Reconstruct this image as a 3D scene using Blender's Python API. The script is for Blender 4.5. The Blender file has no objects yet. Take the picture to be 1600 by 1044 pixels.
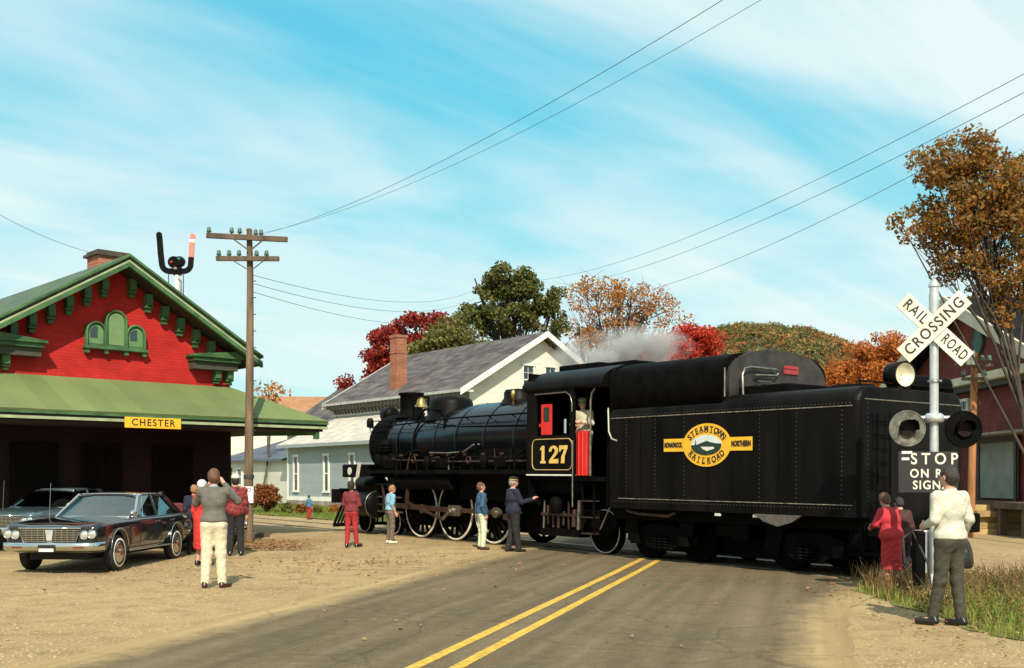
import bpy, bmesh, math, random
import numpy as np
from mathutils import Vector, Matrix, noise

random.seed(7)
RNG = np.random.default_rng(7)
scene = bpy.context.scene
COL = scene.collection
R = math.radians

# ------------------------------------------------------------------ camera
EYE = 1.65                       # eye height above the road, metres
FOC = 1700.0                     # focal length in units of a 1600 wide frame
cam_data = bpy.data.cameras.new("camera")
cam = bpy.data.objects.new("camera", cam_data)
COL.objects.link(cam)
cam.location = (0, 0, EYE)
cam.rotation_euler = (R(90), 0, 0)
cam_data.sensor_width = 36.0
cam_data.lens = 36.0 * FOC / 1600.0
cam_data.shift_y = (748 - 522) / 1600.0
cam_data.clip_start = 0.1
cam_data.clip_end = 6000
scene.camera = cam

# ------------------------------------------------------------------ sky
SUN_EL, SUN_X, SUN_Y = R(41), 0.10, -1.0      # direction TO the sun: behind the camera
world = bpy.data.worlds.new("World")
scene.world = world
world.use_nodes = True
wn = world.node_tree
wn.nodes.clear()
def wnode(t, **k):
    n = wn.nodes.new(t)
    for a, b in k.items():
        setattr(n, a, b)
    return n
sky = wnode("ShaderNodeTexSky", sky_type='NISHITA', sun_disc=False, sun_elevation=SUN_EL,
            sun_rotation=math.atan2(SUN_X, SUN_Y), altitude=200.0, air_density=1.0, dust_density=0.6, ozone_density=1.0)
tc = wnode("ShaderNodeTexCoord")
sep = wnode("ShaderNodeSeparateXYZ")
wn.links.new(tc.outputs["Generated"], sep.inputs[0])
zc = wnode("ShaderNodeMath", operation='MAXIMUM'); zc.inputs[1].default_value = 0.0
wn.links.new(sep.outputs[2], zc.inputs[0])
za = wnode("ShaderNodeMath", operation='ADD'); za.inputs[1].default_value = 0.16
wn.links.new(zc.outputs[0], za.inputs[0])
dx = wnode("ShaderNodeMath", operation='DIVIDE'); wn.links.new(sep.outputs[0], dx.inputs[0]); wn.links.new(za.outputs[0], dx.inputs[1])
dy = wnode("ShaderNodeMath", operation='DIVIDE'); wn.links.new(sep.outputs[1], dy.inputs[0]); wn.links.new(za.outputs[0], dy.inputs[1])
cmb = wnode("ShaderNodeCombineXYZ"); wn.links.new(dx.outputs[0], cmb.inputs[0]); wn.links.new(dy.outputs[0], cmb.inputs[1])
def cloud(rot, scl, nscale, detail, dist, lo, hi, off=(0, 0, 0)):
    mp0 = wnode("ShaderNodeMapping"); mp0.inputs["Rotation"].default_value = (0, 0, rot); mp0.inputs["Location"].default_value = off
    mp1 = wnode("ShaderNodeMapping"); mp1.inputs["Scale"].default_value = scl
    nz = wnode("ShaderNodeTexNoise"); nz.inputs["Scale"].default_value = nscale; nz.inputs["Detail"].default_value = detail
    nz.inputs["Roughness"].default_value = 0.55; nz.inputs["Distortion"].default_value = dist
    rp = wnode("ShaderNodeMapRange", interpolation_type='SMOOTHSTEP'); rp.inputs[1].default_value = lo; rp.inputs[2].default_value = hi
    wn.links.new(cmb.outputs[0], mp0.inputs[0]); wn.links.new(mp0.outputs[0], mp1.inputs[0])
    wn.links.new(mp1.outputs[0], nz.inputs[0]); wn.links.new(nz.outputs[0], rp.inputs[0])
    return rp
c1 = cloud(R(-42), (0.22, 1.6, 1), 1.5, 8, 0.30, 0.42, 0.70, (3.3, 4.2, 0))      # long thin streaks
c2 = cloud(R(-30), (0.55, 1.0, 1), 0.9, 5, 0.4, 0.32, 0.56, (12.4, 2.2, 0))      # broad veil
cm = wnode("ShaderNodeMath", operation='MULTIPLY_ADD'); cm.inputs[1].default_value = 0.50
wn.links.new(c1.outputs[0], cm.inputs[0])
cs = wnode("ShaderNodeMath", operation='MULTIPLY'); cs.inputs[1].default_value = 0.72
wn.links.new(c2.outputs[0], cs.inputs[0]); wn.links.new(cs.outputs[0], cm.inputs[2])
# the clear sky, graded towards the cyan of the print
ssp = wnode("ShaderNodeSeparateColor"); wn.links.new(sky.outputs[0], ssp.inputs[0])
tint = wnode("ShaderNodeCombineColor")
for ch_, (pw, co) in enumerate(((1.0, 0.62), (0.38, 3.30), (0.20, 4.75))):
    pn = wnode("ShaderNodeMath", operation='POWER'); pn.inputs[1].default_value = pw; wn.links.new(ssp.outputs[ch_], pn.inputs[0])
    mn = wnode("ShaderNodeMath", operation='MULTIPLY'); mn.inputs[1].default_value = co; wn.links.new(pn.outputs[0], mn.inputs[0]); wn.links.new(mn.outputs[0], tint.inputs[ch_])
clmp = wnode("ShaderNodeMath", operation='MINIMUM'); clmp.inputs[1].default_value = 0.95
wn.links.new(cm.outputs[0], clmp.inputs[0])
mixc = wnode("ShaderNodeMix", data_type='RGBA')
wn.links.new(clmp.outputs[0], mixc.inputs[0]); wn.links.new(tint.outputs[0], mixc.inputs[6])
mixc.inputs[7].default_value = (6.5, 7.5, 7.5, 1)
bg = wnode("ShaderNodeBackground"); bg.inputs[1].default_value = 0.105
wn.links.new(mixc.outputs[2], bg.inputs[0])
wo = wnode("ShaderNodeOutputWorld"); wn.links.new(bg.outputs[0], wo.inputs[0])

# ------------------------------------------------------------------ sun
sd = bpy.data.lights.new("sun", 'SUN'); sd.energy = 5.0; sd.angle = R(0.53); sd.color = (1.0, 0.90, 0.74)
sun = bpy.data.objects.new("sun", sd); COL.objects.link(sun)
_hl = math.hypot(SUN_X, SUN_Y)
to_sun = Vector((SUN_X / _hl * math.cos(SUN_EL), SUN_Y / _hl * math.cos(SUN_EL), math.sin(SUN_EL)))
sun.rotation_euler = to_sun.to_track_quat('Z', 'Y').to_euler()
sun.location = (0, -30, 40)

scene.view_settings.view_transform = 'Standard'
scene.view_settings.look = 'None'
scene.view_settings.exposure = 0.3
scene.view_settings.gamma = 1.0
scene.view_settings.use_curve_mapping = False

# ------------------------------------------------------------------ places
# The railway runs at a slant: local x = towards the tender's rear, local y = across the track, away from the road side.
PHI = math.atan2(1300, 1700); SN, CS = math.sin(PHI), math.cos(PHI)
TRACK_ANGLE = -(math.pi / 2 - PHI)
def L2W(x, y): return (x * SN + y * CS, -x * CS + y * SN)
def W2L(X, Y): return (X * SN - Y * CS, X * CS + Y * SN)
def zg(X, Y):                                  # ground height: the lot climbs gently towards the station
    x = X * SN - Y * CS
    a = max(0.0, -x - 14)
    return min(0.30, 0.007 * a)
def at(px, py, Y):                             # sight line of the photograph at depth Y
    return Vector(((px - 800) / FOC * Y, Y, EYE + (748 - py) / FOC * Y))
def gp(X, Y): return Vector((X, Y, zg(X, Y)))
YC = 16.4                                      # track centre line, local y
GRADE = 0.007                                  # rise of the track
def zrail(x): return 0.03 + GRADE * (-14 - x)

# ------------------------------------------------------------------ mesh helpers
class MB:
    def __init__(s): s.v = []; s.f = []; s.m = []; s.s = []
    def add(s, vs, fs, mi=0, sm=False):
        b = len(s.v); s.v.extend([tuple(p) for p in vs])
        for f in fs:
            s.f.append(tuple(i + b for i in f)); s.m.append(mi); s.s.append(sm)
        return s
    def box(s, x0, x1, y0, y1, z0, z1, mi=0):
        v = [(x, y, z) for z in (z0, z1) for y in (y0, y1) for x in (x0, x1)]
        return s.add(v, [(0, 2, 3, 1), (4, 5, 7, 6), (0, 1, 5, 4), (2, 6, 7, 3), (0, 4, 6, 2), (1, 3, 7, 5)], mi)
    def bar(s, p0, p1, w, h, up=(0, 0, 1), mi=0):
        p0, p1 = Vector(p0), Vector(p1); d = (p1 - p0).normalized()
        a = d.cross(Vector(up))
        if a.length < 1e-4: a = d.cross(Vector((0, 1, 0)))
        a.normalize(); b = a.cross(d).normalized()
        v = [p + a * (i * w / 2) + b * (j * h / 2) for p in (p0, p1) for j in (-1, 1) for i in (-1, 1)]
        return s.add(v, [(0, 2, 3, 1), (4, 5, 7, 6), (0, 1, 5, 4), (2, 6, 7, 3), (0, 4, 6, 2), (1, 3, 7, 5)], mi)
    def ring(s, pts_list, closed_ends=True, mi=0, sm=True, cyc=True):
        n = len(pts_list[0]); v = [p for r in pts_list for p in r]; f = []
        for k in range(len(pts_list) - 1):
            for i in range(n if cyc else n - 1):
                j = (i + 1) % n
                f.append((k * n + i, k * n + j, (k + 1) * n + j, (k + 1) * n + i))
        s.add(v, f, mi, sm)
        if closed_ends:
            s.add(pts_list[0], [tuple(range(n - 1, -1, -1))], mi); s.add(pts_list[-1], [tuple(range(n))], mi)
        return s
    def frame(s, d):
        d = Vector(d).normalized(); a = d.cross(Vector((0, 0, 1)))
        if a.length < 1e-3: a = Vector((1, 0, 0))
        a.normalize(); return a, a.cross(d).normalized() * -1 if False else d.cross(a).normalized()
    def lathe(s, prof, o, axis, n=24, mi=0, sm=True, caps=True):
        o = Vector(o); d = Vector(axis).normalized(); a, b = s.frame(d)
        rings = []
        for r, h in prof:
            rings.append([o + d * h + a * (max(r, 1e-4) * math.cos(2 * math.pi * i / n)) + b * (max(r, 1e-4) * math.sin(2 * math.pi * i / n)) for i in range(n)])
        return s.ring(rings, caps, mi, sm)
    def cyl(s, p0, p1, r0, r1=None, n=14, mi=0, sm=True):
        p0, p1 = Vector(p0), Vector(p1); r1 = r0 if r1 is None else r1
        return s.lathe([(r0, 0), (r1, (p1 - p0).length)], p0, p1 - p0, n, mi, sm)
    def tube(s, pts, r, n=8, mi=0):
        pts = [Vector(p) for p in pts]; rings = []; a = None
        for i, p in enumerate(pts):
            d = (pts[min(i + 1, len(pts) - 1)] - pts[max(i - 1, 0)])
            if d.length < 1e-6: d = Vector((0, 0, 1))
            d.normalize()
            if a is None: a, b = s.frame(d)
            else:                                     # carry the frame along so that the tube never twists
                a = a - d * a.dot(d)
                if a.length < 1e-4: a, b = s.frame(d)
                a.normalize(); b = d.cross(a)
            rr = r[i] if isinstance(r, (list, tuple)) else r
            rings.append([p + a * (rr * math.cos(2 * math.pi * k / n)) + b * (rr * math.sin(2 * math.pi * k / n)) for k in range(n)])
        return s.ring(rings, True, mi, True)
    def ell(s, c, rad, nu=14, nv=8, mi=0):
        c = Vector(c); rx, ry, rz = rad if isinstance(rad, (tuple, list)) else (rad,) * 3
        v = [c + Vector((0, 0, -rz))]
        for k in range(1, nv):
            t = -math.pi / 2 + math.pi * k / nv
            for i in range(nu):
                a = 2 * math.pi * i / nu
                v.append(c + Vector((rx * math.cos(t) * math.cos(a), ry * math.cos(t) * math.sin(a), rz * math.sin(t))))
        v.append(c + Vector((0, 0, rz))); f = []
        for i in range(nu): f.append((0, 1 + (i + 1) % nu, 1 + i))
        for k in range(nv - 2):
            for i in range(nu):
                j = (i + 1) % nu; f.append((1 + k * nu + i, 1 + k * nu + j, 1 + (k + 1) * nu + j, 1 + (k + 1) * nu + i))
        b = 1 + (nv - 2) * nu
        for i in range(nu): f.append((b + i, b + (i + 1) % nu, len(v) - 1))
        return s.add(v, f, mi, True)
    def torus(s, c, axis, Rr, r, n=32, m=8, mi=0, a0=0.0, a1=2 * math.pi):
        c = Vector(c); d = Vector(axis).normalized(); a, b = s.frame(d); rings = []
        full = abs(a1 - a0 - 2 * math.pi) < 1e-6; cnt = n if full else n + 1
        for i in range(cnt):
            t = a0 + (a1 - a0) * i / n; e = a * math.cos(t) + b * math.sin(t)
            rings.append([c + e * (Rr + r * math.cos(2 * math.pi * k / m)) + d * (r * math.sin(2 * math.pi * k / m)) for k in range(m)])
        if full: rings.append(rings[0])
        return s.ring(rings, not full, mi, True)
    def prism(s, poly, o, u, v, w, mi=0):            # polygon in the (u, v) plane pushed along the vector w
        o, u, v, w = Vector(o), Vector(u), Vector(v), Vector(w); n = len(poly)
        A = [o + u * p[0] + v * p[1] for p in poly]; B = [p + w for p in A]
        fs = [tuple(range(n - 1, -1, -1)), tuple(range(n, 2 * n))]
        fs += [(i, (i + 1) % n, n + (i + 1) % n, n + i) for i in range(n)]
        return s.add(A + B, fs, mi)
    def mesh(s, name):
        me = bpy.data.meshes.new(name); me.from_pydata(s.v, [], s.f); me.update()
        me.polygons.foreach_set("material_index", s.m); me.polygons.foreach_set("use_smooth", s.s)
        bm = bmesh.new(); bm.from_mesh(me); bmesh.ops.recalc_face_normals(bm, faces=bm.faces); bm.to_mesh(me); bm.free()
        return me
    def build(s, name, mats, parent=None, bevel=0.0, loc=None):
        me = s.mesh(name)
        for m in (mats if isinstance(mats, (list, tuple)) else [mats]): me.materials.append(m)
        o = bpy.data.objects.new(name, me); COL.objects.link(o); o.parent = parent
        if loc is not None: o.location = loc
        if bevel:
            b = o.modifiers.new("edge", 'BEVEL'); b.width = bevel; b.segments = 2; b.limit_method = 'ANGLE'; b.angle_limit = R(50)
        return o

def raw_mesh(name, V, F, mats, parent=None, smooth=False, loc=None):
    me = bpy.data.meshes.new(name)
    V = np.asarray(V, dtype=np.float32); F = np.asarray(F, dtype=np.int32)
    k = F.shape[1]
    me.vertices.add(len(V)); me.vertices.foreach_set("co", V.ravel())
    me.loops.add(F.size); me.loops.foreach_set("vertex_index", F.ravel())
    me.polygons.add(len(F)); me.polygons.foreach_set("loop_start", np.arange(0, F.size, k, dtype=np.int32))
    me.polygons.foreach_set("loop_total", np.full(len(F), k, dtype=np.int32))
    if smooth: me.polygons.foreach_set("use_smooth", np.ones(len(F), dtype=bool))
    me.update(); me.validate()
    for m in (mats if isinstance(mats, (list, tuple)) else [mats]): me.materials.append(m)
    o = bpy.data.objects.new(name, me); COL.objects.link(o); o.parent = parent
    if loc is not None: o.location = loc
    return o

def tag(o, label=None, cat=None, group=None, kind=None):
    if label: o["label"] = label
    if cat: o["category"] = cat
    if group: o["group"] = group
    if kind: o["kind"] = kind
    return o
def empty(name, loc=(0, 0, 0), rz=0.0, label=None, cat=None, group=None, scale=1.0):
    o = bpy.data.objects.new(name, None); COL.objects.link(o); o.empty_display_size = 0.2
    o.location = loc; o.rotation_euler = (0, 0, rz); o.scale = (scale,) * 3
    return tag(o, label, cat, group)
def share(o, name, parent, loc, rot=(0, 0, 0), scale=(1, 1, 1)):      # another piece with the same mesh
    c = o.copy(); c.name = name; COL.objects.link(c); c.parent = parent; c.location = loc; c.rotation_euler = rot; c.scale = scale
    return c
def text_mesh(body, size, weight=0.0, spacing=1.0, width=1.0, depth=0.004):
    cu = bpy.data.curves.new("lettering", 'FONT'); cu.body = body; cu.size = size; cu.offset = weight
    cu.align_x = 'CENTER'; cu.align_y = 'CENTER'; cu.space_character = spacing; cu.extrude = depth
    cu.resolution_u = 4
    o = bpy.data.objects.new("lettering_source", cu); COL.objects.link(o)
    dg = bpy.context.evaluated_depsgraph_get(); me = bpy.data.meshes.new_from_object(o.evaluated_get(dg))
    COL.objects.unlink(o); bpy.data.objects.remove(o)
    if width != 1.0:
        for v in me.vertices: v.co.x *= width
    return me
def put_text(name, body, size, mat_, parent, M, fit=None, **k):       # M: letters lie in its x (right) / y (up) plane
    me = text_mesh(body, size, **k)
    if fit:
        xs0 = [v.co.x for v in me.vertices]; lo_, hi_ = min(xs0), max(xs0)
        for v in me.vertices: v.co.x = (v.co.x - (lo_ + hi_) / 2) * fit / (hi_ - lo_)
    me.transform(M); me.materials.clear(); me.materials.append(mat_)
    o = bpy.data.objects.new(name, me); COL.objects.link(o); o.parent = parent
    return o
def plane_matrix(o, u, v):
    u, v = Vector(u).normalized(), Vector(v).normalized(); w = u.cross(v); o = Vector(o)
    return Matrix(((u.x, v.x, w.x, o.x), (u.y, v.y, w.y, o.y), (u.z, v.z, w.z, o.z), (0, 0, 0, 1)))

# ------------------------------------------------------------------ materials
def mat(name, col, rough=0.7, metal=0.0, var=0.12, scale=6.0, bump=0.0, bscale=None, col2=None, spec=0.5, coat=0.0, detail=5.0, stretch=None, island=0.0):
    m = bpy.data.materials.new(name); m.use_nodes = True; nt = m.node_tree; b = nt.nodes["Principled BSDF"]
    b.inputs["Roughness"].default_value = rough; b.inputs["Metallic"].default_value = metal
    b.inputs["Specular IOR Level"].default_value = spec; b.inputs["Coat Weight"].default_value = coat; b.inputs["Coat Roughness"].default_value = 0.06
    t = nt.nodes.new("ShaderNodeTexCoord"); src = t.outputs["Object"]
    if stretch:
        mp = nt.nodes.new("ShaderNodeMapping"); mp.inputs["Scale"].default_value = stretch; nt.links.new(src, mp.inputs[0]); src = mp.outputs[0]
    nz = nt.nodes.new("ShaderNodeTexNoise"); nz.inputs["Scale"].default_value = scale; nz.inputs["Detail"].default_value = detail
    nt.links.new(src, nz.inputs[0])
    c = Vector(col); a = tuple(max(0, x * (1 - var)) for x in c); d = col2 or tuple(min(1, x * (1 + var)) for x in c)
    rp = nt.nodes.new("ShaderNodeValToRGB"); rp.color_ramp.elements[0].position = 0.34; rp.color_ramp.elements[1].position = 0.66
    rp.color_ramp.elements[0].color = (*a, 1); rp.color_ramp.elements[1].color = (*d, 1)
    nt.links.new(nz.outputs[0], rp.inputs[0]); out = rp.outputs[0]
    if island:
        ge = nt.nodes.new("ShaderNodeObjectInfo"); hs = nt.nodes.new("ShaderNodeHueSaturation")
        mr = nt.nodes.new("ShaderNodeMapRange"); mr.inputs[3].default_value = 1 - island; mr.inputs[4].default_value = 1 + island
        nt.links.new(ge.outputs["Random"], mr.inputs[0]); nt.links.new(mr.outputs[0], hs.inputs["Value"]); nt.links.new(out, hs.inputs["Color"]); out = hs.outputs[0]
    nt.links.new(out, b.inputs["Base Color"])
    if bump:
        n2 = nt.nodes.new("ShaderNodeTexNoise"); n2.inputs["Scale"].default_value = bscale or scale * 5; n2.inputs["Detail"].default_value = 6
        nt.links.new(src, n2.inputs[0])
        bp = nt.nodes.new("ShaderNodeBump"); bp.inputs["Strength"].default_value = bump; bp.inputs["Distance"].default_value = 0.03
        nt.links.new(n2.outputs[0], bp.inputs["Height"]); nt.links.new(bp.outputs[0], b.inputs["Normal"])
    return m
def course_mat(name, col, along, step, depth=0.5, var=0.18, rough=0.8, scale=3.0, col2=None, bricks=None):
    """boards, shingles or bricks too small to pick apart: relief in courses; along = vector giving the height of a course"""
    m = mat(name, col, rough, var=var, scale=scale, col2=col2); nt = m.node_tree; b = nt.nodes["Principled BSDF"]
    t = nt.nodes.new("ShaderNodeTexCoord"); dt = nt.nodes.new("ShaderNodeVectorMath"); dt.operation = 'DOT_PRODUCT'; dt.inputs[1].default_value = along
    nt.links.new(t.outputs["Object"], dt.inputs[0])
    mu = nt.nodes.new("ShaderNodeMath"); mu.operation = 'DIVIDE'; mu.inputs[1].default_value = step; nt.links.new(dt.outputs["Value"], mu.inputs[0])
    fr = nt.nodes.new("ShaderNodeMath"); fr.operation = 'FRACT'; nt.links.new(mu.outputs[0], fr.inputs[0])
    h = fr.outputs[0]
    bp = nt.nodes.new("ShaderNodeBump"); bp.inputs["Strength"].default_value = depth; bp.inputs["Distance"].default_value = 0.03
    nt.links.new(h, bp.inputs["Height"]); nt.links.new(bp.outputs[0], b.inputs["Normal"])
    # each course a little different
    fl = nt.nodes.new("ShaderNodeMath"); fl.operation = 'FLOOR'; nt.links.new(mu.outputs[0], fl.inputs[0])
    cx = nt.nodes.new("ShaderNodeVectorMath"); cx.operation = 'SCALE'; nt.links.new(t.outputs["Object"], cx.inputs[0]); cx.inputs["Scale"].default_value = (bricks or 1.4)
    cb = nt.nodes.new("ShaderNodeVectorMath"); cb.operation = 'FLOOR'; nt.links.new(cx.outputs[0], cb.inputs[0])
    sx = nt.nodes.new("ShaderNodeSeparateXYZ"); nt.links.new(cb.outputs[0], sx.inputs[0])
    ad = nt.nodes.new("ShaderNodeMath"); ad.operation = 'ADD'; nt.links.new(sx.outputs[0], ad.inputs[0]); nt.links.new(sx.outputs[1], ad.inputs[1])
    cc = nt.nodes.new("ShaderNodeCombineXYZ"); nt.links.new(fl.outputs[0], cc.inputs[0]); nt.links.new(ad.outputs[0], cc.inputs[1])
    wnz = nt.nodes.new("ShaderNodeTexWhiteNoise"); nt.links.new(cc.outputs[0], wnz.inputs[0])
    mr = nt.nodes.new("ShaderNodeMapRange"); mr.inputs[3].default_value = 1 - var; mr.inputs[4].default_value = 1 + var
    nt.links.new(wnz.outputs["Value"], mr.inputs[0])
    hs = nt.nodes.new("ShaderNodeHueSaturation"); src = b.inputs["Base Color"].links[0].from_socket
    nt.links.new(src, hs.inputs["Color"]); nt.links.new(mr.outputs[0], hs.inputs["Value"]); nt.links.new(hs.outputs[0], b.inputs["Base Color"])
    return m
def leaf_mat(name, cols, rough=0.6, trans=0.35):
    m = bpy.data.materials.new(name); m.use_nodes = True; nt = m.node_tree; b = nt.nodes["Principled BSDF"]
    g = nt.nodes.new("ShaderNodeNewGeometry"); rp = nt.nodes.new("ShaderNodeValToRGB"); rp.color_ramp.interpolation = 'LINEAR'
    while len(rp.color_ramp.elements) < len(cols): rp.color_ramp.elements.new(0.5)
    for i, c in enumerate(cols):
        rp.color_ramp.elements[i].position = i / max(1, len(cols) - 1); rp.color_ramp.elements[i].color = (*c, 1)
    nt.links.new(g.outputs["Random Per Island"], rp.inputs[0]); nt.links.new(rp.outputs[0], b.inputs["Base Color"])
    b.inputs["Roughness"].default_value = rough; b.inputs["Specular IOR Level"].default_value = 0.25
    tr = nt.nodes.new("ShaderNodeBsdfTranslucent"); nt.links.new(rp.outputs[0], tr.inputs[0])
    mx = nt.nodes.new("ShaderNodeMixShader"); mx.inputs[0].default_value = trans
    o = nt.nodes["Material Output"]; nt.links.new(b.outputs[0], mx.inputs[1]); nt.links.new(tr.outputs[0], mx.inputs[2]); nt.links.new(mx.outputs[0], o.inputs[0])
    return m
def glass_mat(name, col=(0.02, 0.03, 0.03), rough=0.05):
    m = mat(name, col, rough, var=0.05, spec=0.8); return m

M_white = mat("white_paint", (0.72, 0.70, 0.62), 0.6, var=0.10, scale=2.0, bump=0.05)
M_green = mat("green_trim_paint", (0.050, 0.118, 0.045), 0.6, var=0.35, scale=2.5, bump=0.1, spec=0.3)
M_cream_green = mat("pale_green_moulding", (0.30, 0.35, 0.19), 0.6, var=0.2, scale=3)
M_dark = mat("shaded_pane", (0.006, 0.005, 0.0045), 0.9, var=0.2, spec=0.05)
M_black = mat("locomotive_black", (0.0032, 0.0028, 0.0026), 0.45, var=0.55, scale=2.4, bump=0.10, bscale=9, spec=0.09, stretch=(1, 1, 0.22), col2=(0.0075, 0.0058, 0.0045), detail=9)
M_blackd = mat("sooty_black", (0.0028, 0.0024, 0.0022), 0.7, var=0.5, scale=5.0, bump=0.1, bscale=40, spec=0.06)
M_boiler = mat("boiler_jacket", (0.0022, 0.0032, 0.0048), 0.22, var=0.3, scale=2.0, bump=0.05, bscale=10, spec=0.42, coat=0.0)
M_steel = mat("worn_steel", (0.30, 0.26, 0.21), 0.38, metal=0.85, var=0.3, scale=9)
M_rodred = mat("oily_rod_steel", (0.055, 0.028, 0.02), 0.45, metal=0.3, var=0.3, scale=6)
M_brass = mat("worn_brass", (0.45, 0.30, 0.10), 0.35, metal=0.9, var=0.3, scale=9)
M_tyre_white = mat("whitewashed_tyre", (0.62, 0.58, 0.48), 0.6, var=0.2, scale=12)
M_red = mat("signal_red_paint", (0.60, 0.025, 0.018), 0.5, var=0.12, scale=8)
M_yellow = mat("gold_yellow_paint", (0.80, 0.42, 0.02), 0.5, var=0.06, scale=6)
M_gold = mat("gold_leaf_paint", (0.72, 0.47, 0.12), 0.45, var=0.1, scale=12)
M_goldline = mat("gold_striping", (0.50, 0.34, 0.11), 0.5, var=0.1, scale=12)
M_letterblk = mat("sign_black_paint", (0.012, 0.010, 0.010), 0.6, var=0.1)
M_silver = mat("aluminium_paint", (0.55, 0.56, 0.55), 0.36, metal=0.55, var=0.15, scale=7)
M_chrome = mat("chrome_trim", (0.62, 0.62, 0.60), 0.12, metal=1.0, var=0.05, scale=4)
M_wood = mat("weathered_wood", (0.09, 0.06, 0.038), 0.85, var=0.35, scale=5, bump=0.4, stretch=(1, 1, 0.15))
M_pole = mat("pole_wood", (0.135, 0.09, 0.052), 0.85, var=0.45, scale=9, bump=0.6, stretch=(1, 1, 0.12))
M_insul = mat("green_glass_insulator", (0.06, 0.11, 0.08), 0.2, var=0.1)
M_wire = mat("weathered_wire", (0.035, 0.032, 0.03), 0.7, var=0.1)
M_pane = glass_mat("window_glass")
M_ink = mat("printed_ink", (0.03, 0.03, 0.03), 0.8, var=0.1)
# ================================================================== THE SETTING
def ground_mat(name, cA, cB, cC, rough=0.95, s1=0.35, s2=9.0, s3=60.0, bump=0.5):
    m = bpy.data.materials.new(name); m.use_nodes = True; nt = m.node_tree; b = nt.nodes["Principled BSDF"]
    b.inputs["Roughness"].default_value = rough; b.inputs["Specular IOR Level"].default_value = 0.2
    t = nt.nodes.new("ShaderNodeTexCoord")
    def nz(sc, det=6, ro=0.6):
        n = nt.nodes.new("ShaderNodeTexNoise"); n.inputs["Scale"].default_value = sc; n.inputs["Detail"].default_value = det
        n.inputs["Roughness"].default_value = ro; nt.links.new(t.outputs["Object"], n.inputs[0]); return n
    n1, n2, n3 = nz(s1), nz(s2), nz(s3, 3)
    def ramp(n, lo, hi):
        r = nt.nodes.new("ShaderNodeMapRange"); r.inputs[1].default_value = lo; r.inputs[2].default_value = hi; nt.links.new(n.outputs[0], r.inputs[0]); return r
    m1 = nt.nodes.new("ShaderNodeMix"); m1.data_type = 'RGBA'; m1.inputs[6].default_value = (*cA, 1); m1.inputs[7].default_value = (*cB, 1)
    nt.links.new(ramp(n1, 0.38, 0.62).outputs[0], m1.inputs[0])
    m2 = nt.nodes.new("ShaderNodeMix"); m2.data_type = 'RGBA'; m2.inputs[7].default_value = (*cC, 1)
    r2 = ramp(n2, 0.48, 0.76); nt.links.new(r2.outputs[0], m2.inputs[0]); nt.links.new(m1.outputs[2], m2.inputs[6])
    hs = nt.nodes.new("ShaderNodeHueSaturation"); r3 = ramp(n3, 0.3, 0.7); r3.inputs[3].default_value = 0.72; r3.inputs[4].default_value = 1.28
    nt.links.new(r3.outputs[0], hs.inputs["Value"]); nt.links.new(m2.outputs[2], hs.inputs["Color"]); nt.links.new(hs.outputs[0], b.inputs["Base Color"])
    bp = nt.nodes.new("ShaderNodeBump"); bp.inputs["Strength"].default_value = bump; bp.inputs["Distance"].default_value = 0.02
    nt.links.new(n3.outputs[0], bp.inputs["Height"]); nt.links.new(bp.outputs[0], b.inputs["Normal"])
    return m
M_dirt = ground_mat("packed_gravel_lot", (0.375, 0.268, 0.135), (0.31, 0.222, 0.112), (0.21, 0.145, 0.075), s1=0.35, s2=2.2, s3=26.0, bump=0.8)
M_asph = ground_mat("worn_asphalt", (0.145, 0.108, 0.062), (0.112, 0.085, 0.05), (0.168, 0.128, 0.075), s1=0.5, s2=6.0, s3=70.0, bump=0.35)
M_lawn = ground_mat("lawn_soil", (0.12, 0.15, 0.03), (0.17, 0.17, 0.05), (0.20, 0.17, 0.07), s1=0.5, s2=3.0, s3=30.0)
M_ballast = ground_mat("dark_cinder_ballast", (0.07, 0.06, 0.05), (0.10, 0.085, 0.065), (0.14, 0.12, 0.09), s1=1.0, s2=10.0, s3=50.0)
M_line = mat("yellow_road_paint", (0.55, 0.33, 0.03), 0.75, var=0.25, scale=14, col2=(0.66, 0.42, 0.05))

# ground sheet, finer near the camera
def axis_lines(lo, hi, f0, f1, st):
    a = list(np.arange(f0, f1 + 1e-6, st)); x = f1; d = st
    while x < hi: d *= 1.5; x += d; a.append(min(x, hi))
    x = f0; d = st; b = []
    while x > lo: d *= 1.5; x -= d; b.append(max(x, lo))
    return np.array(b[::-1] + a)
gx = axis_lines(-1600, 1600, -24, 22, 0.5); gy = axis_lines(-60, 2600, 0, 60, 0.5)
GX, GY = np.meshgrid(gx, gy, indexing='ij')
def lot_relief(X, Y):       # gentle unevenness of the unpaved ground, none on the carriageway
    d = abs((X + 0.11) * 0.9637 - (Y - 11.36) * 0.267)
    k = min(1, max(0, (d - 3.6) / 1.2))
    yl = X * CS + Y * SN
    k *= min(1, max(0, (abs(yl - YC) - 1.6) / 0.8))
    return k * (0.035 * noise.noise((X * 0.45, Y * 0.3, 0.2)) + 0.012 * noise.noise((X * 2.0, Y * 1.6, 3.1)))
def zs(X, Y): return zg(X, Y) + (lot_relief(X, Y) if -30 < X < 30 and 0 < Y < 70 else 0.0)
V = [(X, Y, zs(X, Y)) for X, Y in zip(GX.ravel(), GY.ravel())]
nx, ny = GX.shape; F = []
for i in range(nx - 1):
    for j in range(ny - 1): F.append((i * ny + j, (i + 1) * ny + j, (i + 1) * ny + j + 1, i * ny + j + 1))
ground = raw_mesh("ground", V, F, M_dirt, smooth=True)
tag(ground, "tan packed gravel lot around the station", "ground", kind="structure")

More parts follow.
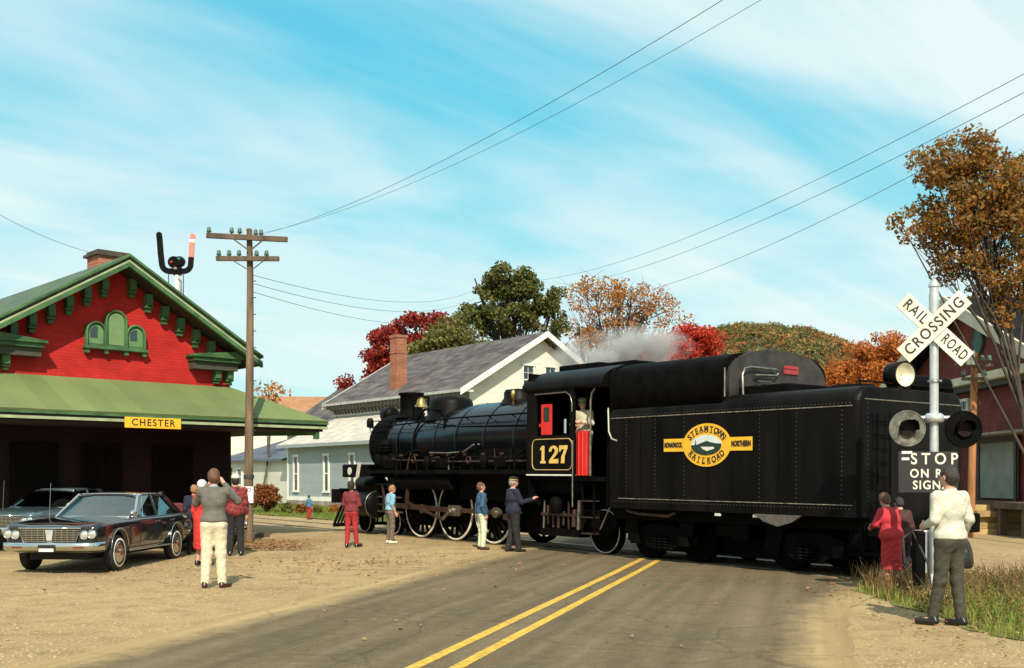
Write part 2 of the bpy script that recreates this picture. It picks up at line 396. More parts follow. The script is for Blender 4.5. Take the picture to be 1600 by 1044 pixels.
# the road, slanting away to the right over the crossing
RD = Vector((0.267, 0.9637, 0)); RN = Vector((0.9637, -0.267, 0)); RO = Vector((-0.11, 11.36, 0))
def road_pt(u, n, dz=0.0):
    p = RO + RD * u + RN * n; return Vector((p.x, p.y, zg(p.x, p.y) + dz))
V = []; F = []; us = np.arange(-24, 60, 0.4); ns = np.linspace(-1, 1, 29); EDGE = []
for u in us:
    wl = 3.55 + 0.14 * noise.noise((u * 0.7, 1.0, 0)) + 0.06 * noise.noise((u * 3.1, 4.0, 0))
    wr = 3.5 + 0.16 * noise.noise((u * 0.6, 7.0, 0)) + 0.07 * noise.noise((u * 2.7, 9.0, 0)) + 1.6 * math.exp(-((u - 6.5) / 2.2) ** 2) * 0.45
    for n in ns:
        wl_ = wr if n > 0 else wl; EDGE.append(max(0.0, 1 - (1 - abs(n)) * wl_ / 1.5)); V.append(road_pt(u, n * wl_, 0.008 + 0.03 * (1 - n * n) * (0.5 if True else 0)))
k = len(ns)
for i in range(len(us) - 1):
    for j in range(k - 1): F.append((i * k + j, i * k + j + 1, (i + 1) * k + j + 1, (i + 1) * k + j))
road = raw_mesh("road", V, F, M_asph, smooth=True)
ea = road.data.attributes.new("edge", 'FLOAT', 'POINT'); ea.data.foreach_set("value", np.array(EDGE, dtype=np.float32))
def dirty_edges(m):         # gravel strewn over the broken edge of the asphalt
    nt = m.node_tree; b = nt.nodes["Principled BSDF"]; src = b.inputs["Base Color"].links[0].from_socket
    a = nt.nodes.new("ShaderNodeAttribute"); a.attribute_name = "edge"; t = nt.nodes.new("ShaderNodeTexCoord")
    n = nt.nodes.new("ShaderNodeTexNoise"); n.inputs["Scale"].default_value = 2.6; n.inputs["Detail"].default_value = 12; n.inputs["Roughness"].default_value = 0.82; nt.links.new(t.outputs["Object"], n.inputs[0])
    ad = nt.nodes.new("ShaderNodeMath"); ad.operation = 'ADD'; nt.links.new(a.outputs["Fac"], ad.inputs[0]); nt.links.new(n.outputs[0], ad.inputs[1])
    r = nt.nodes.new("ShaderNodeMapRange"); r.inputs[1].default_value = 0.98; r.inputs[2].default_value = 1.32; nt.links.new(ad.outputs[0], r.inputs[0])
    mx = nt.nodes.new("ShaderNodeMix"); mx.data_type = 'RGBA'; nt.links.new(r.outputs[0], mx.inputs[0]); nt.links.new(src, mx.inputs[6]); mx.inputs[7].default_value = (0.33, 0.235, 0.115, 1)
    # long streaks worn by traffic
    mp = nt.nodes.new("ShaderNodeMapping"); mp.inputs["Rotation"].default_value = (0, 0, math.atan2(0.267, 0.9637)); nt.links.new(t.outputs["Object"], mp.inputs[0])
    m2 = nt.nodes.new("ShaderNodeMapping"); m2.inputs["Scale"].default_value = (2.2, 0.09, 1); nt.links.new(mp.outputs[0], m2.inputs[0])
    n2 = nt.nodes.new("ShaderNodeTexNoise"); n2.inputs["Scale"].default_value = 1.5; n2.inputs["Detail"].default_value = 5; nt.links.new(m2.outputs[0], n2.inputs[0])
    r2 = nt.nodes.new("ShaderNodeMapRange"); r2.inputs[1].default_value = 0.3; r2.inputs[2].default_value = 0.7; r2.inputs[3].default_value = 0.76; r2.inputs[4].default_value = 1.22; nt.links.new(n2.outputs[0], r2.inputs[0])
    hs = nt.nodes.new("ShaderNodeHueSaturation"); nt.links.new(r2.outputs[0], hs.inputs["Value"]); nt.links.new(mx.outputs[2], hs.inputs["Color"])
    # cracks, some filled with tar
    wv = nt.nodes.new("ShaderNodeTexNoise"); wv.inputs["Scale"].default_value = 1.3; wv.inputs["Detail"].default_value = 5; nt.links.new(t.outputs["Object"], wv.inputs[0])
    mv = nt.nodes.new("ShaderNodeMix"); mv.data_type = 'VECTOR'; mv.inputs[0].default_value = 0.35; nt.links.new(t.outputs["Object"], mv.inputs[4]); nt.links.new(wv.outputs["Color"], mv.inputs[5])
    vo = nt.nodes.new("ShaderNodeTexVoronoi"); vo.feature = 'DISTANCE_TO_EDGE'; vo.inputs["Scale"].default_value = 0.55; nt.links.new(mv.outputs[1], vo.inputs[0])
    ck = nt.nodes.new("ShaderNodeMapRange"); ck.inputs[1].default_value = 0.002; ck.inputs[2].default_value = 0.009; ck.inputs[3].default_value = 0.78; ck.inputs[4].default_value = 1.0; nt.links.new(vo.outputs["Distance"], ck.inputs[0])
    h2 = nt.nodes.new("ShaderNodeHueSaturation"); nt.links.new(ck.outputs[0], h2.inputs["Value"]); nt.links.new(hs.outputs[0], h2.inputs["Color"]); nt.links.new(h2.outputs[0], b.inputs["Base Color"])
dirty_edges(M_asph)
def worn_paint(m):
    nt = m.node_tree; b = nt.nodes["Principled BSDF"]; src = b.inputs["Base Color"].links[0].from_socket; t = nt.nodes.new("ShaderNodeTexCoord")
    n = nt.nodes.new("ShaderNodeTexNoise"); n.inputs["Scale"].default_value = 9; n.inputs["Detail"].default_value = 10; n.inputs["Roughness"].default_value = 0.8; nt.links.new(t.outputs["Object"], n.inputs[0])
    r = nt.nodes.new("ShaderNodeMapRange"); r.inputs[1].default_value = 0.55; r.inputs[2].default_value = 0.68; r.inputs[4].default_value = 0.8; nt.links.new(n.outputs[0], r.inputs[0])
    mx = nt.nodes.new("ShaderNodeMix"); mx.data_type = 'RGBA'; nt.links.new(r.outputs[0], mx.inputs[0]); nt.links.new(src, mx.inputs[6]); mx.inputs[7].default_value = (0.16, 0.12, 0.065, 1); nt.links.new(mx.outputs[2], b.inputs["Base Color"])
worn_paint(M_line)
tag(road, "worn grey asphalt road crossing the railway", "road", kind="structure")
for off in (-0.18, 0.18):
    V = []; F = []; uu = np.arange(-24, 11.1, 0.35)
    for i, u in enumerate(uu):
        w = 0.062 + 0.006 * noise.noise((u * 4, off * 9, 0))
        for n in (-w, w): V.append(road_pt(u, off + n, 0.008 + 0.015 + 0.004))
    for i in range(len(uu) - 1): F.append((2 * i, 2 * i + 1, 2 * i + 3, 2 * i + 2))
    raw_mesh("centre_line", V, F, M_line, road)

# lawn in front of the freight house, across the track
def patch(name, pts, mat_, dz, step=0.6, ragged=0.25):
    bm = bmesh.new(); vs = [bm.verts.new((p[0], p[1], 0)) for p in pts]; bm.faces.new(vs)
    bmesh.ops.triangulate(bm, faces=bm.faces); bmesh.ops.subdivide_edges(bm, edges=bm.edges, cuts=8, use_grid_fill=True)
    for v in bm.verts:
        if v.is_boundary:
            v.co.x += ragged * noise.noise((v.co.x * 1.3, v.co.y * 1.3, 1)); v.co.y += ragged * noise.noise((v.co.x * 1.3, v.co.y * 1.3, 5))
    for v in bm.verts: v.co.z = zs(v.co.x, v.co.y) + dz
    me = bpy.data.meshes.new(name); bm.to_mesh(me); bm.free(); me.materials.append(mat_)
    o = bpy.data.objects.new(name, me); COL.objects.link(o); return o
lawn_pts = [L2W(-62, 18.6), L2W(-31, 18.6), L2W(-28, 26), L2W(-40, 27), L2W(-62, 27)]
lawn = patch("lawn", lawn_pts, M_lawn, 0.012); tag(lawn, "green lawn between the track and the grey freight house", "lawn", kind="structure")
verge_pts = [(5.0, 15.9), (5.9, 17.6), (7.6, 17.9), (9.5, 15.5), (8.0, 10.2), (5.7, 10.0), (5.0, 11.3), (5.05, 13.2)]
verge = patch("verge", verge_pts, M_lawn, 0.012); tag(verge, "weedy grass verge at the foot of the crossing signal", "verge", kind="structure")

# track: cinder bed, ties and two rails
V = []; F = []; xs = np.arange(-90, 60, 1.0)
for x in xs:
    for (y, dz) in ((-2.2, -0.10), (-1.35, -0.045), (1.35, -0.045), (2.2, -0.10)):
        X, Y = L2W(x, YC + y); z = zrail(x) + dz
        dr = abs((X + 0.11) * 0.9637 - (Y - 11.36) * 0.267)
        V.append((X, Y, max(z, zg(X, Y) - 0.02) if dr > 4.2 else zg(X, Y) - 0.02))
for i in range(len(xs) - 1):
    for j in range(3): F.append((i * 4 + j, i * 4 + j + 1, (i + 1) * 4 + j + 1, (i + 1) * 4 + j))
bed = raw_mesh("track_bed", V, F, M_ballast); tag(bed, "dark cinder ballast bed under the railway track", "track bed", kind="structure")
track = empty("railway_track", (*L2W(-14, YC), zrail(-14)), TRACK_ANGLE, "single railway track running under the locomotive and past the station", "railway track")
track.rotation_mode = 'XYZ'; track.rotation_euler = (0, GRADE, TRACK_ANGLE)
for s_ in (-0.74, 0.74):
    b = MB(); b.box(-70, 60, s_ - 0.036, s_ + 0.036, -0.035, 0.0); b.box(-70, 60, s_ - 0.012, s_ + 0.012, -0.11, -0.03); b.box(-70, 60, s_ - 0.07, s_ + 0.07, -0.13, -0.105)
    b.build("rail", M_steel if s_ < 0 else M_steel, track)
M_tie = mat("creosoted_tie", (0.06, 0.045, 0.032), 0.9, var=0.4, scale=6, bump=0.4)
first = None
for i in range(150):
    x = -46 + i * 0.55
    if -6.5 < x < 2.2 and False: continue
    X, Y = L2W(x - 14, YC); dr = abs((X + 0.11) * 0.9637 - (Y - 11.36) * 0.267)
    if dr < 4.6: continue
    if first is None:
        first = MB().box(-0.11, 0.11, -1.25, 1.25, -0.10, 0.0).build("tie", M_tie, track); first.location = (x, 0, -0.10 + 0.075 - 0.012)
    else: share(first, "tie", track, (x, random.uniform(-0.04, 0.04), -0.10 + 0.075 - 0.012 + random.uniform(-0.006, 0.004)), (0, 0, random.uniform(-0.02, 0.02)))
for y0 in (-0.50, -0.17, 0.17, 0.50, -1.05, 1.05):                # planks of the road crossing
    for x0, x1 in ((-8.6, -4.4), (-4.38, -0.2)):
        pass

# grass and weeds -------------------------------------------------------------
def in_poly(x, y, pts):
    c = False; n = len(pts)
    for i in range(n):
        x0, y0 = pts[i]; x1, y1 = pts[(i + 1) % n]
        if (y0 > y) != (y1 > y) and x < (x1 - x0) * (y - y0) / (y1 - y0) + x0: c = not c
    return c
def scatter(pts, n, dens=None):
    xs_ = [p[0] for p in pts]; ys_ = [p[1] for p in pts]; out = []
    while len(out) < n:
        x = random.uniform(min(xs_), max(xs_)); y = random.uniform(min(ys_), max(ys_))
        if in_poly(x, y, pts) and (dens is None or random.random() < dens(x, y)): out.append((x, y))
    return out
def blades(name, spots, h0, h1, w, mat_, lean=0.5, seg=2):
    V = []; F = []
    for (x, y) in spots:
        h = random.uniform(h0, h1); a = random.uniform(0, 2 * math.pi); l = random.uniform(0, lean) * h; ba = random.uniform(0, 2 * math.pi)
        dx_, dy_ = math.cos(a) * w / 2, math.sin(a) * w / 2; lx, ly = math.cos(ba) * l, math.sin(ba) * l; z = zs(x, y)
        b0 = len(V)
        V += [(x - dx_, y - dy_, z), (x + dx_, y + dy_, z), (x + dx_ * 0.8 + lx * 0.35, y + dy_ * 0.8 + ly * 0.35, z + h * 0.55), (x - dx_ * 0.8 + lx * 0.35, y - dy_ * 0.8 + ly * 0.35, z + h * 0.55)]
        F.append((b0, b0 + 1, b0 + 2, b0 + 3))
        V += [(x + dx_ * 0.15 + lx, y + dy_ * 0.15 + ly, z + h), (x - dx_ * 0.15 + lx, y - dy_ * 0.15 + ly, z + h)]
        F.append((b0 + 3, b0 + 2, b0 + 4, b0 + 5))
    return raw_mesh(name, V, F, mat_)
M_grass = leaf_mat("verge_grass", [(0.10, 0.16, 0.02), (0.17, 0.22, 0.03), (0.26, 0.27, 0.06), (0.34, 0.28, 0.10)])
M_lawngrass = leaf_mat("lawn_grass", [(0.09, 0.15, 0.02), (0.15, 0.20, 0.03), (0.22, 0.23, 0.05)])
M_weed = leaf_mat("dry_weeds", [(0.17, 0.09, 0.04), (0.25, 0.14, 0.06), (0.13, 0.10, 0.04), (0.30, 0.20, 0.09), (0.20, 0.09, 0.045)])
M_fallen = leaf_mat("fallen_leaves", [(0.25, 0.10, 0.03), (0.36, 0.17, 0.05), (0.20, 0.09, 0.04), (0.42, 0.24, 0.08)], trans=0.1)
g1 = blades("verge_grass", scatter(verge_pts, 9000, lambda x, y: 0.35 + 0.65 * max(0, min(1, 0.6 + noise.noise((x * 1.2, y * 1.2, 2))))), 0.05, 0.20, 0.016, M_grass)
tag(g1, "short yellow green grass of the verge by the crossing signal", "grass", kind="stuff")
weed_pts = [(5.0, 14.6), (5.5, 17.7), (9.3, 17.7), (9.3, 12.2), (7.2, 12.0), (7.2, 13.4)]
ws = scatter(weed_pts, 3600, lambda x, y: max(0.02, min(1, 0.55 + 1.5 * noise.noise((x * 0.9, y * 0.9, 8)))))
g2 = blades("dry_weeds", ws, 0.12, 0.42, 0.016, M_weed, lean=0.9)
tag(g2, "tall brown dry weeds around the base of the signal mast", "weeds", kind="stuff")
g3 = blades("lawn_grass", scatter(lawn_pts, 16000), 0.04, 0.13, 0.05, M_lawngrass)
tag(g3, "mown lawn grass by the freight house", "grass", kind="stuff")
# fallen leaves
V = []; F = []
def drop(x, y, s):
    a = random.uniform(0, 6.28); z = max(zs(x, y), zg(x, y) + 0.02) + 0.012; b0 = len(V)
    for q in range(4):
        t = a + q * math.pi / 2; rr = s * (1.0 if q % 2 else 0.6)
        V.append((x + rr * math.cos(t), y + rr * math.sin(t), z + random.uniform(0, 0.03)))
    F.append((b0, b0 + 1, b0 + 2, b0 + 3))
for _ in range(700):
    p = at(random.gauss(430, 45), random.uniform(828, 846), 27); d = random.uniform(24, 27.5); drop((random.gauss(425, 40) - 800) / FOC * d, d, 0.06)
for _ in range(260):
    d = random.uniform(15.5, 27); drop(random.uniform(-7, 0.2), d, 0.035)
for _ in range(240):
    d = random.gauss(20.6, 1.0); drop(random.gauss(-3.2, 1.3), d, 0.045)
for _ in range(260): drop(random.uniform(4.2, 7), random.uniform(10, 17), 0.035)
for _ in range(60): drop(random.uniform(-3, 4), random.uniform(10, 18), 0.03)
LV, LF = V, F
# loose stones on the lot and the shoulders
V = []; F = []
def stone(x, y, s):
    z = max(zs(x, y), zg(x, y)); b0 = len(V); a = random.uniform(0, 6.28)
    for q in range(4): V.append((x + s * math.cos(a + q * 1.57) * random.uniform(0.7, 1.2), y + s * math.sin(a + q * 1.57) * random.uniform(0.7, 1.2), z - 0.003))
    V.append((x, y, z + s * random.uniform(0.5, 0.9)))
    F.extend([(b0, b0 + 1, b0 + 4), (b0 + 1, b0 + 2, b0 + 4), (b0 + 2, b0 + 3, b0 + 4), (b0 + 3, b0, b0 + 4)])
cnt = 0
while cnt < 5500:
    y = 9.5 + 16 * random.random() ** 1.6; x = random.uniform(-0.62, 0.50) * y; d = (x + 0.11) * 0.9637 - (y - 11.36) * 0.267
    if abs(d) < 3.3 or (x > 5.2 and y < 18): continue
    if noise.noise((x * 0.5, y * 0.35, 5.5)) < random.uniform(-0.6, 0.35): continue
    stone(x, y, random.choice((0.012, 0.016, 0.02, 0.028))); cnt += 1
st_ = raw_mesh("loose_gravel", V, F, leaf_mat("gravel_stones", [(0.34, 0.25, 0.14), (0.27, 0.19, 0.10), (0.40, 0.30, 0.17), (0.22, 0.16, 0.09)], rough=0.95, trans=0.0)); tag(st_, "loose stones strewn over the gravel lot", "gravel", kind="stuff")
V, F = LV, LF
lv = raw_mesh("fallen_leaves", V, F, M_fallen); tag(lv, "brown fallen leaves scattered over the gravel lot", "leaves", kind="stuff")
# ================================================================== BUILDINGS
def brick_mat(name, c1, c2, mortar, bw=0.22, bh=0.075):
    m = bpy.data.materials.new(name); m.use_nodes = True; nt = m.node_tree; b = nt.nodes["Principled BSDF"]; b.inputs["Roughness"].default_value = 0.85
    b.inputs["Specular IOR Level"].default_value = 0.2
    t = nt.nodes.new("ShaderNodeTexCoord"); sp = nt.nodes.new("ShaderNodeSeparateXYZ"); nt.links.new(t.outputs["Object"], sp.inputs[0])
    ad = nt.nodes.new("ShaderNodeMath"); nt.links.new(sp.outputs[0], ad.inputs[0]); nt.links.new(sp.outputs[1], ad.inputs[1])
    cb = nt.nodes.new("ShaderNodeCombineXYZ"); nt.links.new(ad.outputs[0], cb.inputs[0]); nt.links.new(sp.outputs[2], cb.inputs[1])
    br = nt.nodes.new("ShaderNodeTexBrick"); nt.links.new(cb.outputs[0], br.inputs[0]); br.inputs["Scale"].default_value = 1.0
    br.inputs["Brick Width"].default_value = bw; br.inputs["Row Height"].default_value = bh; br.inputs["Mortar Size"].default_value = 0.008
    br.inputs["Color1"].default_value = (*c1, 1); br.inputs["Color2"].default_value = (*c2, 1); br.inputs["Mortar"].default_value = (*mortar, 1)
    nz = nt.nodes.new("ShaderNodeTexNoise"); nz.inputs["Scale"].default_value = 1.3; nz.inputs["Detail"].default_value = 6; nt.links.new(t.outputs["Object"], nz.inputs[0])
    mr = nt.nodes.new("ShaderNodeMapRange"); mr.inputs[1].default_value = 0.3; mr.inputs[2].default_value = 0.7; mr.inputs[3].default_value = 0.72; mr.inputs[4].default_value = 1.2
    nt.links.new(nz.outputs[0], mr.inputs[0]); hs = nt.nodes.new("ShaderNodeHueSaturation"); nt.links.new(mr.outputs[0], hs.inputs["Value"])
    nt.links.new(br.outputs[0], hs.inputs["Color"]); nt.links.new(hs.outputs[0], b.inputs["Base Color"])
    bp = nt.nodes.new("ShaderNodeBump"); bp.inputs["Strength"].default_value = 0.5; bp.inputs["Distance"].default_value = 0.01; bp.invert = True
    nt.links.new(br.outputs["Fac"], bp.inputs["Height"]); nt.links.new(bp.outputs[0], b.inputs["Normal"])
    return m
M_brickred = brick_mat("painted_red_brick", (0.44, 0.022, 0.018), (0.38, 0.018, 0.016), (0.33, 0.02, 0.018))
M_brickbrown = brick_mat("shaded_brown_brick", (0.022, 0.008, 0.006), (0.016, 0.006, 0.005), (0.016, 0.011, 0.009))
M_brickbarn = brick_mat("dull_red_brick", (0.215, 0.048, 0.036), (0.17, 0.038, 0.03), (0.15, 0.06, 0.048))
M_brickch = brick_mat("orange_chimney_brick", (0.36, 0.12, 0.06), (0.26, 0.08, 0.04), (0.30, 0.22, 0.15))
M_canopyroof = course_mat("green_canopy_roofing", (0.125, 0.165, 0.055), (1, 0.03, 0), 0.55, depth=0.3, var=0.10, scale=0.8, bricks=0.2)
M_stationroof = mat("dark_green_roofing", (0.06, 0.09, 0.05), 0.8, var=0.3, scale=2)
M_slate = course_mat("grey_slate_shingles", (0.075, 0.066, 0.068), (0, 0.86, 0.51), 0.26, depth=1.0, var=0.34, scale=1.6, bricks=1.1, col2=(0.115, 0.098, 0.088))
M_paleshingle = course_mat("pale_wood_shingles", (0.46, 0.42, 0.36), (0, 0.86, 0.51), 0.24, depth=0.8, var=0.12, scale=1.5, bricks=1.6)  # light wood shingles of the lean-to roof
M_greysiding = course_mat("blue_grey_clapboard", (0.33, 0.38, 0.385), (0, 0, 1), 0.13, depth=0.7, var=0.05, scale=1.0, bricks=0.25)
M_whitesiding = course_mat("white_clapboard", (0.68, 0.66, 0.56), (0, 0, 1), 0.14, depth=0.7, var=0.05, scale=1.0, bricks=0.25)
M_brownroof = course_mat("rusty_brown_roofing", (0.30, 0.15, 0.07), (0, 0.86, 0.51), 0.3, depth=0.5, var=0.12)
M_bluegreyroof = course_mat("dark_blue_grey_roofing", (0.075, 0.095, 0.12), (0, 0.86, 0.51), 0.3, depth=0.5, var=0.15)
M_stone = mat("foundation_stone", (0.25, 0.22, 0.18), 0.9, var=0.35, scale=4, bump=0.5)

# ---------------------------------------------------------------- station (red brick gable, green canopy)
SA = math.atan2(0.687, 0.7266)
S0 = Vector((-6.64, 27.4, 0))
def st_w(s, w, z=0.0):
    return Vector((S0.x + s * 0.7266 - w * 0.687, S0.y + s * 0.687 + w * 0.7266, z))
station = empty("station_building", S0, SA, "red brick station with green gable trim and a wide green canopy roof", "station")
CX, WL, WR, WD, DEEP = -2.60, -5.71, 0.51, 1.86, 13.5      # gable centre, wall ends, wall plane, depth
AP, SL = 7.10, 0.60                                        # apex of the roof top, slope
def roof_z(s): return AP - SL * abs(s - CX)
b = MB()
poly = [(WL, 0.0), (WR, 0.0), (WR, roof_z(WR) - 0.30), (CX, AP - 0.30), (WL, roof_z(WL) - 0.30)]
b.prism(poly, (0, WD, 0), (1, 0, 0), (0, 0, 1), (0, DEEP - WD, 0))
b.build("wall", M_brickred, station)
# lower wall under the canopy: brick, doors and panes, its shade darkened into their colours
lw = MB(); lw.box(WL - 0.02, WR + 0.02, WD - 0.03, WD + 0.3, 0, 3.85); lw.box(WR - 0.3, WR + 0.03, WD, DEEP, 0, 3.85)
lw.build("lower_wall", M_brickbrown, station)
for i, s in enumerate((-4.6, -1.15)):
    d = MB().box(s - 0.55, s + 0.55, WD - 0.10, WD - 0.03, 0.1, 2.5).build("door", mat("shaded_brown_door", (0.008, 0.005, 0.004), 0.9, var=0.3, spec=0.05), station, 0.01)
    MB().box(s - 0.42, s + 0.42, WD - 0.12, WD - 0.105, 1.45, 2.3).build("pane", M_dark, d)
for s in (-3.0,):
    d = MB().box(s - 0.5, s + 0.5, WD - 0.10, WD - 0.03, 0.9, 2.5).build("window", mat("shaded_window_frame", (0.010, 0.007, 0.005), 0.9, spec=0.05), station, 0.01)
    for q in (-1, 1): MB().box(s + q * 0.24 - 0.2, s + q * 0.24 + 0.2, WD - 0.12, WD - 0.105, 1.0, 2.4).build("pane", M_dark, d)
# main roof: two slopes with thickness, projecting over the gable
FRONT = 1.12
for sg in (-1, 1):
    e = CX + sg * 3.62
    prof = [(CX, AP), (e, roof_z(e)), (e, roof_z(e) - 0.10), (CX, AP - 0.10)]
    b = MB().prism(prof, (0, FRONT, 0), (1, 0, 0), (0, 0, 1), (0, DEEP + 0.6 - FRONT, 0)); rf = b.build("roof", M_stationroof, station)
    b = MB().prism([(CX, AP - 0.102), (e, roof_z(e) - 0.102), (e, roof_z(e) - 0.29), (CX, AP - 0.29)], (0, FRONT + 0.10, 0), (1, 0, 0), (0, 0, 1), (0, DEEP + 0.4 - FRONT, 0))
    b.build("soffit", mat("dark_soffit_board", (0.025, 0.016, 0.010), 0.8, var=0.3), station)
    for (d0, d1, f0, mt, nm) in ((-0.012, 0.055, 0.06, M_green, "rake_board"), (0.135, 0.185, 0.02, M_cream_green, "rake_moulding"), (0.19, 0.30, 0.035, M_green, "rake_board")):
        if nm == "rake_shadow_gap": continue
        ee = CX + sg * 3.66
        pr = [(CX, AP - d0), (ee, roof_z(ee) - d0), (ee, roof_z(ee) - d1), (CX, AP - d1)]
        MB().prism(pr, (0, FRONT - f0, 0), (1, 0, 0), (0, 0, 1), (0, f0 + 0.08, 0)).build(nm, mt, station)
# brackets under the rakes: a green block with a stepped foot
def bracket_mesh(h, w, d):
    b = MB(); b.box(-w / 2, w / 2, -d, 0, -h * 0.62, 0); b.box(-w * 0.58, w * 0.58, -d * 0.82, 0, -h * 0.78, -h * 0.63); b.box(-w * 0.40, w * 0.40, -d * 0.6, 0, -h, -h * 0.79)
    return b
bk0 = bracket_mesh(0.46, 0.17, 0.22).build("bracket", M_green, station, 0.01); bk0.location = (-2.25, WD, roof_z(-2.25) - 0.27)
for sg in (1, -1):
    for k in range(6):
        if sg == 1 and k == 0: continue
        s = CX + sg * (0.35 + 0.43 * k)
        share(bk0, "bracket", station, (s, WD, roof_z(s) - 0.30 - 0.04))
# cornice return at each end of the gable
for sg in (1, -1):
    c = CX + sg * 2.55
    rt = MB(); rt.box(c - 0.72, c + 0.72, FRONT + 0.25, WD, 4.80, 4.86); rt.box(c - 0.66, c + 0.66, FRONT + 0.32, WD, 4.70, 4.80)
    o = rt.build("cornice_return", M_green, station, 0.008)
    rr = MB().prism([(c - 0.72, 4.862), (c + 0.72, 4.862), (c + 0.72 * sg, 5.02)], (0, FRONT + 0.25, 0), (1, 0, 0), (0, 0, 1), (0, 0.5, 0)); rr.build("return_roof", M_green, station)
    MB().box(c - 0.62, c + 0.62, FRONT + 0.42, WD, 4.50, 4.70).build("return_soffit", mat("dark_return_board", (0.05, 0.05, 0.03), 0.8), station)
    for q in (0.12, 0.48):
        share(bk0, "bracket", station, (c + sg * q, WD, 4.50), scale=(1.0, 1.0, 0.75))
    MB().box(c + sg * 0.05, c + sg * 0.60, WD - 0.05, WD + 0.02, 4.14, 4.20).build("brick_band", M_brickred, station)
# triple arched window
def arch_poly(cx, hw, z0, zs_, n=12, inner=0.0):
    p = [(cx - hw, z0), (cx + hw, z0)]
    p += [(cx + hw * math.cos(math.pi * i / n), zs_ + hw * math.sin(math.pi * i / n)) for i in range(n + 1)]
    return p
win = MB()
WZ = 4.88; wc = -2.65
for (c, hw, zs_) in ((wc, 0.27, 5.53), (wc - 0.50, 0.25, 5.23), (wc + 0.50, 0.25, 5.23)):
    win.prism(arch_poly(c, hw, WZ, zs_), (0, WD - 0.11 if c != wc else WD - 0.13, 0), (1, 0, 0), (0, 0, 1), (0, 0.16, 0))
tw = win.build("arched_window", M_green, station)
MB().prism(arch_poly(wc, 0.19, WZ + 0.06, 5.53), (0, WD - 0.137, 0), (1, 0, 0), (0, 0, 1), (0, 0.02, 0)).build("blind_panel", mat("faded_green_panel", (0.13, 0.22, 0.085), 0.6, var=0.1), tw)
for sg in (-1, 1):
    c = wc + sg * 0.50
    MB().prism(arch_poly(c, 0.175, WZ + 0.06, 5.23), (0, WD - 0.118, 0), (1, 0, 0), (0, 0, 1), (0, 0.02, 0)).build("shutter", mat("green_shutter", (0.10, 0.20, 0.08), 0.6, var=0.1), tw)
    MB().prism([(c - 0.15, WZ + 0.20), (c + 0.03, WZ + 0.20), (c + 0.03, 5.36), (c - 0.06, 5.36), (c - 0.15, 5.26)], (0, WD - 0.124, 0), (1, 0, 0), (0, 0, 1), (0, 0.01, 0)).build("pane", M_pane, tw)
for (c, hw, zs_) in ((wc, 0.25, 5.53), (wc - 0.50, 0.23, 5.23), (wc + 0.50, 0.23, 5.23)):      # raised arch mouldings
    pts = [(c - hw, WD - 0.14, WZ)] + [(c + hw * math.cos(math.pi * (1 - i / 12)), WD - 0.14, zs_ + hw * math.sin(math.pi * (1 - i / 12))) for i in range(13)] + [(c + hw, WD - 0.14, WZ)]
    MB().tube(pts, 0.032, 6).build("arch_moulding", M_green, tw)
sl = MB().box(wc - 0.80, wc + 0.80, WD - 0.20, WD, WZ - 0.07, WZ).build("sill", M_green, tw, 0.01)
for q in (-0.72, -0.25, 0.25, 0.72): MB().box(wc + q - 0.05, wc + q + 0.05, WD - 0.15, WD, WZ - 0.17, WZ - 0.073).build("corbel", M_green, tw)
# chimney
ch = MB(); ch.box(-2.62, -1.82, 2.9, 3.6, 6.2, 7.36); chimney = ch.build("chimney", M_brickch, station)
cp = MB(); cp.box(-2.70, -1.74, 2.82, 3.68, 7.36, 7.43); cp.box(-2.64, -1.80, 2.88, 3.62, 7.43, 7.50); cp.build("chimney_cap", mat("sooty_cap_stone", (0.06, 0.045, 0.035), 0.9, var=0.3), chimney)
# canopy: hipped skirt roof round the building
FO = -0.02; FR = 2.37; FLx = -7.57; ZT, ZW = 3.14, 4.05
cv = MB()
cv.add([(FLx, FO, ZT), (FR, FO, ZT), (WR, WD, ZW), (WL, WD, ZW)], [(0, 1, 2, 3)])
cv.add([(FR, FO, ZT), (FR, DEEP, ZT), (WR, DEEP, ZW), (WR, WD, ZW)], [(0, 1, 2, 3)])
cv.add([(FLx, FO, ZT), (WL, WD, ZW), (WL, DEEP, ZW), (FLx, DEEP, ZT)], [(0, 1, 2, 3)])
o = cv.build("canopy_roof", M_canopyroof, station); sm = o.modifiers.new("thick", 'SOLIDIFY'); sm.thickness = 0.05; sm.offset = -1
for (x0, x1, y0, y1, n_) in ((FLx, FR, FO - 0.03, FO + 0.05, "front"), (FR - 0.05, FR + 0.03, FO + 0.051, DEEP, "side")):
    MB().box(x0, x1, y0, y1, 3.085, 3.135).build("gutter", M_green, station)
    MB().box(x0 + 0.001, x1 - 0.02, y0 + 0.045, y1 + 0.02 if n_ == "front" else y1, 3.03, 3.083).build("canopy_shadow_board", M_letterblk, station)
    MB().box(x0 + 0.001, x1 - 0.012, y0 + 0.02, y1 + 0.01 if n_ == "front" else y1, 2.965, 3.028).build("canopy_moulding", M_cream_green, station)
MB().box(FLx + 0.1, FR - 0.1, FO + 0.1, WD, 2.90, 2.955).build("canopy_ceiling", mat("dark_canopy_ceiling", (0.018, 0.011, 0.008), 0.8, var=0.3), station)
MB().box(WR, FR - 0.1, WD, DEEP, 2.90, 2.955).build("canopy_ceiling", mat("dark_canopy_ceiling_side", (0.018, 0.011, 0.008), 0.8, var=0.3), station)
for (s, w, dx_, dy_) in ((FR - 0.28, 0.12, -1, 1),):      # canopy brackets
    b = MB(); b.box(s - 0.06, s + 0.06, w - 0.06, w + 0.06, 2.70, 2.90)
    b.bar((s, w, 2.85), (s + dx_ * 1.0, w + dy_ * 1.72, 2.85), 0.09, 0.10); b.build("canopy_bracket", M_green, station)
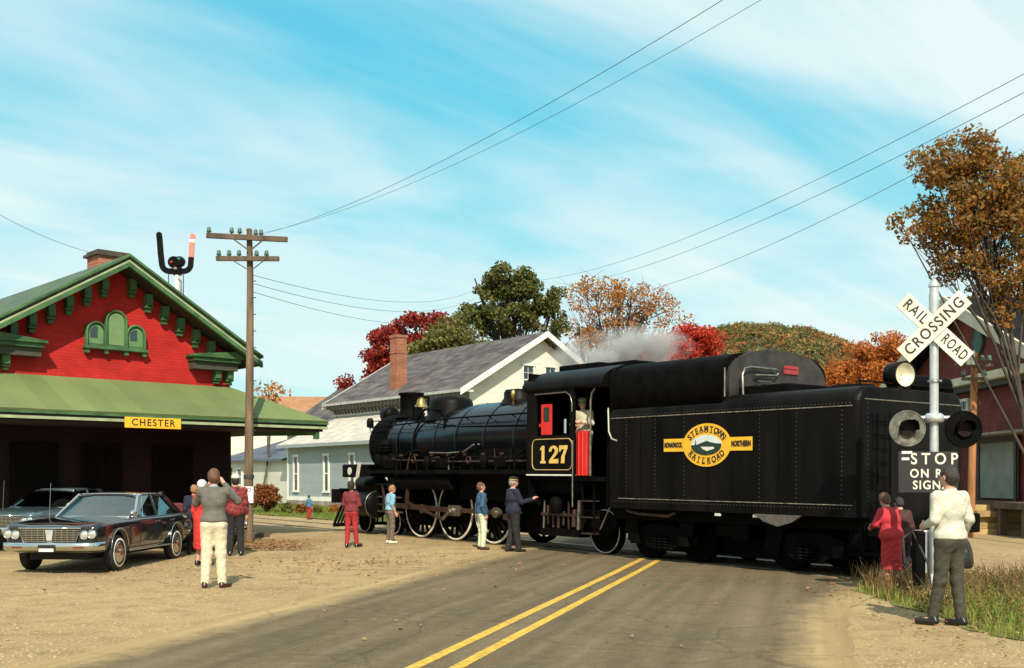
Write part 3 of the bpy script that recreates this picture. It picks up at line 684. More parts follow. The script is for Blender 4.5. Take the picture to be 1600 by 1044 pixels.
plat = MB().box(FLx, WR + 0.7, 1.0, DEEP, 0, 0.2).build("platform", mat("worn_platform_planks", (0.10, 0.07, 0.05), 0.9, var=0.3, scale=4), station)
# station name board
sg_root = empty("station_name_board", st_w(-2.555, -0.075, 2.955), SA, "yellow station board reading CHESTER on the canopy edge", "sign")
MB().box(-0.69, 0.69, -0.035, 0.0, -0.125, 0.125).build("board", M_yellow, sg_root, 0.006)
put_text("lettering", "CHESTER", 0.225, M_letterblk, sg_root, plane_matrix((0, -0.037, 0.0), (1, 0, 0), (0, 0, 1)), weight=0.004, spacing=1.22, depth=0.002)

# ---------------------------------------------------------------- order semaphore above the station roof
SY = 30.9; sp = lambda px, py: at(px, py, SY)
c0 = sp(277, 470)
sem = empty("semaphore_signal", (c0.x, SY, c0.z - 1.1), 0, "train order semaphore on station roof, black blade raised beside a red and white striped blade", "signal")
def sl_(px, py, dy=0.0):
    p = sp(px, py); return (p.x - c0.x, dy, p.z - (c0.z - 1.1))
b = MB(); b.cyl(sl_(277, 560), sl_(277, 424), 0.10, 0.075, 14); b.build("mast", M_white, sem)
b = MB()
for px in (264.5, 287.5, 284): b.tube([sl_(px, 540, -0.06), sl_(px, 428 if px != 284 else 440, -0.06)] + ([sl_(279, 436, -0.06)] if px == 284 else []), 0.014, 6)
for py in range(440, 520, 14): b.tube([sl_(284, py, -0.06), sl_(287.5, py, -0.06)], 0.008, 5)
b.build("ladder_rod", M_wire, sem)
b = MB(); b.lathe([(0.15, -0.10), (0.17, -0.05), (0.17, 0.05), (0.15, 0.10)], sl_(272, 410), (0, 1, 0), 20); b.lathe([(0.13, -0.12), (0.15, -0.05), (0.15, 0.05), (0.13, 0.10)], sl_(281, 409), (0, 1, 0), 20)
b.box(sl_(271, 0)[0], sl_(283, 0)[0], -0.08, 0.08, sl_(0, 430)[2], sl_(0, 404)[2]); b.build("spectacle", M_black, sem)
for (px, py, c_) in ((270, 411, (0.30, 0.02, 0.02)), (281.5, 406, (0.02, 0.16, 0.14)), (276, 421, (0.25, 0.2, 0.15))):
    p = sl_(px, py); MB().lathe([(0.03, 0), (0.05, 0.03), (0.05, 0.05)], (p[0], -0.16, p[2]), (0, 1, 0), 14).build("lens", mat("coloured_lens", c_, 0.1, var=0.05), sem)
def blade(pts, w, name, m_):
    b = MB()
    pts = [Vector(sl_(*p)) for p in pts]
    n = len(pts); L_, R_ = [], []
    for i, p in enumerate(pts):
        d = (pts[min(i + 1, n - 1)] - pts[max(i - 1, 0)]).normalized(); q = Vector((d.z, 0, -d.x)) * w / 2
        L_.append(p - q); R_.append(p + q)
    poly = [(p.x, p.z) for p in L_] + [(p.x, p.z) for p in reversed(R_)]
    b.prism(poly, (0, -0.02, 0), (1, 0, 0), (0, 0, 1), (0, 0.04, 0)); b.build(name, m_, sem); return b
def arc(cx, cy, r, a0, a1, n=7): return [(cx + r * math.cos(R(a0 + (a1 - a0) * i / n)), cy + r * math.sin(R(a0 + (a1 - a0) * i / n))) for i in range(n + 1)]
blade([(272, 424), (266, 424)] + arc(265, 412, 12, 90, 180) + [(251, 395), (249.5, 374), (249, 370), (248.5, 366)], 0.165, "black_blade", M_black)
MB().cyl(tuple(Vector(sl_(248.7, 367)) + Vector((0, -0.021, 0))), tuple(Vector(sl_(248.7, 367)) + Vector((0, 0.021, 0))), 0.0825, n=18).build("blade_tip", M_black, sem)
blade([(281, 424), (288, 424)] + arc(287, 413, 11, 90, 0) + [(298.5, 406), (299, 402)], 0.155, "blade_arm", M_black)
M_pink = mat("faded_red_blade_paint", (0.62, 0.19, 0.13), 0.6, var=0.1, scale=20)
blade([(299, 401.6), (300, 379)], 0.15, "red_stripe", M_pink)
blade([(300, 378.8), (300.3, 374)], 0.15, "white_stripe", M_white)
blade([(300.3, 373.8), (301, 369)], 0.15, "red_stripe", M_pink)
MB().cyl(tuple(Vector(sl_(301, 369)) + Vector((0, -0.021, 0))), tuple(Vector(sl_(301, 369)) + Vector((0, 0.021, 0))), 0.075, n=18).build("blade_tip", M_pink, sem)

# ---------------------------------------------------------------- freight house (white gable, slate roof, grey lean-to)
FHX, FHY = -40.47, 28.0
p = L2W(FHX, FHY); fz = zg(*p)
M_greytrim = mat("weathered_grey_trim", (0.36, 0.38, 0.33), 0.7, var=0.2, scale=3)
M_bracket = mat("eave_shaded_bracket", (0.15, 0.15, 0.12), 0.8, var=0.25, scale=6)  # grey green darkened to carry the shade under the eave
fh = empty("freight_house", (p[0], p[1], 0), TRACK_ANGLE, "long freight house with dark slate roof, white gable and grey clapboard lean-to", "building")
X1, X0 = -0.55, -12.9
EZ, RZ, HW = 5.72, 8.72, 5.08
w = MB(); w.prism([(0.75, fz), (2 * HW - 0.75, fz), (2 * HW - 0.75, EZ + 0.25), (HW, RZ - 0.25), (0.75, EZ + 0.25)], (X0, 0, 0), (0, 1, 0), (0, 0, 1), (X1 - X0, 0, 0)); w.build("wall", M_whitesiding, fh)
for sg in (0, 1):
    y0, y1 = (0, HW) if sg == 0 else (2 * HW, HW)
    t = 0.14
    MB().prism([(y0, EZ), (y1, RZ), (y1, RZ - t), (y0, EZ - t)], (-13.25, 0, 0), (0, 1, 0), (0, 0, 1), (13.25, 0, 0)).build("roof", M_slate, fh)
    MB().prism([(y0, EZ + 0.012), (y1, RZ + 0.012), (y1, RZ - 0.27), (y0, EZ - 0.27)], (0.004, 0, 0), (0, 1, 0), (0, 0, 1), (0.07, 0, 0)).build("rake_board", M_white, fh)
    MB().prism([(y0, EZ + 0.012), (y1, RZ + 0.012), (y1, RZ - 0.27), (y0, EZ - 0.27)], (-13.32, 0, 0), (0, 1, 0), (0, 0, 1), (0.066, 0, 0)).build("rake_board", M_white, fh)
MB().box(-13.25, 0.0, -0.03, 0.04, EZ - 0.13, EZ - 0.005).build("eave_board", M_greytrim, fh)
MB().box(-13.2, 0.0, 0.05, 0.74, EZ - 0.10, EZ - 0.03).build("soffit", M_white, fh)
bq = None
for i in range(36):
    x = -13.0 + i * 0.36
    if bq is None:
        m_ = MB(); m_.prism([(-0.12, 0), (0.5, 0), (0.5, -0.46), (0.40, -0.46), (0.30, -0.28), (0.05, -0.20), (-0.12, -0.18)], (-0.075, 0, 0), (0, 1, 0), (0, 0, 1), (0.15, 0, 0)); bq = m_.build("bracket", M_bracket, fh); bq.location = (x, 0.24, EZ - 0.10)
    else: share(bq, "bracket", fh, (x, 0.24, EZ - 0.10))
for i in range(9):            # brackets below the rakes of the gable
    for sg in (0, 1):
        y = 0.5 + i * 0.5; yy = y if sg == 0 else 2 * HW - y
        share(bq, "bracket", fh, (-0.5, yy, EZ + y / HW * (RZ - EZ) - 0.14), (0, 0, R(90)), (0.8, 0.9, 0.8))
def sash_window(parent, M_, wd, ht, frame_mat, rows=2, cols=2, pane_mat=None, t=0.07):
    """window in its own x (right) / z (up) plane, facing -y; M_ places it"""
    def tf(b): b.v = [tuple(M_ @ Vector(q)) for q in b.v]; return b
    b = MB(); b.box(-wd / 2 - t, -wd / 2, -0.05, 0.02, 0, ht); b.box(wd / 2, wd / 2 + t, -0.05, 0.02, 0, ht); b.box(-wd / 2 - t - 0.04, wd / 2 + t + 0.04, -0.07, 0.02, ht, ht + t * 1.3)
    b.box(-wd / 2, wd / 2, -0.005, 0.02, ht / 2 - 0.025, ht / 2 + 0.025)
    wdw = tf(b).build("window", frame_mat, parent)
    tf(MB().box(-wd / 2 - t - 0.03, wd / 2 + t + 0.03, -0.09, 0.02, -t, -0.002)).build("sill", frame_mat, wdw)
    for r_ in range(2):
        z0, z1 = (0.0, ht / 2 - 0.025) if r_ == 0 else (ht / 2 + 0.025, ht)
        for c_ in range(cols):
            x0 = -wd / 2 + wd / cols * c_ + 0.018; x1 = -wd / 2 + wd / cols * (c_ + 1) - 0.018
            for k_ in range(rows // 2 if rows > 2 else 1):
                n_ = rows // 2 if rows > 2 else 1; a0 = z0 + (z1 - z0) * k_ / n_ + 0.015; a1 = z0 + (z1 - z0) * (k_ + 1) / n_ - 0.015
                tf(MB().box(x0, x1, 0.0, 0.012, a0, a1)).build("pane", pane_mat or M_pane, wdw)
    tf(MB().box(-wd / 2, wd / 2, 0.0125, 0.018, 0, ht)).build("muntin", frame_mat, wdw)
    return wdw
for yy in (HW - 0.75, HW + 0.62):
    sash_window(fh, Matrix.Translation((X1 + 0.02, yy, 5.72)) @ Matrix.Rotation(R(90), 4, 'Z'), 0.62, 1.35, M_white, 4, 2)
# lean-to on the near side
LW = -2.55; LX0 = -12.3
MB().prism([(LW, fz + 0.35), (0.75, fz + 0.35), (0.75, 4.8), (LW, 3.3)], (LX0, 0, 0), (0, 1, 0), (0, 0, 1), (11.9, 0, 0)).build("lean_to_wall", M_greysiding, fh)
MB().box(LX0 - 0.03, -0.37, LW - 0.04, 0.7, fz - 0.05, fz + 0.35).build("foundation", M_stone, fh)
MB().box(LX0 - 0.02, -0.38, LW - 0.03, LW + 0.02, fz + 0.35, fz + 0.55).build("skirt_board", M_white, fh)
for x in (LX0 - 0.02,): MB().box(x, x + 0.14, LW - 0.025, LW + 0.1, fz + 0.55, 3.3).build("corner_board", M_white, fh)
MB().prism([(LW - 0.45, 3.42), (0.72, 5.05), (0.72, 4.93), (LW - 0.45, 3.30)], (LX0 - 0.35, 0, 0), (0, 1, 0), (0, 0, 1), (12.3, 0, 0)).build("lean_to_roof", M_paleshingle, fh)
MB().box(LX0 - 0.36, -0.35, LW - 0.50, LW - 0.42, 3.24, 3.40).build("lean_to_eave", M_greysiding, fh)
for px in (463, 510.5, 551, 600, 650):
    r_ = (px - 800) / FOC; y_ = FHY + LW; x_ = y_ * (r_ * SN - CS) / (SN + r_ * CS)
    sash_window(fh, Matrix.Translation((x_ - FHX, LW - 0.005, 1.05)), 0.40, 1.72, M_white, 2, 1, t=0.10)
# brick chimney on the near slope
cx_, cy_ = -47.5 - FHX, 1.05
c_ = MB(); c_.box(cx_ - 0.33, cx_ + 0.33, cy_ - 0.30, cy_ + 0.30, 5.9, 8.80); cc = c_.build("chimney", M_brickch, fh)
c_ = MB(); c_.box(cx_ - 0.37, cx_ + 0.37, cy_ - 0.34, cy_ + 0.34, 8.80, 8.93); c_.box(cx_ - 0.36, cx_ + 0.36, cy_ - 0.33, cy_ + 0.33, 8.0, 8.08); c_.build("chimney_cap", M_brickch, cc)
# lower wing beyond the far end
MB().prism([(0.9, fz), (8.0, fz), (8.0, 4.6), (4.4, 7.0), (0.9, 4.6)], (-19.5, 0, 0), (0, 1, 0), (0, 0, 1), (6.55, 0, 0)).build("wing_wall", M_whitesiding, fh)
for a_, b_ in ((0.3, 4.4), (8.6, 4.4)):
    MB().prism([(a_, 4.35), (b_, 7.15), (b_, 7.0), (a_, 4.2)], (-19.8, 0, 0), (0, 1, 0), (0, 0, 1), (6.5, 0, 0)).build("wing_roof", M_slate, fh)

# ---------------------------------------------------------------- white shed left of the lean-to
p = L2W(-58.0, 26.0); sz = zg(*p)
shed = empty("white_shed", (p[0], p[1], sz), TRACK_ANGLE, "low white shed with a dark blue grey roof behind the utility pole", "shed")
MB().prism([(0, 0), (4.5, 0), (4.5, 3.6), (0, 2.35)], (-5.2, 0, 0), (0, 1, 0), (0, 0, 1), (9.2, 0, 0)).build("wall", M_whitesiding, shed)
MB().prism([(-0.35, 2.30), (4.7, 3.75), (4.7, 3.87), (-0.35, 2.42)], (-5.5, 0, 0), (0, 1, 0), (0, 0, 1), (9.8, 0, 0)).build("roof", M_bluegreyroof, shed)
sash_window(shed, Matrix.Translation((-2.2, -0.005, 1.0)), 0.55, 0.9, M_white, 2, 2)
d = MB().box(-4.2, -3.3, -0.04, 0, 0, 2.0).build("door", M_green, shed); MB().box(-3.45, -3.38, -0.07, -0.04, 0.95, 1.05).build("handle", M_steel, d)

# ---------------------------------------------------------------- far house with a rusty brown roof
p = at(455, 700, 88); hz = 0.3
house = empty("far_house", (p.x, 88, hz), R(8), "distant house showing only its rusty brown roof behind the green canopy", "house")
MB().prism([(-4.5, 0), (4.5, 0), (4.5, 5.2), (0, 7.7), (-4.5, 5.2)], (-6, 0, 0), (0, 1, 0), (0, 0, 1), (13, 0, 0)).build("wall", M_whitesiding, house)
for q in (-1, 1): MB().prism([(q * 4.9, 5.2), (0, 8.0), (0, 7.85), (q * 4.9, 5.05)], (-6.4, 0, 0), (0, 1, 0), (0, 0, 1), (13.8, 0, 0)).build("roof", M_brownroof, house)
for q in (-3.5, 0, 3.5): sash_window(house, Matrix.Translation((q, -4.5, 1.2)), 0.8, 1.6, M_white, 2, 2)

# ---------------------------------------------------------------- red brick store at the right
BX, BY = 15.0, 35.8
store = empty("brick_store", (BX, BY, 0), 0, "dull red brick gable building with cream trim behind the crossing signal", "building")
HWB = 6.7; CZ = 4.80; PZ = 7.62
w = MB(); w.prism([(-HWB + 0.25, 0), (HWB - 0.25, 0), (HWB - 0.25, CZ), (0, PZ - 0.22), (-HWB + 0.25, CZ)], (0, 0, 0), (0, 1, 0), (0, 0, 1), (16, 0, 0)); w.build("wall", M_brickbarn, store)
M_cream = mat("cream_trim", (0.55, 0.50, 0.36), 0.6, var=0.12, scale=2)
for q in (-1, 1):
    MB().prism([(q * (HWB + 0.35), CZ - 0.05), (0, PZ), (0, PZ - 0.13), (q * (HWB + 0.35), CZ - 0.18)], (-0.75, 0, 0), (0, 1, 0), (0, 0, 1), (17.5, 0, 0)).build("roof", mat("shade_black_roofing", (0.010, 0.011, 0.009), 0.95, var=0.3, spec=0.1), store)  # roofing coloured black in place of the shaded soffit below the rake
    MB().prism([(q * (HWB + 0.37), CZ + 0.0), (0, PZ + 0.03), (0, PZ - 0.40), (q * (HWB + 0.37), CZ - 0.38)], (-0.84, 0, 0), (0, 1, 0), (0, 0, 1), (0.075, 0, 0)).build("rake_board", M_cream, store)
MB().box(-0.62, -0.005, -HWB, HWB, CZ - 0.16, CZ + 0.10).build("cornice", M_cream, store, 0.02)
MB().box(-0.40, -0.004, -HWB + 0.1, HWB - 0.1, CZ - 0.34, CZ - 0.165).build("cornice_board", M_letterblk, store)
for yy in (0.15, 3.4):
    sash_window(store, Matrix.Translation((-0.02, yy, 3.05)) @ Matrix.Rotation(R(-90), 4, 'Z'), 0.42, 1.15, M_white, 4, 2)
for y0, y1 in ((-3.6, -1.2), (1.4, 3.4)):
    d = MB().box(-0.12, -0.01, y0, y1, 1.05, 2.75).build("loading_door", mat("grey_green_door", (0.20, 0.23, 0.19), 0.7, var=0.15, scale=2), store)
    fr = MB(); fr.box(-0.16, -0.122, y0 - 0.16, y0, 0.95, 2.9); fr.box(-0.16, -0.122, y1, y1 + 0.16, 0.95, 2.9); fr.box(-0.165, -0.122, y0 - 0.16, y1 + 0.16, 2.751, 2.95); fr.build("door_frame", M_letterblk, d)
MB().box(-0.95, -0.01, -HWB, HWB, 2.95, 3.02).build("awning_board", M_stone, store)
dk = MB().box(-1.1, 0, -HWB, HWB, 0.80, 0.98).build("loading_dock", M_wood, store)
for yy in np.arange(-6, 6.5, 1.5): MB().box(-1.0, -0.8, yy - 0.1, yy + 0.1, 0, 0.80).build("dock_post", M_wood, store)
rs = MB().cyl((-0.08, -0.9, 6.05), (-0.01, -0.9, 6.05), 0.42, n=28).build("round_sign", mat("dark_green_sign", (0.02, 0.10, 0.07), 0.5, var=0.2, scale=5), store)
MB().torus((-0.085, -0.9, 6.05), (1, 0, 0), 0.36, 0.02, 28, 6).build("sign_ring", M_insul, rs)
# ================================================================== THE TRAIN
def train_root(name, ox, label, cat):
    e = empty(name, (*L2W(-14 + ox, YC), 0.03 - GRADE * ox), 0, label, cat)
    e.rotation_euler = (0, GRADE, TRACK_ANGLE); return e
TOX, LOX = 0.7, -9.0
tender = train_root("locomotive_tender", TOX, "black riveted steam tender with yellow oval railroad emblem", "tender")
loco = train_root("steam_locomotive", LOX, "black steam locomotive numbered 127 with white rimmed driving wheels", "locomotive")
def T(b, name, m, parent=None, bevel=0.0):
    if parent is None: return b.build(name, m, tender, bevel, (-TOX, 0, 0))
    return b.build(name, m, parent, bevel)
def Lc(b, name, m, parent=None, bevel=0.0):
    if parent is None: return b.build(name, m, loco, bevel, (-LOX, 0, 0))
    return b.build(name, m, parent, bevel)
HB = 1.55
# ---- tank
def shoulder(y, z, r, n=6, sg=1):       # quarter round from the side to the top
    return [(sg * (y - r + r * math.cos(math.pi / 2 * i / n)), z - r + r * math.sin(math.pi / 2 * i / n)) for i in range(n + 1)]
prof = [(-HB, 1.02)] + [(-p_[0], p_[1]) for p_ in shoulder(HB, 3.14, 0.30, 8)] + shoulder(HB, 3.14, 0.30, 8)[::-1] + [(HB, 1.02)]
def round_prism(prof, x0, x1, rc=0.12, n=5):
    """prism along x whose rear vertical corners are rounded"""
    b = MB(); rings = []
    cy = 0.0
    def ring(x, inset):
        return [(x, y * (HB - inset) / HB, 1.02 + (z - 1.02) * 1.0 if z < 2.9 else z - inset * 0.25) for y, z in prof]
    rings.append(ring(x0, 0)); rings.append(ring(x1 - rc, 0))
    for i in range(1, n + 1):
        a = math.pi / 2 * i / n; rings.append(ring(x1 - rc + rc * math.sin(a), rc * (1 - math.cos(a))))
    b.ring(rings, True, 0, False); return b
tank = T(round_prism(prof, -2.2, 3.61), "tank", M_black)
T(MB().box(-2.4, 3.75, -1.25, 1.25, 0.80, 1.018), "frame_sill", M_blackd)
T(MB().box(3.751, 3.95, -1.5, 1.5, 0.72, 1.05), "rear_beam", M_blackd, None, 0.02)
# ---- beading and rivets
def rivets(pts, nrm, r=0.012):
    b = MB(); n = Vector(nrm)
    a, c = b.frame(n)
    for p_ in pts:
        p_ = Vector(p_); b.add([p_ + a * r, p_ + c * r, p_ - a * r, p_ - c * r, p_ + n * r * 0.9], [(0, 1, 4), (1, 2, 4), (2, 3, 4), (3, 0, 4)], 0, True)
    return b
M_rivet = mat("polished_rivet_heads", (0.10, 0.09, 0.075), 0.35, metal=0.6, var=0.3)
def riv(pts, nrm, parent=None, fn=None, r=0.012):
    o = (fn or T)(rivets(pts, nrm, r), "rivet_row", M_rivet); o["kind"] = "stuff"; return o
xs_ = np.arange(-2.1, 3.5, 0.075)
riv([(x, -HB - 0.001, 2.86) for x in xs_], (0, -1, 0)); riv([(x, -HB - 0.001, 1.16) for x in xs_], (0, -1, 0))
for xv in (-1.72, -0.92, 0.0 - 0.16, 1.62, 2.4, 3.3): riv([(xv, -HB - 0.001, z) for z in np.arange(1.24, 2.84, 0.075)], (0, -1, 0))
riv([(3.612, y, z) for y in (-1.3, 1.3) for z in np.arange(1.2, 3.0, 0.075)], (1, 0, 0), r=0.011)
T(MB().tube([(-2.2, -HB - 0.006, 2.81), (3.50, -HB - 0.006, 2.81)], 0.011, 6), "beading", mat("dull_beading", (0.20, 0.17, 0.12), 0.5, metal=0.3, var=0.5, scale=12))
T(MB().tube([(-1.95, -HB - 0.006, 1.215), (3.50, -HB - 0.006, 1.215)], 0.009, 6), "beading", mat("dull_lower_beading", (0.22, 0.19, 0.15), 0.5, metal=0.3, var=0.5, scale=12))
T(MB().tube([(3.615, -1.4, 2.92), (3.615, 1.4, 2.92)], 0.012, 6), "beading", M_steel)
# ---- arched coal bunker
def arch(hw, z0, zs_, zt, n=20, pw=0.9):
    p_ = [(-hw, z0)] + [(-hw * math.copysign(abs(math.cos(math.pi * i / n)) ** pw, math.cos(math.pi * i / n)), zs_ + (zt - zs_) * math.sin(math.pi * i / n) ** pw if 0 < i < n else zs_) for i in range(n + 1)] + [(hw, z0)]
    return p_
def arch_prism(hw, z0, zs_, zt, x0, x1, n=20, pw=0.9):
    b = MB(); pr = arch(hw, z0, zs_, zt, n, pw); b.ring([[(x, y, z) for y, z in pr] for x in (x0, x1)], True, 0, True, cyc=True); return b
T(arch_prism(1.51, 2.9, 3.46, 3.96, -2.15, 0.72, 32, 0.56), "coal_bunker", M_blackd)
T(arch_prism(1.40, 2.9, 3.40, 4.03, 0.721, 0.80, 28, 0.85), "bunker_end_plate", mat("grimy_end_plate", (0.030, 0.025, 0.020), 0.55, var=0.4, scale=4))
T(arch_prism(1.53, 2.9, 3.47, 3.99, -2.22, -2.152, 32, 0.56), "bunker_front_plate", M_blackd)
T(MB().box(0.801, 1.9, -1.1, 1.1, 3.12, 3.30), "sloped_deck", M_blackd, None, 0.03)
for z in (3.70, 3.60): T(MB().box(0.803, 0.83, 0.10, 0.52, z, z + 0.055 if z > 3.65 else z + 0.085), "red_marker", mat("faded_red_marker", (0.30, 0.03, 0.03), 0.5))
rail_pts = [(0.95, -1.2, 3.14), (0.93, -1.2, 3.5), (0.90, -1.1, 3.62), (0.88, -0.9, 3.66), (0.88, -0.2, 3.66), (0.88, -0.12, 3.60), (0.88, -0.2, 3.54), (0.88, -0.8, 3.52)]
T(MB().tube(rail_pts, 0.022, 8), "handrail", M_steel)
T(MB().tube([(0.78, -1.50, 3.10), (0.76, -1.48, 3.62)], 0.016, 6), "handrail", M_steel)
for i in range(5): T(MB().tube([(0.86, -0.7, 3.18 + i * 0.08), (0.86, -0.3, 3.18 + i * 0.08)], 0.012, 5), "ladder_rung", M_steel)
T(MB().lathe([(0.42, 0), (0.42, 0.10), (0.36, 0.16), (0.05, 0.18)], (2.4, 0, 3.12), (0, 0, 1), 24), "water_hatch", M_blackd)
T(MB().box(2.95, 3.5, 0.15, 1.45, 3.10, 3.42), "tool_box", M_blackd, None, 0.12)
T(MB().tube([(3.5, -1.35, 3.14), (3.5, -1.35, 3.22), (3.5, 1.35, 3.22), (3.5, 1.35, 3.14)], 0.018, 6), "deck_rail", M_blackd)
# ---- backup lamp
hl = T(MB().lathe([(0.01, -0.31), (0.20, -0.30), (0.225, -0.29), (0.225, 0.0), (0.205, 0.01), (0.205, -0.02)], (3.62, -0.28, 3.37), (0.96, -0.28, 0), 28, caps=False), "backup_lamp", M_black)
T(MB().lathe([(0.01, -0.10), (0.12, -0.08), (0.19, -0.015), (0.195, 0.0)], (3.62, -0.28, 3.37), (0.96, -0.28, 0), 24, caps=False), "reflector", mat("lamp_reflector", (0.75, 0.72, 0.55), 0.3, metal=0.5, var=0.1), hl)
b = MB(); b.box(3.35, 3.6, -0.45, -0.10, 3.12, 3.17); b.box(3.42, 3.52, -0.32, -0.24, 3.15, 3.25); T(b, "lamp_bracket", M_black)
# ---- rear end fittings
b = MB(); b.tube([(3.66, -1.1, 1.1), (3.66, -1.1, 2.7)], 0.02, 6); b.tube([(3.66, -0.75, 1.1), (3.66, -0.75, 2.7)], 0.02, 6)
for i in range(7): b.tube([(3.66, -1.1, 1.25 + i * 0.22), (3.66, -0.75, 1.25 + i * 0.22)], 0.014, 6)
T(b, "rear_ladder", M_blackd)
b = MB(); b.box(3.95, 4.25, -0.12, 0.12, 0.75, 1.0); b.box(4.2, 4.42, -0.2, 0.14, 0.70, 1.05); T(b, "coupler", M_rodred, None, 0.03)
b = MB(); b.tube([(3.96, 0.5, 0.9), (4.15, 0.5, 0.8), (4.2, 0.45, 0.45), (4.15, 0.3, 0.35)], 0.03, 8); T(b, "air_hose", M_letterblk)
b = MB(); b.box(3.6, 3.9, -1.5, -1.1, 0.42, 0.47); b.box(3.62, 3.66, -1.5, -1.46, 0.42, 0.9); b.box(3.62, 3.66, -1.14, -1.10, 0.42, 0.9); T(b, "corner_step", M_blackd)
# ---- trucks
def small_wheel(r, white=False):
    b = MB(); pr = [(0.05, -0.09), (0.10, -0.085), (0.11, -0.03), (r * 0.72, -0.02), (r * 0.78, -0.06), (r * 0.985, -0.065), (r, -0.05), (r, 0.05), (r * 1.06, 0.06), (r * 1.06, 0.08), (r * 0.7, 0.08), (0.05, 0.08)]
    b.lathe(pr, (0, 0, 0), (0, 1, 0), 32); return b
wt0 = None
def truck(x0, fn, parent, ox):
    global wt0
    for dx_ in (-0.66, 0.66):
        for sy in (-1, 1):
            loc = (x0 + dx_ - ox, sy * 0.74, 0.42)
            if wt0 is None:
                wt0 = small_wheel(0.42).build("wheel", M_blackd, parent); wt0.location = loc
            else: share(wt0, "wheel", parent, loc, (0, 0, 0 if sy < 0 else math.pi))
    for sy in (-1, 1):
        b = MB(); y0, y1 = sorted((sy * 1.02, sy * 1.14))
        b.prism([(x0 - 0.95, 0.52), (x0 - 0.95, 0.36), (x0 - 0.5, 0.33), (x0 - 0.25, 0.20), (x0 + 0.25, 0.20), (x0 + 0.5, 0.33), (x0 + 0.95, 0.36), (x0 + 0.95, 0.52), (x0 + 0.3, 0.72), (x0 - 0.3, 0.72)], (0, y0, 0), (1, 0, 0), (0, 0, 1), (0, y1 - y0, 0)); fn(b, "side_frame", M_blackd, None, 0.015)
        for dx_ in (-0.66, 0.66):
            b = MB(); b.box(x0 + dx_ - 0.12, x0 + dx_ + 0.12, min(sy * 1.14, sy * 1.24), max(sy * 1.14, sy * 1.24), 0.31, 0.55); fn(b, "journal_box", M_blackd, None, 0.02)
        for dx_ in (-0.14, 0.0, 0.14):
            b = MB()
            for k in range(5): b.torus((x0 + dx_, sy * 1.17, 0.27 + k * 0.055), (0, 0, 1), 0.05, 0.018, 12, 5)
            fn(b, "spring", M_blackd)
    fn(MB().box(x0 - 0.2, x0 + 0.2, -1.0, 1.0, 0.55, 0.78), "bolster", M_blackd)
truck(-1.15, T, tender, TOX); truck(2.35, T, tender, TOX)
for x in (-1.81, -0.49, 1.69, 3.01): T(MB().cyl((x, -0.75, 0.42), (x, 0.75, 0.42), 0.07), "axle", M_blackd)
T(MB().box(-2.3, 3.6, -0.60, 0.95, 0.16, 0.80), "centre_sill_filler", M_blackd)  # sill enlarged to a dark block, stopping light between the trucks
for x in (-2.1, -0.6, 0.75, 1.5, 3.2): T(MB().box(x, x + 0.35, -1.22, -0.9, 0.5, 0.80), "brake_cylinder_box", M_blackd, None, 0.03)
for x in (-1.32, 0.42, 2.02): T(MB().box(x, x + 0.012, -HB - 0.006, -HB + 0.01, 1.03, 2.80), "plate_seam", M_blackd)
# brake gear and boxes under the sill
b = MB(); b.box(0.2, 0.9, -1.1, -0.6, 0.55, 0.79); T(b, "equipment_box", M_blackd, None, 0.02)
b = MB(); b.prism([(1.55, 1.02), (2.55, 1.02), (2.35, 0.90), (2.05, 0.82), (1.75, 0.90)], (0, -1.60, 0), (1, 0, 0), (0, 0, 1), (0, 0.05, 0)); T(b, "hinged_flap", mat("dusty_steel_flap", (0.10, 0.085, 0.07), 0.6, var=0.4, scale=20))
b = MB(); b.tube([(-1.9, -1.35, 0.98), (-1.5, -1.4, 0.92), (-0.7, -1.4, 0.9), (-0.5, -1.4, 0.98)], 0.035, 8); T(b, "pipe", M_rodred)
for x in (0.62, 1.50): T(MB().box(x, x + 0.10, -1.57, -1.50, 0.955, 1.00), "white_stencil", M_white)
# ---- the emblem
YF = -HB - 0.004
emb = T(MB().prism([(-0.67 + 0.0, 2.125), (1.47, 2.125), (1.47, 2.365), (-0.67, 2.365)], (0, YF - 0.012, 0), (1, 0, 0), (0, 0, 1), (0, 0.010, 0)), "emblem", M_yellow)
ocx, ocz = 0.41, 2.235
def oval(hw, hh, n=44, cx=ocx, cz=ocz): return [(cx + hw * math.cos(2 * math.pi * i / n), cz + hh * math.sin(2 * math.pi * i / n)) for i in range(n)]
b = MB().prism(oval(0.575, 0.395), (0, YF - 0.018, 0), (1, 0, 0), (0, 0, 1), (0, 0.014, 0)); b.build("oval", M_yellow, emb)
b = MB().prism(oval(0.37, 0.185), (0, YF - 0.022, 0), (1, 0, 0), (0, 0, 1), (0, 0.003, 0)); b.build("scene_sky", mat("emblem_sky", (0.62, 0.66, 0.62), 0.5, var=0.05), emb)
def clip_oval(poly_fn):
    return poly_fn
mt_ = [(ocx - 0.37, ocz - 0.002)] + [(ocx - 0.22, ocz + 0.01), (ocx - 0.05, ocz + 0.06), (ocx + 0.02, ocz + 0.075), (ocx + 0.1, ocz + 0.05), (ocx + 0.22, ocz + 0.03), (ocx + 0.365, ocz + 0.02)] + [(ocx + 0.37 * math.cos(-math.pi * i / 20), ocz + 0.185 * math.sin(-math.pi * i / 20)) for i in range(1, 20)]
MB().prism(mt_, (0, YF - 0.0245, 0), (1, 0, 0), (0, 0, 1), (0, 0.002, 0)).build("scene_mountain", mat("emblem_dark_green", (0.012, 0.03, 0.018), 0.5), emb)
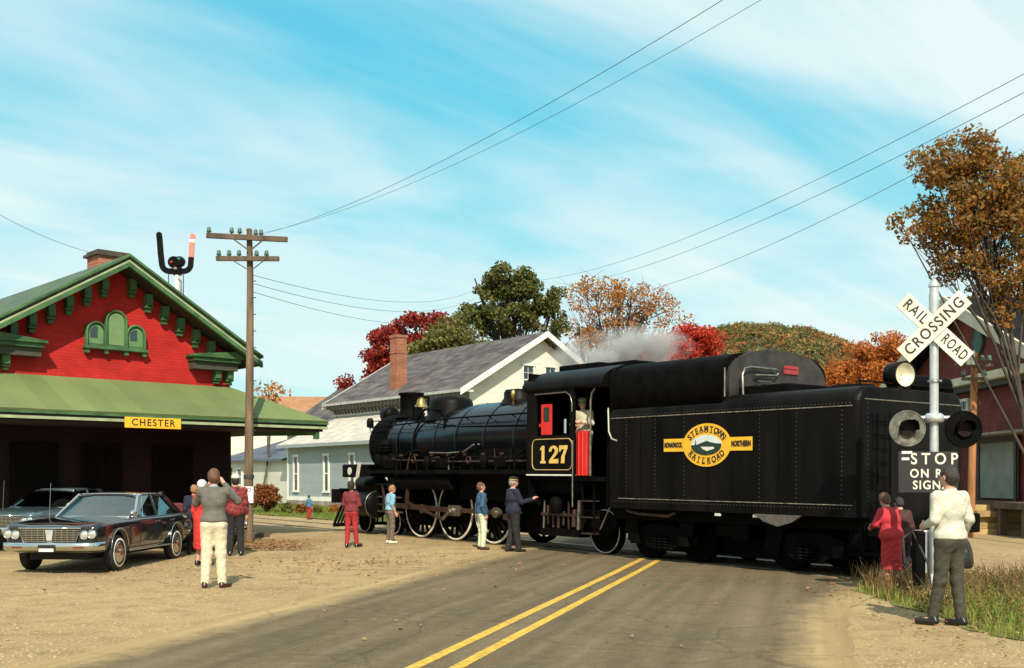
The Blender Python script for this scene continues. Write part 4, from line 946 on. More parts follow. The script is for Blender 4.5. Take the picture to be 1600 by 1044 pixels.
MB().prism([(ocx - 0.13, ocz - 0.03), (ocx + 0.19, ocz - 0.035), (ocx + 0.2, ocz - 0.07), (ocx + 0.02, ocz - 0.11), (ocx - 0.08, ocz - 0.07)], (0, YF - 0.027, 0), (1, 0, 0), (0, 0, 1), (0, 0.002, 0)).build("scene_lake", M_white, emb)
MB().prism([(ocx - 0.28, ocz - 0.03), (ocx - 0.235, ocz - 0.03), (ocx - 0.257, ocz + 0.11)], (0, YF - 0.027, 0), (1, 0, 0), (0, 0, 1), (0, 0.002, 0)).build("scene_tree", mat("emblem_tree_green", (0.012, 0.05, 0.03), 0.5), emb)
def flat_text(word, x, z, size, name, parent, y=YF - 0.019, m=M_letterblk, rot=0.0, weight=0.012, width=1.0, spacing=1.0, fit=None):
    u = Vector((math.cos(rot), 0, math.sin(rot))); v = Vector((-math.sin(rot), 0, math.cos(rot)))
    return put_text(name, word, size, m, parent, plane_matrix((x, y, z), u, v), weight=weight, width=width, spacing=spacing, depth=0.0015, fit=fit)
def arc_text(word, hw, hh, a0, a1, size, inner, parent, serif=True):
    ms = []
    for i, chx in enumerate(word):
        a = a0 + (a1 - a0) * i / (len(word) - 1); x, z = ocx + hw * math.cos(a), ocz + hh * math.sin(a)
        t = Vector((-hw * math.sin(a), 0, hh * math.cos(a))); 
        if a1 < a0: t = -t
        t.normalize(); v = Vector((-t.z, 0, t.x))
        me = text_mesh(chx, size, weight=0.005, depth=0.0015, width=0.92); me.transform(plane_matrix((x, YF - 0.0195, z), t, v)); ms.append(me)
        sb = MB()
        for k in (-0.36, 0.36):
            c = Vector((x, YF - 0.0215, z)) + v * (k * size)
            sb.bar(c - t * size * 0.24, c + t * size * 0.24, 0.003, size * 0.055, v)
        ms.append(sb.mesh("serif"))
    bm = bmesh.new()
    for me in ms: bm.from_mesh(me); bpy.data.meshes.remove(me)
    me = bpy.data.meshes.new("lettering"); bm.to_mesh(me); bm.free(); me.materials.append(M_letterblk)
    o = bpy.data.objects.new("lettering", me); COL.objects.link(o); o.parent = parent; return o
arc_text("STEAMTOWN", 0.470, 0.287, R(150), R(30), 0.15, 0, emb)
arc_text("RAILROAD", 0.45, 0.29, R(-147), R(-33), 0.15, 0, emb)
flat_text("MONADNOCK", -0.415, 2.245, 0.125, "lettering", emb, weight=0.006, fit=0.46)
flat_text("NORTHERN", 1.225, 2.245, 0.135, "lettering", emb, weight=0.006, fit=0.44)

# ---------------------------------------------------------------- LOCOMOTIVE
AZ = 2.48
Lc(MB().lathe([(0.30, -0.05), (0.58, -0.02), (0.66, 0.0), (0.80, 0.02), (0.86, 0.06), (0.87, 0.12)], (-13.10, 0, AZ), (1, 0, 0), 40, caps=True), "smokebox_front", mat("graphite_smokebox", (0.035, 0.034, 0.032), 0.45, metal=0.3, var=0.3, scale=5))
Lc(MB().lathe([(0.88, -12.98), (0.88, -12.3), (0.86, -12.25)], (0, 0, AZ), (1, 0, 0), 48), "smokebox", M_blackd)
Lc(MB().lathe([(0.80, -12.25), (0.80, -10.9), (0.83, -10.6), (0.98, -8.7), (1.00, -8.4), (1.00, -4.92)], (0, 0, AZ), (1, 0, 0), 56), "boiler", M_boiler)
for x, r in ((-12.22, 0.815), (-11.6, 0.812), (-10.8, 0.825), (-9.6, 0.92), (-8.5, 1.01), (-7.3, 1.012), (-6.1, 1.012)):
    Lc(MB().lathe([(r, -0.035), (r + 0.006, -0.02), (r + 0.006, 0.02), (r, 0.035)], (x, 0, AZ), (1, 0, 0), 48, caps=False), "boiler_band", M_boiler)
Lc(MB().box(-8.3, -4.92, -0.98, 0.98, 1.05, AZ), "firebox", M_blackd)
dr = Lc(MB().lathe([(0.03, -0.12), (0.20, -0.10), (0.40, -0.05), (0.46, 0.0)], (-13.12, 0, AZ), (1, 0, 0), 32), "smokebox_door", M_black)
b = MB()
for i in range(12):
    a = 2 * math.pi * i / 12; b.box(-13.21, -13.10, 0.52 * math.cos(a) - 0.03, 0.52 * math.cos(a) + 0.03, AZ + 0.52 * math.sin(a) - 0.05, AZ + 0.52 * math.sin(a) + 0.05)
b.build("door_clamps", M_blackd, dr)
hd = Lc(MB().lathe([(0.20, 0.02), (0.20, -0.02), (0.23, 0.0), (0.23, 0.34), (0.18, 0.40), (0.01, 0.41)], (-13.50, 0, 3.38), (1, 0, 0), 28, caps=False), "headlight", M_black)
MB().lathe([(0.02, 0.06), (0.17, 0.02), (0.20, 0.0)], (-13.52, 0, 3.38), (1, 0, 0), 24, caps=False).build("reflector", M_chrome, hd)
Lc(MB().box(-13.45, -13.05, -0.2, 0.2, 3.08, 3.16), "headlight_bracket", M_black)
for sy in (-1, 1):
    ml = Lc(MB().lathe([(0.07, 0), (0.10, 0.03), (0.10, 0.2), (0.06, 0.27)], (-13.1, sy * 0.78, 2.98), (0, 0, 1), 16), "marker_lamp", M_black)
    MB().tube([(-12.95, sy * 0.6, 2.95), (-13.1, sy * 0.78, 2.86), (-13.1, sy * 0.78, 2.98)], 0.025, 6).build("lamp_arm", M_steel, ml)
# stack, domes, bell, whistle
Lc(MB().lathe([(0.46, 0.0), (0.36, 0.10), (0.32, 0.22), (0.315, 0.62), (0.36, 0.66), (0.36, 0.71), (0.30, 0.71), (0.28, 0.4)], (-12.15, 0, 3.24), (0, 0, 1), 32, caps=False), "smokestack", M_blackd)
Lc(MB().lathe([(0.72, -0.12), (0.64, 0.02), (0.60, 0.16), (0.59, 0.34), (0.55, 0.44), (0.42, 0.52), (0.10, 0.55)], (-10.15, 0, 3.22), (0, 0, 1), 36), "sand_dome", M_black)
Lc(MB().lathe([(0.50, -0.05), (0.42, 0.05), (0.37, 0.12), (0.365, 0.26), (0.33, 0.33), (0.08, 0.36)], (-7.2, 0, 3.42), (0, 0, 1), 32), "steam_dome", M_black)
bl = Lc(MB().lathe([(0.20, 0.0), (0.175, 0.04), (0.13, 0.10), (0.11, 0.20), (0.06, 0.26), (0.02, 0.28)], (-11.25, -0.25, 3.50), (0, 0, 1), 24), "bell", M_brass)
b = MB(); b.bar((-11.25, -0.49, 3.2), (-11.25, -0.49, 3.78), 0.05, 0.05); b.bar((-11.25, -0.01, 3.2), (-11.25, -0.01, 3.78), 0.05, 0.05); b.bar((-11.25, -0.49, 3.78), (-11.25, -0.01, 3.78), 0.05, 0.05); b.build("bell_yoke", M_blackd, bl)
for x, y in ((-6.5, -0.15), (-6.5, 0.15)): Lc(MB().lathe([(0.05, 0), (0.05, 0.16), (0.07, 0.18), (0.07, 0.24), (0.03, 0.27)], (x, y, 3.44), (0, 0, 1), 12), "safety_valve", M_brass)
wh = Lc(MB().lathe([(0.03, 0), (0.03, 0.12), (0.055, 0.13), (0.055, 0.33), (0.02, 0.36)], (-6.9, -0.4, 3.36), (0, 0, 1), 12), "whistle", M_brass)
b = MB(); b.tube([(-11.1, -0.5, 3.1), (-10.6, -0.55, 3.4), (-9.6, -0.62, 3.35), (-9.2, -0.85, 2.9), (-9.2, -0.9, 2.4)], 0.03, 8); Lc(b, "sand_pipe", M_blackd)
b = MB(); b.tube([(-10.6, -0.55, 3.3), (-10.7, -0.8, 2.8), (-10.75, -0.95, 1.8), (-10.8, -0.9, 1.0)], 0.028, 8); Lc(b, "sand_pipe", M_blackd)
# handrail with stanchions
hp = [(-12.9, -0.93, 2.98), (-12.4, -0.90, 2.98), (-10.8, -0.90, 3.02), (-9.2, -0.98, 3.06), (-8.4, -1.0, 3.08), (-4.95, -1.02, 3.08)]
Lc(MB().tube(hp, 0.021, 8), "handrail", M_blackd)
for x in np.arange(-12.8, -5.0, 0.95):
    t_ = np.interp(x, [q[0] for q in hp], range(len(hp))); i = int(min(t_, len(hp) - 2)); f_ = t_ - i
    q = Vector(hp[i]).lerp(Vector(hp[i + 1]), f_); c_ = Vector((q.x, 0, AZ)); n_ = (q - c_).normalized()
    Lc(MB().tube([q, q - n_ * 0.14], 0.014, 6), "stanchion", M_blackd)
Lc(MB().tube([(-13.0, -0.80, 3.16), (-10.8, -0.76, 3.10), (-8.4, -0.93, 2.86), (-4.95, -1.0, 2.80)], 0.016, 6), "pipe", M_blackd)
# running boards
for sy in (-1, 1):
    y0, y1 = sorted((sy * 0.78, sy * 1.38))
    Lc(MB().box(-12.4, -4.93, y0, y1, 1.72, 1.76), "running_board", M_blackd)
    Lc(MB().cyl((-10.9, sy * 1.12, 1.46), (-8.3, sy * 1.12, 1.46), 0.19, n=22), "air_reservoir", M_blackd)
    Lc(MB().box(-12.4, -4.93, min(sy * 1.38, sy * 1.40), max(sy * 1.38, sy * 1.40), 1.68, 1.78), "board_edge", M_black)
for k in range(14):
    x = -12.2 + k * 0.5; Lc(MB().tube([(x, -1.05, 1.78), (x + random.uniform(-0.2, 0.2), -0.98, 2.0 + random.uniform(0, 0.35)), (x + random.uniform(0.1, 0.5), -0.92, 2.1)], random.choice((0.016, 0.022, 0.03)), 6), "pipe", random.choice((M_blackd, M_rodred, M_blackd)))
Lc(MB().tube([(-11.8, -0.96, 2.05), (-10.2, -1.0, 2.02), (-8.6, -1.06, 1.98), (-5.0, -1.06, 1.98)], 0.026, 8), "pipe", M_rodred)
Lc(MB().tube([(-9.6, -1.04, 2.22), (-8.8, -1.06, 2.2), (-8.0, -1.08, 2.22), (-7.6, -1.06, 2.4)], 0.022, 8), "pipe", M_steel)
riv([(x, -1.003, 2.02) for x in np.arange(-8.2, -5.0, 0.085)], (0, -1, 0), fn=Lc); riv([(x, -1.0, 2.10) for x in np.arange(-8.2, -5.0, 0.085)], (0, -1, 0), fn=Lc)
ap = Lc(MB().lathe([(0.10, 0), (0.17, 0.02), (0.17, 0.36), (0.08, 0.38), (0.08, 0.44), (0.15, 0.46), (0.15, 0.78), (0.09, 0.82)], (-11.75, -1.06, 1.78), (0, 0, 1), 20), "air_pump", M_blackd)
for z in (1.90, 1.98, 2.06, 2.30, 2.38, 2.46): MB().torus((-11.75, -1.06, z), (0, 0, 1), 0.165, 0.014, 20, 6).build("cooling_fin", M_blackd, ap)
random.seed(77)
for k in range(11):
    x = -12.0 + k * 0.62; z0 = random.uniform(1.80, 1.9)
    kind = k % 4
    if kind == 0: Lc(MB().lathe([(0.07, 0), (0.10, 0.03), (0.10, 0.26), (0.05, 0.32)], (x, -1.16, z0), (0, 0, 1), 14), "lubricator", M_blackd)
    elif kind == 1: Lc(MB().box(x - 0.14, x + 0.14, -1.25, -1.02, z0 - 0.02, z0 + 0.22), "valve_box", M_blackd, None, 0.02)
    elif kind == 2: Lc(MB().tube([(x, -1.2, 1.76), (x, -1.2, 2.05), (x + 0.2, -1.08, 2.25), (x + 0.7, -1.02, 2.3)], 0.03, 8), "pipe", M_blackd)
    else: Lc(MB().torus((x, -1.18, z0 + 0.16), (0, 1, 0), 0.085, 0.014, 18, 6), "hand_wheel", M_rodred)
for k in range(7): Lc(MB().cyl((-11.0 + k * 0.75, -1.0, 2.16), (-11.0 + k * 0.75, -1.08, 2.16), 0.035, n=12), "washout_plug", M_rodred)
Lc(MB().box(-12.2, -5.0, -0.9, -0.58, 0.98, 1.71), "splasher_shadow_plate", M_blackd) if False else None
# frame, pilot deck and pilot
Lc(MB().box(-14.0, -3.0, -0.48, 0.48, 0.55, 1.02), "main_frame", M_blackd)
Lc(MB().box(-14.25, -12.2, -1.15, 1.15, 1.18, 1.24), "front_deck", M_blackd)
Lc(MB().box(-14.45, -14.2, -1.30, 1.30, 0.82, 1.22), "pilot_beam", M_black, None, 0.02)
pl = Lc(MB().bar((-15.0, 0, 0.16), (-14.45, -1.2, 0.16), 0.08, 0.10), "pilot", M_black)
MB().bar((-15.0, 0, 0.16), (-14.45, 1.2, 0.16), 0.08, 0.10).build("pilot_rail", M_black, pl)
for i in range(9):
    for sy in (-1, 1):
        f_ = i / 8; MB().bar((-15.0 + 0.55 * f_, sy * 1.2 * f_, 0.18), (-14.45, sy * 0.9 * f_, 0.84), 0.06, 0.06).build("pilot_slat", M_black, pl)
sh = Lc(MB().box(-14.35, -13.55, -1.0, 0.9, 1.56, 1.94), "front_shield", M_black, None, 0.04)
MB().cyl((-13.88, -1.015, 1.74), (-13.88, -0.998, 1.74), 0.11, n=24).build("white_oval_plate", M_white, sh)
for x in (-13.5, -13.4): Lc(MB().bar((x, -1.05, 1.24), (x + 0.22, -1.05, 1.98), 0.035, 0.035), "brace", M_tyre_white)
for sy in (-0.5, 0.5): Lc(MB().box(-14.2, -13.8, sy - 0.05, sy + 0.05, 1.24, 1.56), "shield_post", M_black)
b = MB(); b.box(-14.75, -14.45, -0.14, 0.14, 0.82, 1.08); b.box(-14.95, -14.7, -0.2, 0.16, 0.76, 1.12); Lc(b, "coupler", M_blackd, None, 0.03)
Lc(MB().box(-12.1, -5.0, -0.56, 0.56, 0.30, 1.7), "inner_frame", M_blackd)  # added dark block behind the drivers, hiding bright ground between wheels and boiler
# cylinders
for sy in (-1, 1):
    cl = Lc(MB().lathe([(0.10, -0.06), (0.33, -0.05), (0.37, 0.0), (0.37, 0.06), (0.345, 0.08), (0.345, 0.98), (0.37, 1.0), (0.37, 1.06), (0.32, 1.1), (0.10, 1.12)], (-13.2, sy * 1.10, 0.82), (1, 0, 0), 32), "cylinder", M_black)
    MB().lathe([(0.10, -0.05), (0.21, -0.03), (0.21, 1.08), (0.10, 1.1)], (-13.2, sy * 0.98, 1.38), (1, 0, 0), 24).build("valve_chest", M_black, cl)
    MB().box(-13.1, -12.25, min(sy * 0.75, sy * 1.15), max(sy * 0.75, sy * 1.15), 0.95, 1.4).build("saddle", M_blackd, cl)
    for k in (0.02, 1.04): MB().torus((-13.2 + k, sy * 1.10, 0.82), (1, 0, 0), 0.372, 0.012, 32, 6).build("cylinder_ring", M_steel, cl)
# drivers
def driver():
    r = 0.765; b = MB(); f = []
    b.lathe([(r * 0.86, -0.055), (r * 0.86, 0.055), (r * 0.9, 0.055), (r * 0.9, -0.055), (r * 0.86, -0.055)], (0, 0, 0), (0, 1, 0), 48, 0, True, False)          # rim
    b.lathe([(0.02, -0.10), (0.13, -0.10), (0.15, -0.06), (0.15, 0.08), (0.02, 0.08)], (0, 0, 0), (0, 1, 0), 24, 0)                        # hub
    for i in range(16):
        a = 2 * math.pi * i / 16; d = Vector((math.cos(a), 0, math.sin(a)))
        b.bar(d * 0.12, d * (r * 0.88), 0.05, 0.06, (0, 1, 0))
    n = 18; poly = [(r * 0.87 * math.cos(R(120 + 100 * i / n)), r * 0.87 * math.sin(R(120 + 100 * i / n))) for i in range(n + 1)]
    b.prism(poly, (0, -0.06, 0), (1, 0, 0), (0, 0, 1), (0, 0.10, 0))
    b.lathe([(0.02, -0.13), (0.085, -0.13), (0.10, -0.06), (0.02, -0.05)], (0.30, 0, 0.0), (0, 1, 0), 16)
    return b
def tyre():
    r = 0.765; b = MB()
    b.lathe([(r * 0.905, -0.056), (r * 0.985, -0.060), (r, -0.05), (r, 0.05), (r * 1.04, 0.06), (r * 1.04, 0.075), (r * 0.905, 0.075)], (0, 0, 0), (0, 1, 0), 64, 0, True, False); return b
def tyre_band():
    r = 0.765; b = MB()
    b.lathe([(r * 0.938, -0.0585), (r * 0.941, -0.063), (r * 0.99, -0.063), (r * 1.002, -0.05), (r * 1.002, -0.035)], (0, 0, 0), (0, 1, 0), 64, 0, True, False); return b
DX = (-10.35, -8.75, -7.13); DZ = 0.765
d0 = t0 = None
for x in DX:
    for sy in (-1, 1):
        loc = (x - LOX, sy * 0.76, DZ); rt = (0, 0, 0) if sy < 0 else (0, 0, math.pi)
        if d0 is None:
            d0 = driver().build("driving_wheel", M_blackd, loco); d0.location = loc; t0 = tyre().build("tyre", M_blackd, d0); t1 = tyre_band().build("white_band", M_tyre_white, d0)
        else:
            d_ = share(d0, "driving_wheel", loco, loc, rt); share(t0, "tyre", d_, (0, 0, 0)); share(t1, "white_band", d_, (0, 0, 0))
    Lc(MB().cyl((x, -0.7, DZ), (x, 0.7, DZ), 0.09), "axle", M_blackd)
    for sy in (-0.55, 0.55): Lc(MB().box(x - 0.2, x + 0.2, sy - 0.05, sy + 0.05, 0.5, 1.0), "axle_box", M_blackd)
wl0 = None
for x in (-13.35, -11.75):
    for sy in (-1, 1):
        loc = (x - LOX, sy * 0.74, 0.36)
        if wl0 is None: wl0 = small_wheel(0.36).build("pilot_wheel", M_blackd, loco); wl0.location = loc; wr0 = MB().torus((0, -0.066, 0), (0, 1, 0), 0.345, 0.010, 32, 6).build("rim", M_tyre_white, wl0); 
        else:
            w_ = share(wl0, "pilot_wheel", loco, loc, (0, 0, 0 if sy < 0 else math.pi)); share(wr0, "rim", w_, (0, 0, 0))
tw0 = small_wheel(0.48).build("trailing_wheel", M_blackd, loco); tw0.location = (-3.15 - LOX, -0.74, 0.48)
tr0 = MB().torus((0, -0.066, 0), (0, 1, 0), 0.455, 0.014, 36, 6).build("rim", M_tyre_white, tw0)
w_ = share(tw0, "trailing_wheel", loco, (-3.15 - LOX, 0.74, 0.48), (0, 0, math.pi)); share(tr0, "rim", w_, (0, 0, 0))
b = MB(); b.prism([(-4.6, 0.75), (-4.6, 0.6), (-3.6, 0.4), (-2.7, 0.4), (-2.5, 0.6), (-2.5, 0.8), (-3.15, 0.95), (-4.0, 0.9)], (0, -1.08, 0), (1, 0, 0), (0, 0, 1), (0, 0.10, 0)); Lc(b, "trailing_frame", M_blackd, None, 0.02)
# rods
px_ = 0.30
sr = Lc(MB().bar((DX[0] + px_ - 0.12, -0.93, DZ), (DX[2] + px_ + 0.12, -0.93, DZ), 0.06, 0.11), "side_rod", M_rodred, None, 0.01)
for x in DX:
    MB().cyl((x + px_, -0.99, DZ), (x + px_, -0.87, DZ), 0.125, n=22).build("rod_bearing", M_steel, sr); MB().cyl((x + px_, -1.03, DZ), (x + px_, -0.98, DZ), 0.06, n=16).build("crank_pin", M_steel, sr)
mr = Lc(MB().bar((-11.45, -1.05, DZ + 0.06), (DX[1] + px_, -1.05, DZ), 0.06, 0.13), "main_rod", M_rodred, None, 0.01)
MB().box(DX[1] + px_ - 0.17, DX[1] + px_ + 0.17, -1.12, -1.0, DZ - 0.13, DZ + 0.13).build("rod_end", M_steel, mr)
MB().cyl((DX[1] + px_, -1.18, DZ), (DX[1] + px_, -1.1, DZ), 0.085, n=18).build("grease_cap", M_steel, mr)
ec = Lc(MB().bar((DX[1] + px_, -1.17, DZ), (DX[1] - 0.05, -1.17, DZ - 0.22), 0.05, 0.07), "eccentric_crank", M_steel)
MB().bar((DX[1] - 0.05, -1.2, DZ - 0.22), (-10.5, -1.2, 0.95), 0.04, 0.06).build("eccentric_rod", M_rodred, ec)
Lc(MB().bar((-10.5, -1.18, 0.75), (-10.4, -1.18, 1.5), 0.05, 0.12), "expansion_link", M_rodred)
Lc(MB().bar((-10.45, -1.12, 1.38), (-12.1, -1.12, 1.38), 0.04, 0.05), "radius_rod", M_rodred)
ch_ = Lc(MB().box(-11.75, -11.4, -1.17, -0.98, 0.66, 1.02), "crosshead", M_steel, None, 0.02)
for z in (0.64, 1.04): MB().bar((-12.1, -1.08, z), (-10.9, -1.08, z), 0.10, 0.04).build("guide_bar", M_steel, ch_)
MB().cyl((-12.1, -1.1, 0.82), (-11.5, -1.1, 0.82), 0.04).build("piston_rod", M_chrome, ch_)
Lc(MB().bar((-11.55, -1.17, 0.6), (-11.75, -1.17, 1.35), 0.04, 0.06), "combination_lever", M_rodred)
Lc(MB().box(-6.3, -5.9, -1.15, -0.95, 0.62, 0.75), "brake_hanger", M_rodred)
for x in (-9.55, -7.95, -6.25): Lc(MB().bar((x, -0.72, 0.4), (x, -0.72, 1.05), 0.10, 0.08), "brake_shoe", M_blackd)
# ---- cab
CW = 1.50
Lc(MB().box(-4.90, -3.30, -HB, -CW, 1.66, 2.52), "cab_side", M_black)
b = MB(); b.box(-4.90, -4.58, -HB, -CW, 2.521, 3.40); b.box(-3.44, -3.30, -HB, -CW, 2.521, 3.40); b.box(-4.90, -3.30, -HB, -CW, 3.401, 3.55); Lc(b, "window_pier", M_black)
Lc(MB().box(-4.90, -3.30, CW, HB, 1.66, 3.55), "cab_side", M_black)
b = MB(); b.box(-4.92, -4.86, -CW, CW, 1.0, 3.9); Lc(b, "cab_front", M_blackd)
Lc(MB().box(-4.85, -2.45, -1.45, 1.45, 1.55, 1.64), "cab_floor", M_blackd)
Lc(MB().box(-3.32, -3.25, 0.4, 1.5, 1.64, 3.5), "cab_rear_panel", M_blackd)
Lc(arch_prism(1.60, 3.50, 3.54, 4.03, -5.02, -2.38), "cab_roof", M_black)
Lc(MB().box(-4.95, -3.6, -0.6, 0.6, 3.98, 4.13), "roof_ventilator", M_blackd, None, 0.03)
Lc(MB().box(-3.4, -2.6, -0.5, 0.5, 3.99, 4.10), "roof_hatch", M_blackd, None, 0.03)
rw = MB(); rw.box(-4.47, -4.13, -1.49, -1.46, 2.54, 2.82); rw.box(-4.47, -4.41, -1.49, -1.46, 2.821, 3.20); rw.box(-4.19, -4.13, -1.49, -1.46, 2.821, 3.20); rw.box(-4.41, -4.19, -1.489, -1.46, 3.13, 3.20)
red = Lc(rw, "window_sash", M_red); MB().box(-4.41, -4.19, -1.48, -1.47, 2.83, 3.12).build("pane", M_pane, red); MB().box(-4.53, -4.48, -1.5, -1.45, 2.72, 2.78).build("catch", M_red, red)
MB().box(-3.72, -3.66, -1.47, -1.46, 2.56, 2.86).build("pane_glint", glass_mat("pale_glint_glass", (0.35, 0.45, 0.45), 0.1), red)  # pale strip painted as a glint on the side pane
rd = Lc(MB().box(-3.40, -2.98, -1.40, -1.36, 1.66, 2.60), "gangway_curtain", M_red)
for x in (-3.32, -3.20, -3.08): MB().cyl((x, -1.405, 1.67), (x, -1.405, 2.59), 0.02, n=8).build("curtain_fold", M_red, rd)
Lc(MB().tube([(-2.84, -1.5, 1.66), (-2.84, -1.5, 3.2), (-2.80, -1.5, 3.36), (-2.70, -1.5, 3.46)], 0.022, 8), "grab_rail", M_steel)
T(MB().tube([(-2.28, -1.52, 3.02), (-2.24, -1.56, 2.98), (-2.22, -1.56, 2.55), (-2.12, -1.57, 2.40), (-1.98, -1.56, 2.36)], 0.018, 8), "grab_rail", mat("worn_grab_rail", (0.40, 0.36, 0.28), 0.45, metal=0.3))
Lc(MB().tube([(-4.60, -1.56, 3.42), (-3.55, -1.56, 3.42), (-3.42, -1.56, 3.34), (-3.36, -1.56, 3.18), (-3.36, -1.56, 3.0)], 0.014, 6), "window_hood", M_steel)
Lc(MB().tube([(-3.33, -1.56, 1.0), (-3.33, -1.56, 2.4)], 0.016, 6), "grab_rail", M_steel)
Lc(MB().box(-4.91, -3.36, -1.556, -1.551, 1.655, 1.685), "white_stripe", M_white)
# number panel: gold line with rounded corners, figures
def rrect(x0, x1, z0, z1, r, n=6):
    p_ = []
    for (cx, cz, a) in ((x1 - r, z1 - r, 0), (x0 + r, z1 - r, 90), (x0 + r, z0 + r, 180), (x1 - r, z0 + r, 270)):
        for i in range(n + 1): p_.append((cx + r * math.cos(R(a + 90 * i / n)), -HB - 0.003, cz + r * math.sin(R(a + 90 * i / n))))
    return p_
pts = rrect(-4.70, -3.36, 1.78, 2.44, 0.14); 
npn = Lc(MB().tube(pts + [pts[0]], 0.011, 6), "number_panel_line", M_goldline)
def slab_digits():
    """figures 1 2 7 in heavy slab lettering, unit height, drawn as polygons"""
    one = [[(0.0, 0), (0.50, 0), (0.50, 0.13), (0.38, 0.13), (0.38, 1.0), (0.17, 1.0), (0.0, 0.86), (0.0, 0.74), (0.13, 0.78), (0.13, 0.13), (0.0, 0.13)]]
    two = []
    n = 14; outer = [(0.34 + 0.34 * math.cos(R(190 - 240 * i / n)), 0.70 + 0.30 * math.sin(R(190 - 240 * i / n))) for i in range(n + 1)]
    inner = [(0.32 + 0.13 * math.cos(R(190 - 240 * i / n)), 0.70 + 0.15 * math.sin(R(190 - 240 * i / n))) for i in range(n + 1)]
    two.append(outer + [(0.30, 0.24), (0.68, 0.24), (0.70, 0.30), (0.70, 0.0), (0.0, 0.0), (0.0, 0.14)] + inner[::-1])
    seven = [[(0.0, 1.0), (0.66, 1.0), (0.66, 0.84), (0.44, 0.40), (0.42, 0.0), (0.14, 0.0), (0.18, 0.38), (0.42, 0.78), (0.16, 0.78), (0.12, 0.66), (0.0, 0.66)]]
    return one, two, seven
xx = -4.42
for dg_, wd_ in zip(slab_digits(), (0.26, 0.31, 0.29)):
    for pl_ in dg_:
        m_ = MB(); hgt = 0.38; sx = wd_ / 0.68 * 0.98
        m_.prism([(xx + q[0] * sx, 1.92 + q[1] * hgt) for q in pl_], (0, -HB - 0.006, 0), (1, 0, 0), (0, 0, 1), (0, 0.004, 0)); Lc(m_, "figure", M_gold)
    xx += wd_ * (0.9 if wd_ != 0.26 else 0.92) + 0.06
riv([(x, -HB - 0.001, 3.52) for x in np.arange(-4.85, -3.3, 0.08)], (0, -1, 0), fn=Lc)
# under the cab
for sx in (-3.22, -2.86):
    Lc(MB().bar((sx, -1.38, 0.42), (sx, -1.38, 1.6), 0.04, 0.03), "step_hanger", M_blackd)
for z in (0.44, 0.78, 1.12): Lc(MB().box(-3.22, -2.86, -1.42, -1.22, z, z + 0.025), "step", M_rodred)
Lc(MB().box(-4.85, -3.35, -1.3, -0.9, 1.28, 1.66), "side_tank", M_blackd, None, 0.04)
for k in range(9):
    x = -4.75 + k * 0.17; z1 = random.uniform(0.85, 1.15); Lc(MB().cyl((x, -1.18, 0.5 + random.uniform(0, .1)), (x + random.uniform(-.04, .04), -1.18, z1), random.uniform(0.02, 0.05), n=10), "pipe", random.choice((M_rodred, M_steel, M_rodred, M_blackd)))
Lc(MB().box(-4.8, -3.4, -1.22, -1.1, 0.78, 0.84), "pipe_rack", M_rodred); Lc(MB().box(-4.85, -3.5, -1.2, -0.9, 0.34, 0.5), "ash_pan", M_blackd)
Lc(MB().lathe([(0.10, 0), (0.14, 0.05), (0.14, 0.28), (0.08, 0.36)], (-4.2, -1.28, 0.84), (0, 0, 1), 16), "injector", M_blackd)
Lc(MB().bar((-2.4, -1.3, 1.1), (-2.75, -1.3, 0.55), 0.02, 0.03), "drawbar_cover", M_steel)
Lc(MB().box(-2.85, -2.1, -0.9, 0.9, 0.9, 1.62), "drawbar_apron", M_blackd)
# slide up a wall between tender and cab
T(MB().box(-2.40, -2.21, -1.45, 1.45, 1.02, 2.9), "tender_front", M_blackd)
# ================================================================== POLES, WIRES, CROSSING SIGNAL
PY = 26.75; pb = Vector(((388 - 800) / FOC * PY, PY, 0)); pb.z = zg(pb.x, pb.y)
pole = empty("utility_pole", pb, 0, "tall weathered utility pole with two crossarms in front of the station canopy", "utility pole")
def pl_(px, py, dy=0.0):
    q = at(px, py, PY + dy); return Vector((q.x - pb.x, dy, q.z - pb.z))
pts = [Vector((0, 0, -0.3)), Vector((0.0, 0, 0.0)), pl_(389, 700), pl_(390.5, 560), pl_(391, 430), pl_(389.5, 360)]
MB().tube(pts, [0.125, 0.120, 0.108, 0.096, 0.08, 0.07], 14).build("post", M_pole, pole)
MB().lathe([(0.078, 0), (0.06, 0.04), (0.01, 0.055)], pl_(389.5, 360), (0, 0, 1), 14).build("pole_cap", M_pole, pole)
a1 = MB().bar(pl_(323, 368, -0.16), pl_(449, 374.5, -0.16), 0.10, 0.12).build("crossarm", M_wood, pole)
a2 = MB().bar(pl_(338, 404, -0.16), pl_(436, 404.5, -0.16), 0.10, 0.11).build("crossarm", M_wood, pole)
for (p0, p1) in ((pl_(365, 374, -0.22), pl_(387, 390, -0.15)), (pl_(410, 376, -0.22), pl_(394, 389, -0.15))): MB().bar(p0, p1, 0.025, 0.03).build("arm_brace", M_wood, pole)
for (p0, p1) in ((pl_(362, 406, -0.22), pl_(385, 420, -0.15)), (pl_(414, 406, -0.22), pl_(396, 420, -0.15))): MB().bar(p0, p1, 0.018, 0.02).build("arm_brace", M_wire, pole)
ins = None
spots = [(326.5, 364.8), (362, 365.5), (374.5, 366.2), (399.5, 368.5), (408, 368.8), (342, 401), (358, 401), (373.5, 401), (401, 401.4), (416.5, 401.4)]
for (px, py) in spots:
    q = pl_(px, py, -0.16)
    if ins is None:
        ins = MB().lathe([(0.02, -0.05), (0.02, 0.03), (0.055, 0.03), (0.06, 0.06), (0.045, 0.09), (0.05, 0.12), (0.03, 0.155), (0.005, 0.16)], (0, 0, 0), (0, 0, 1), 12).build("insulator", M_insul, pole); ins.location = q
    else: share(ins, "insulator", pole, q)
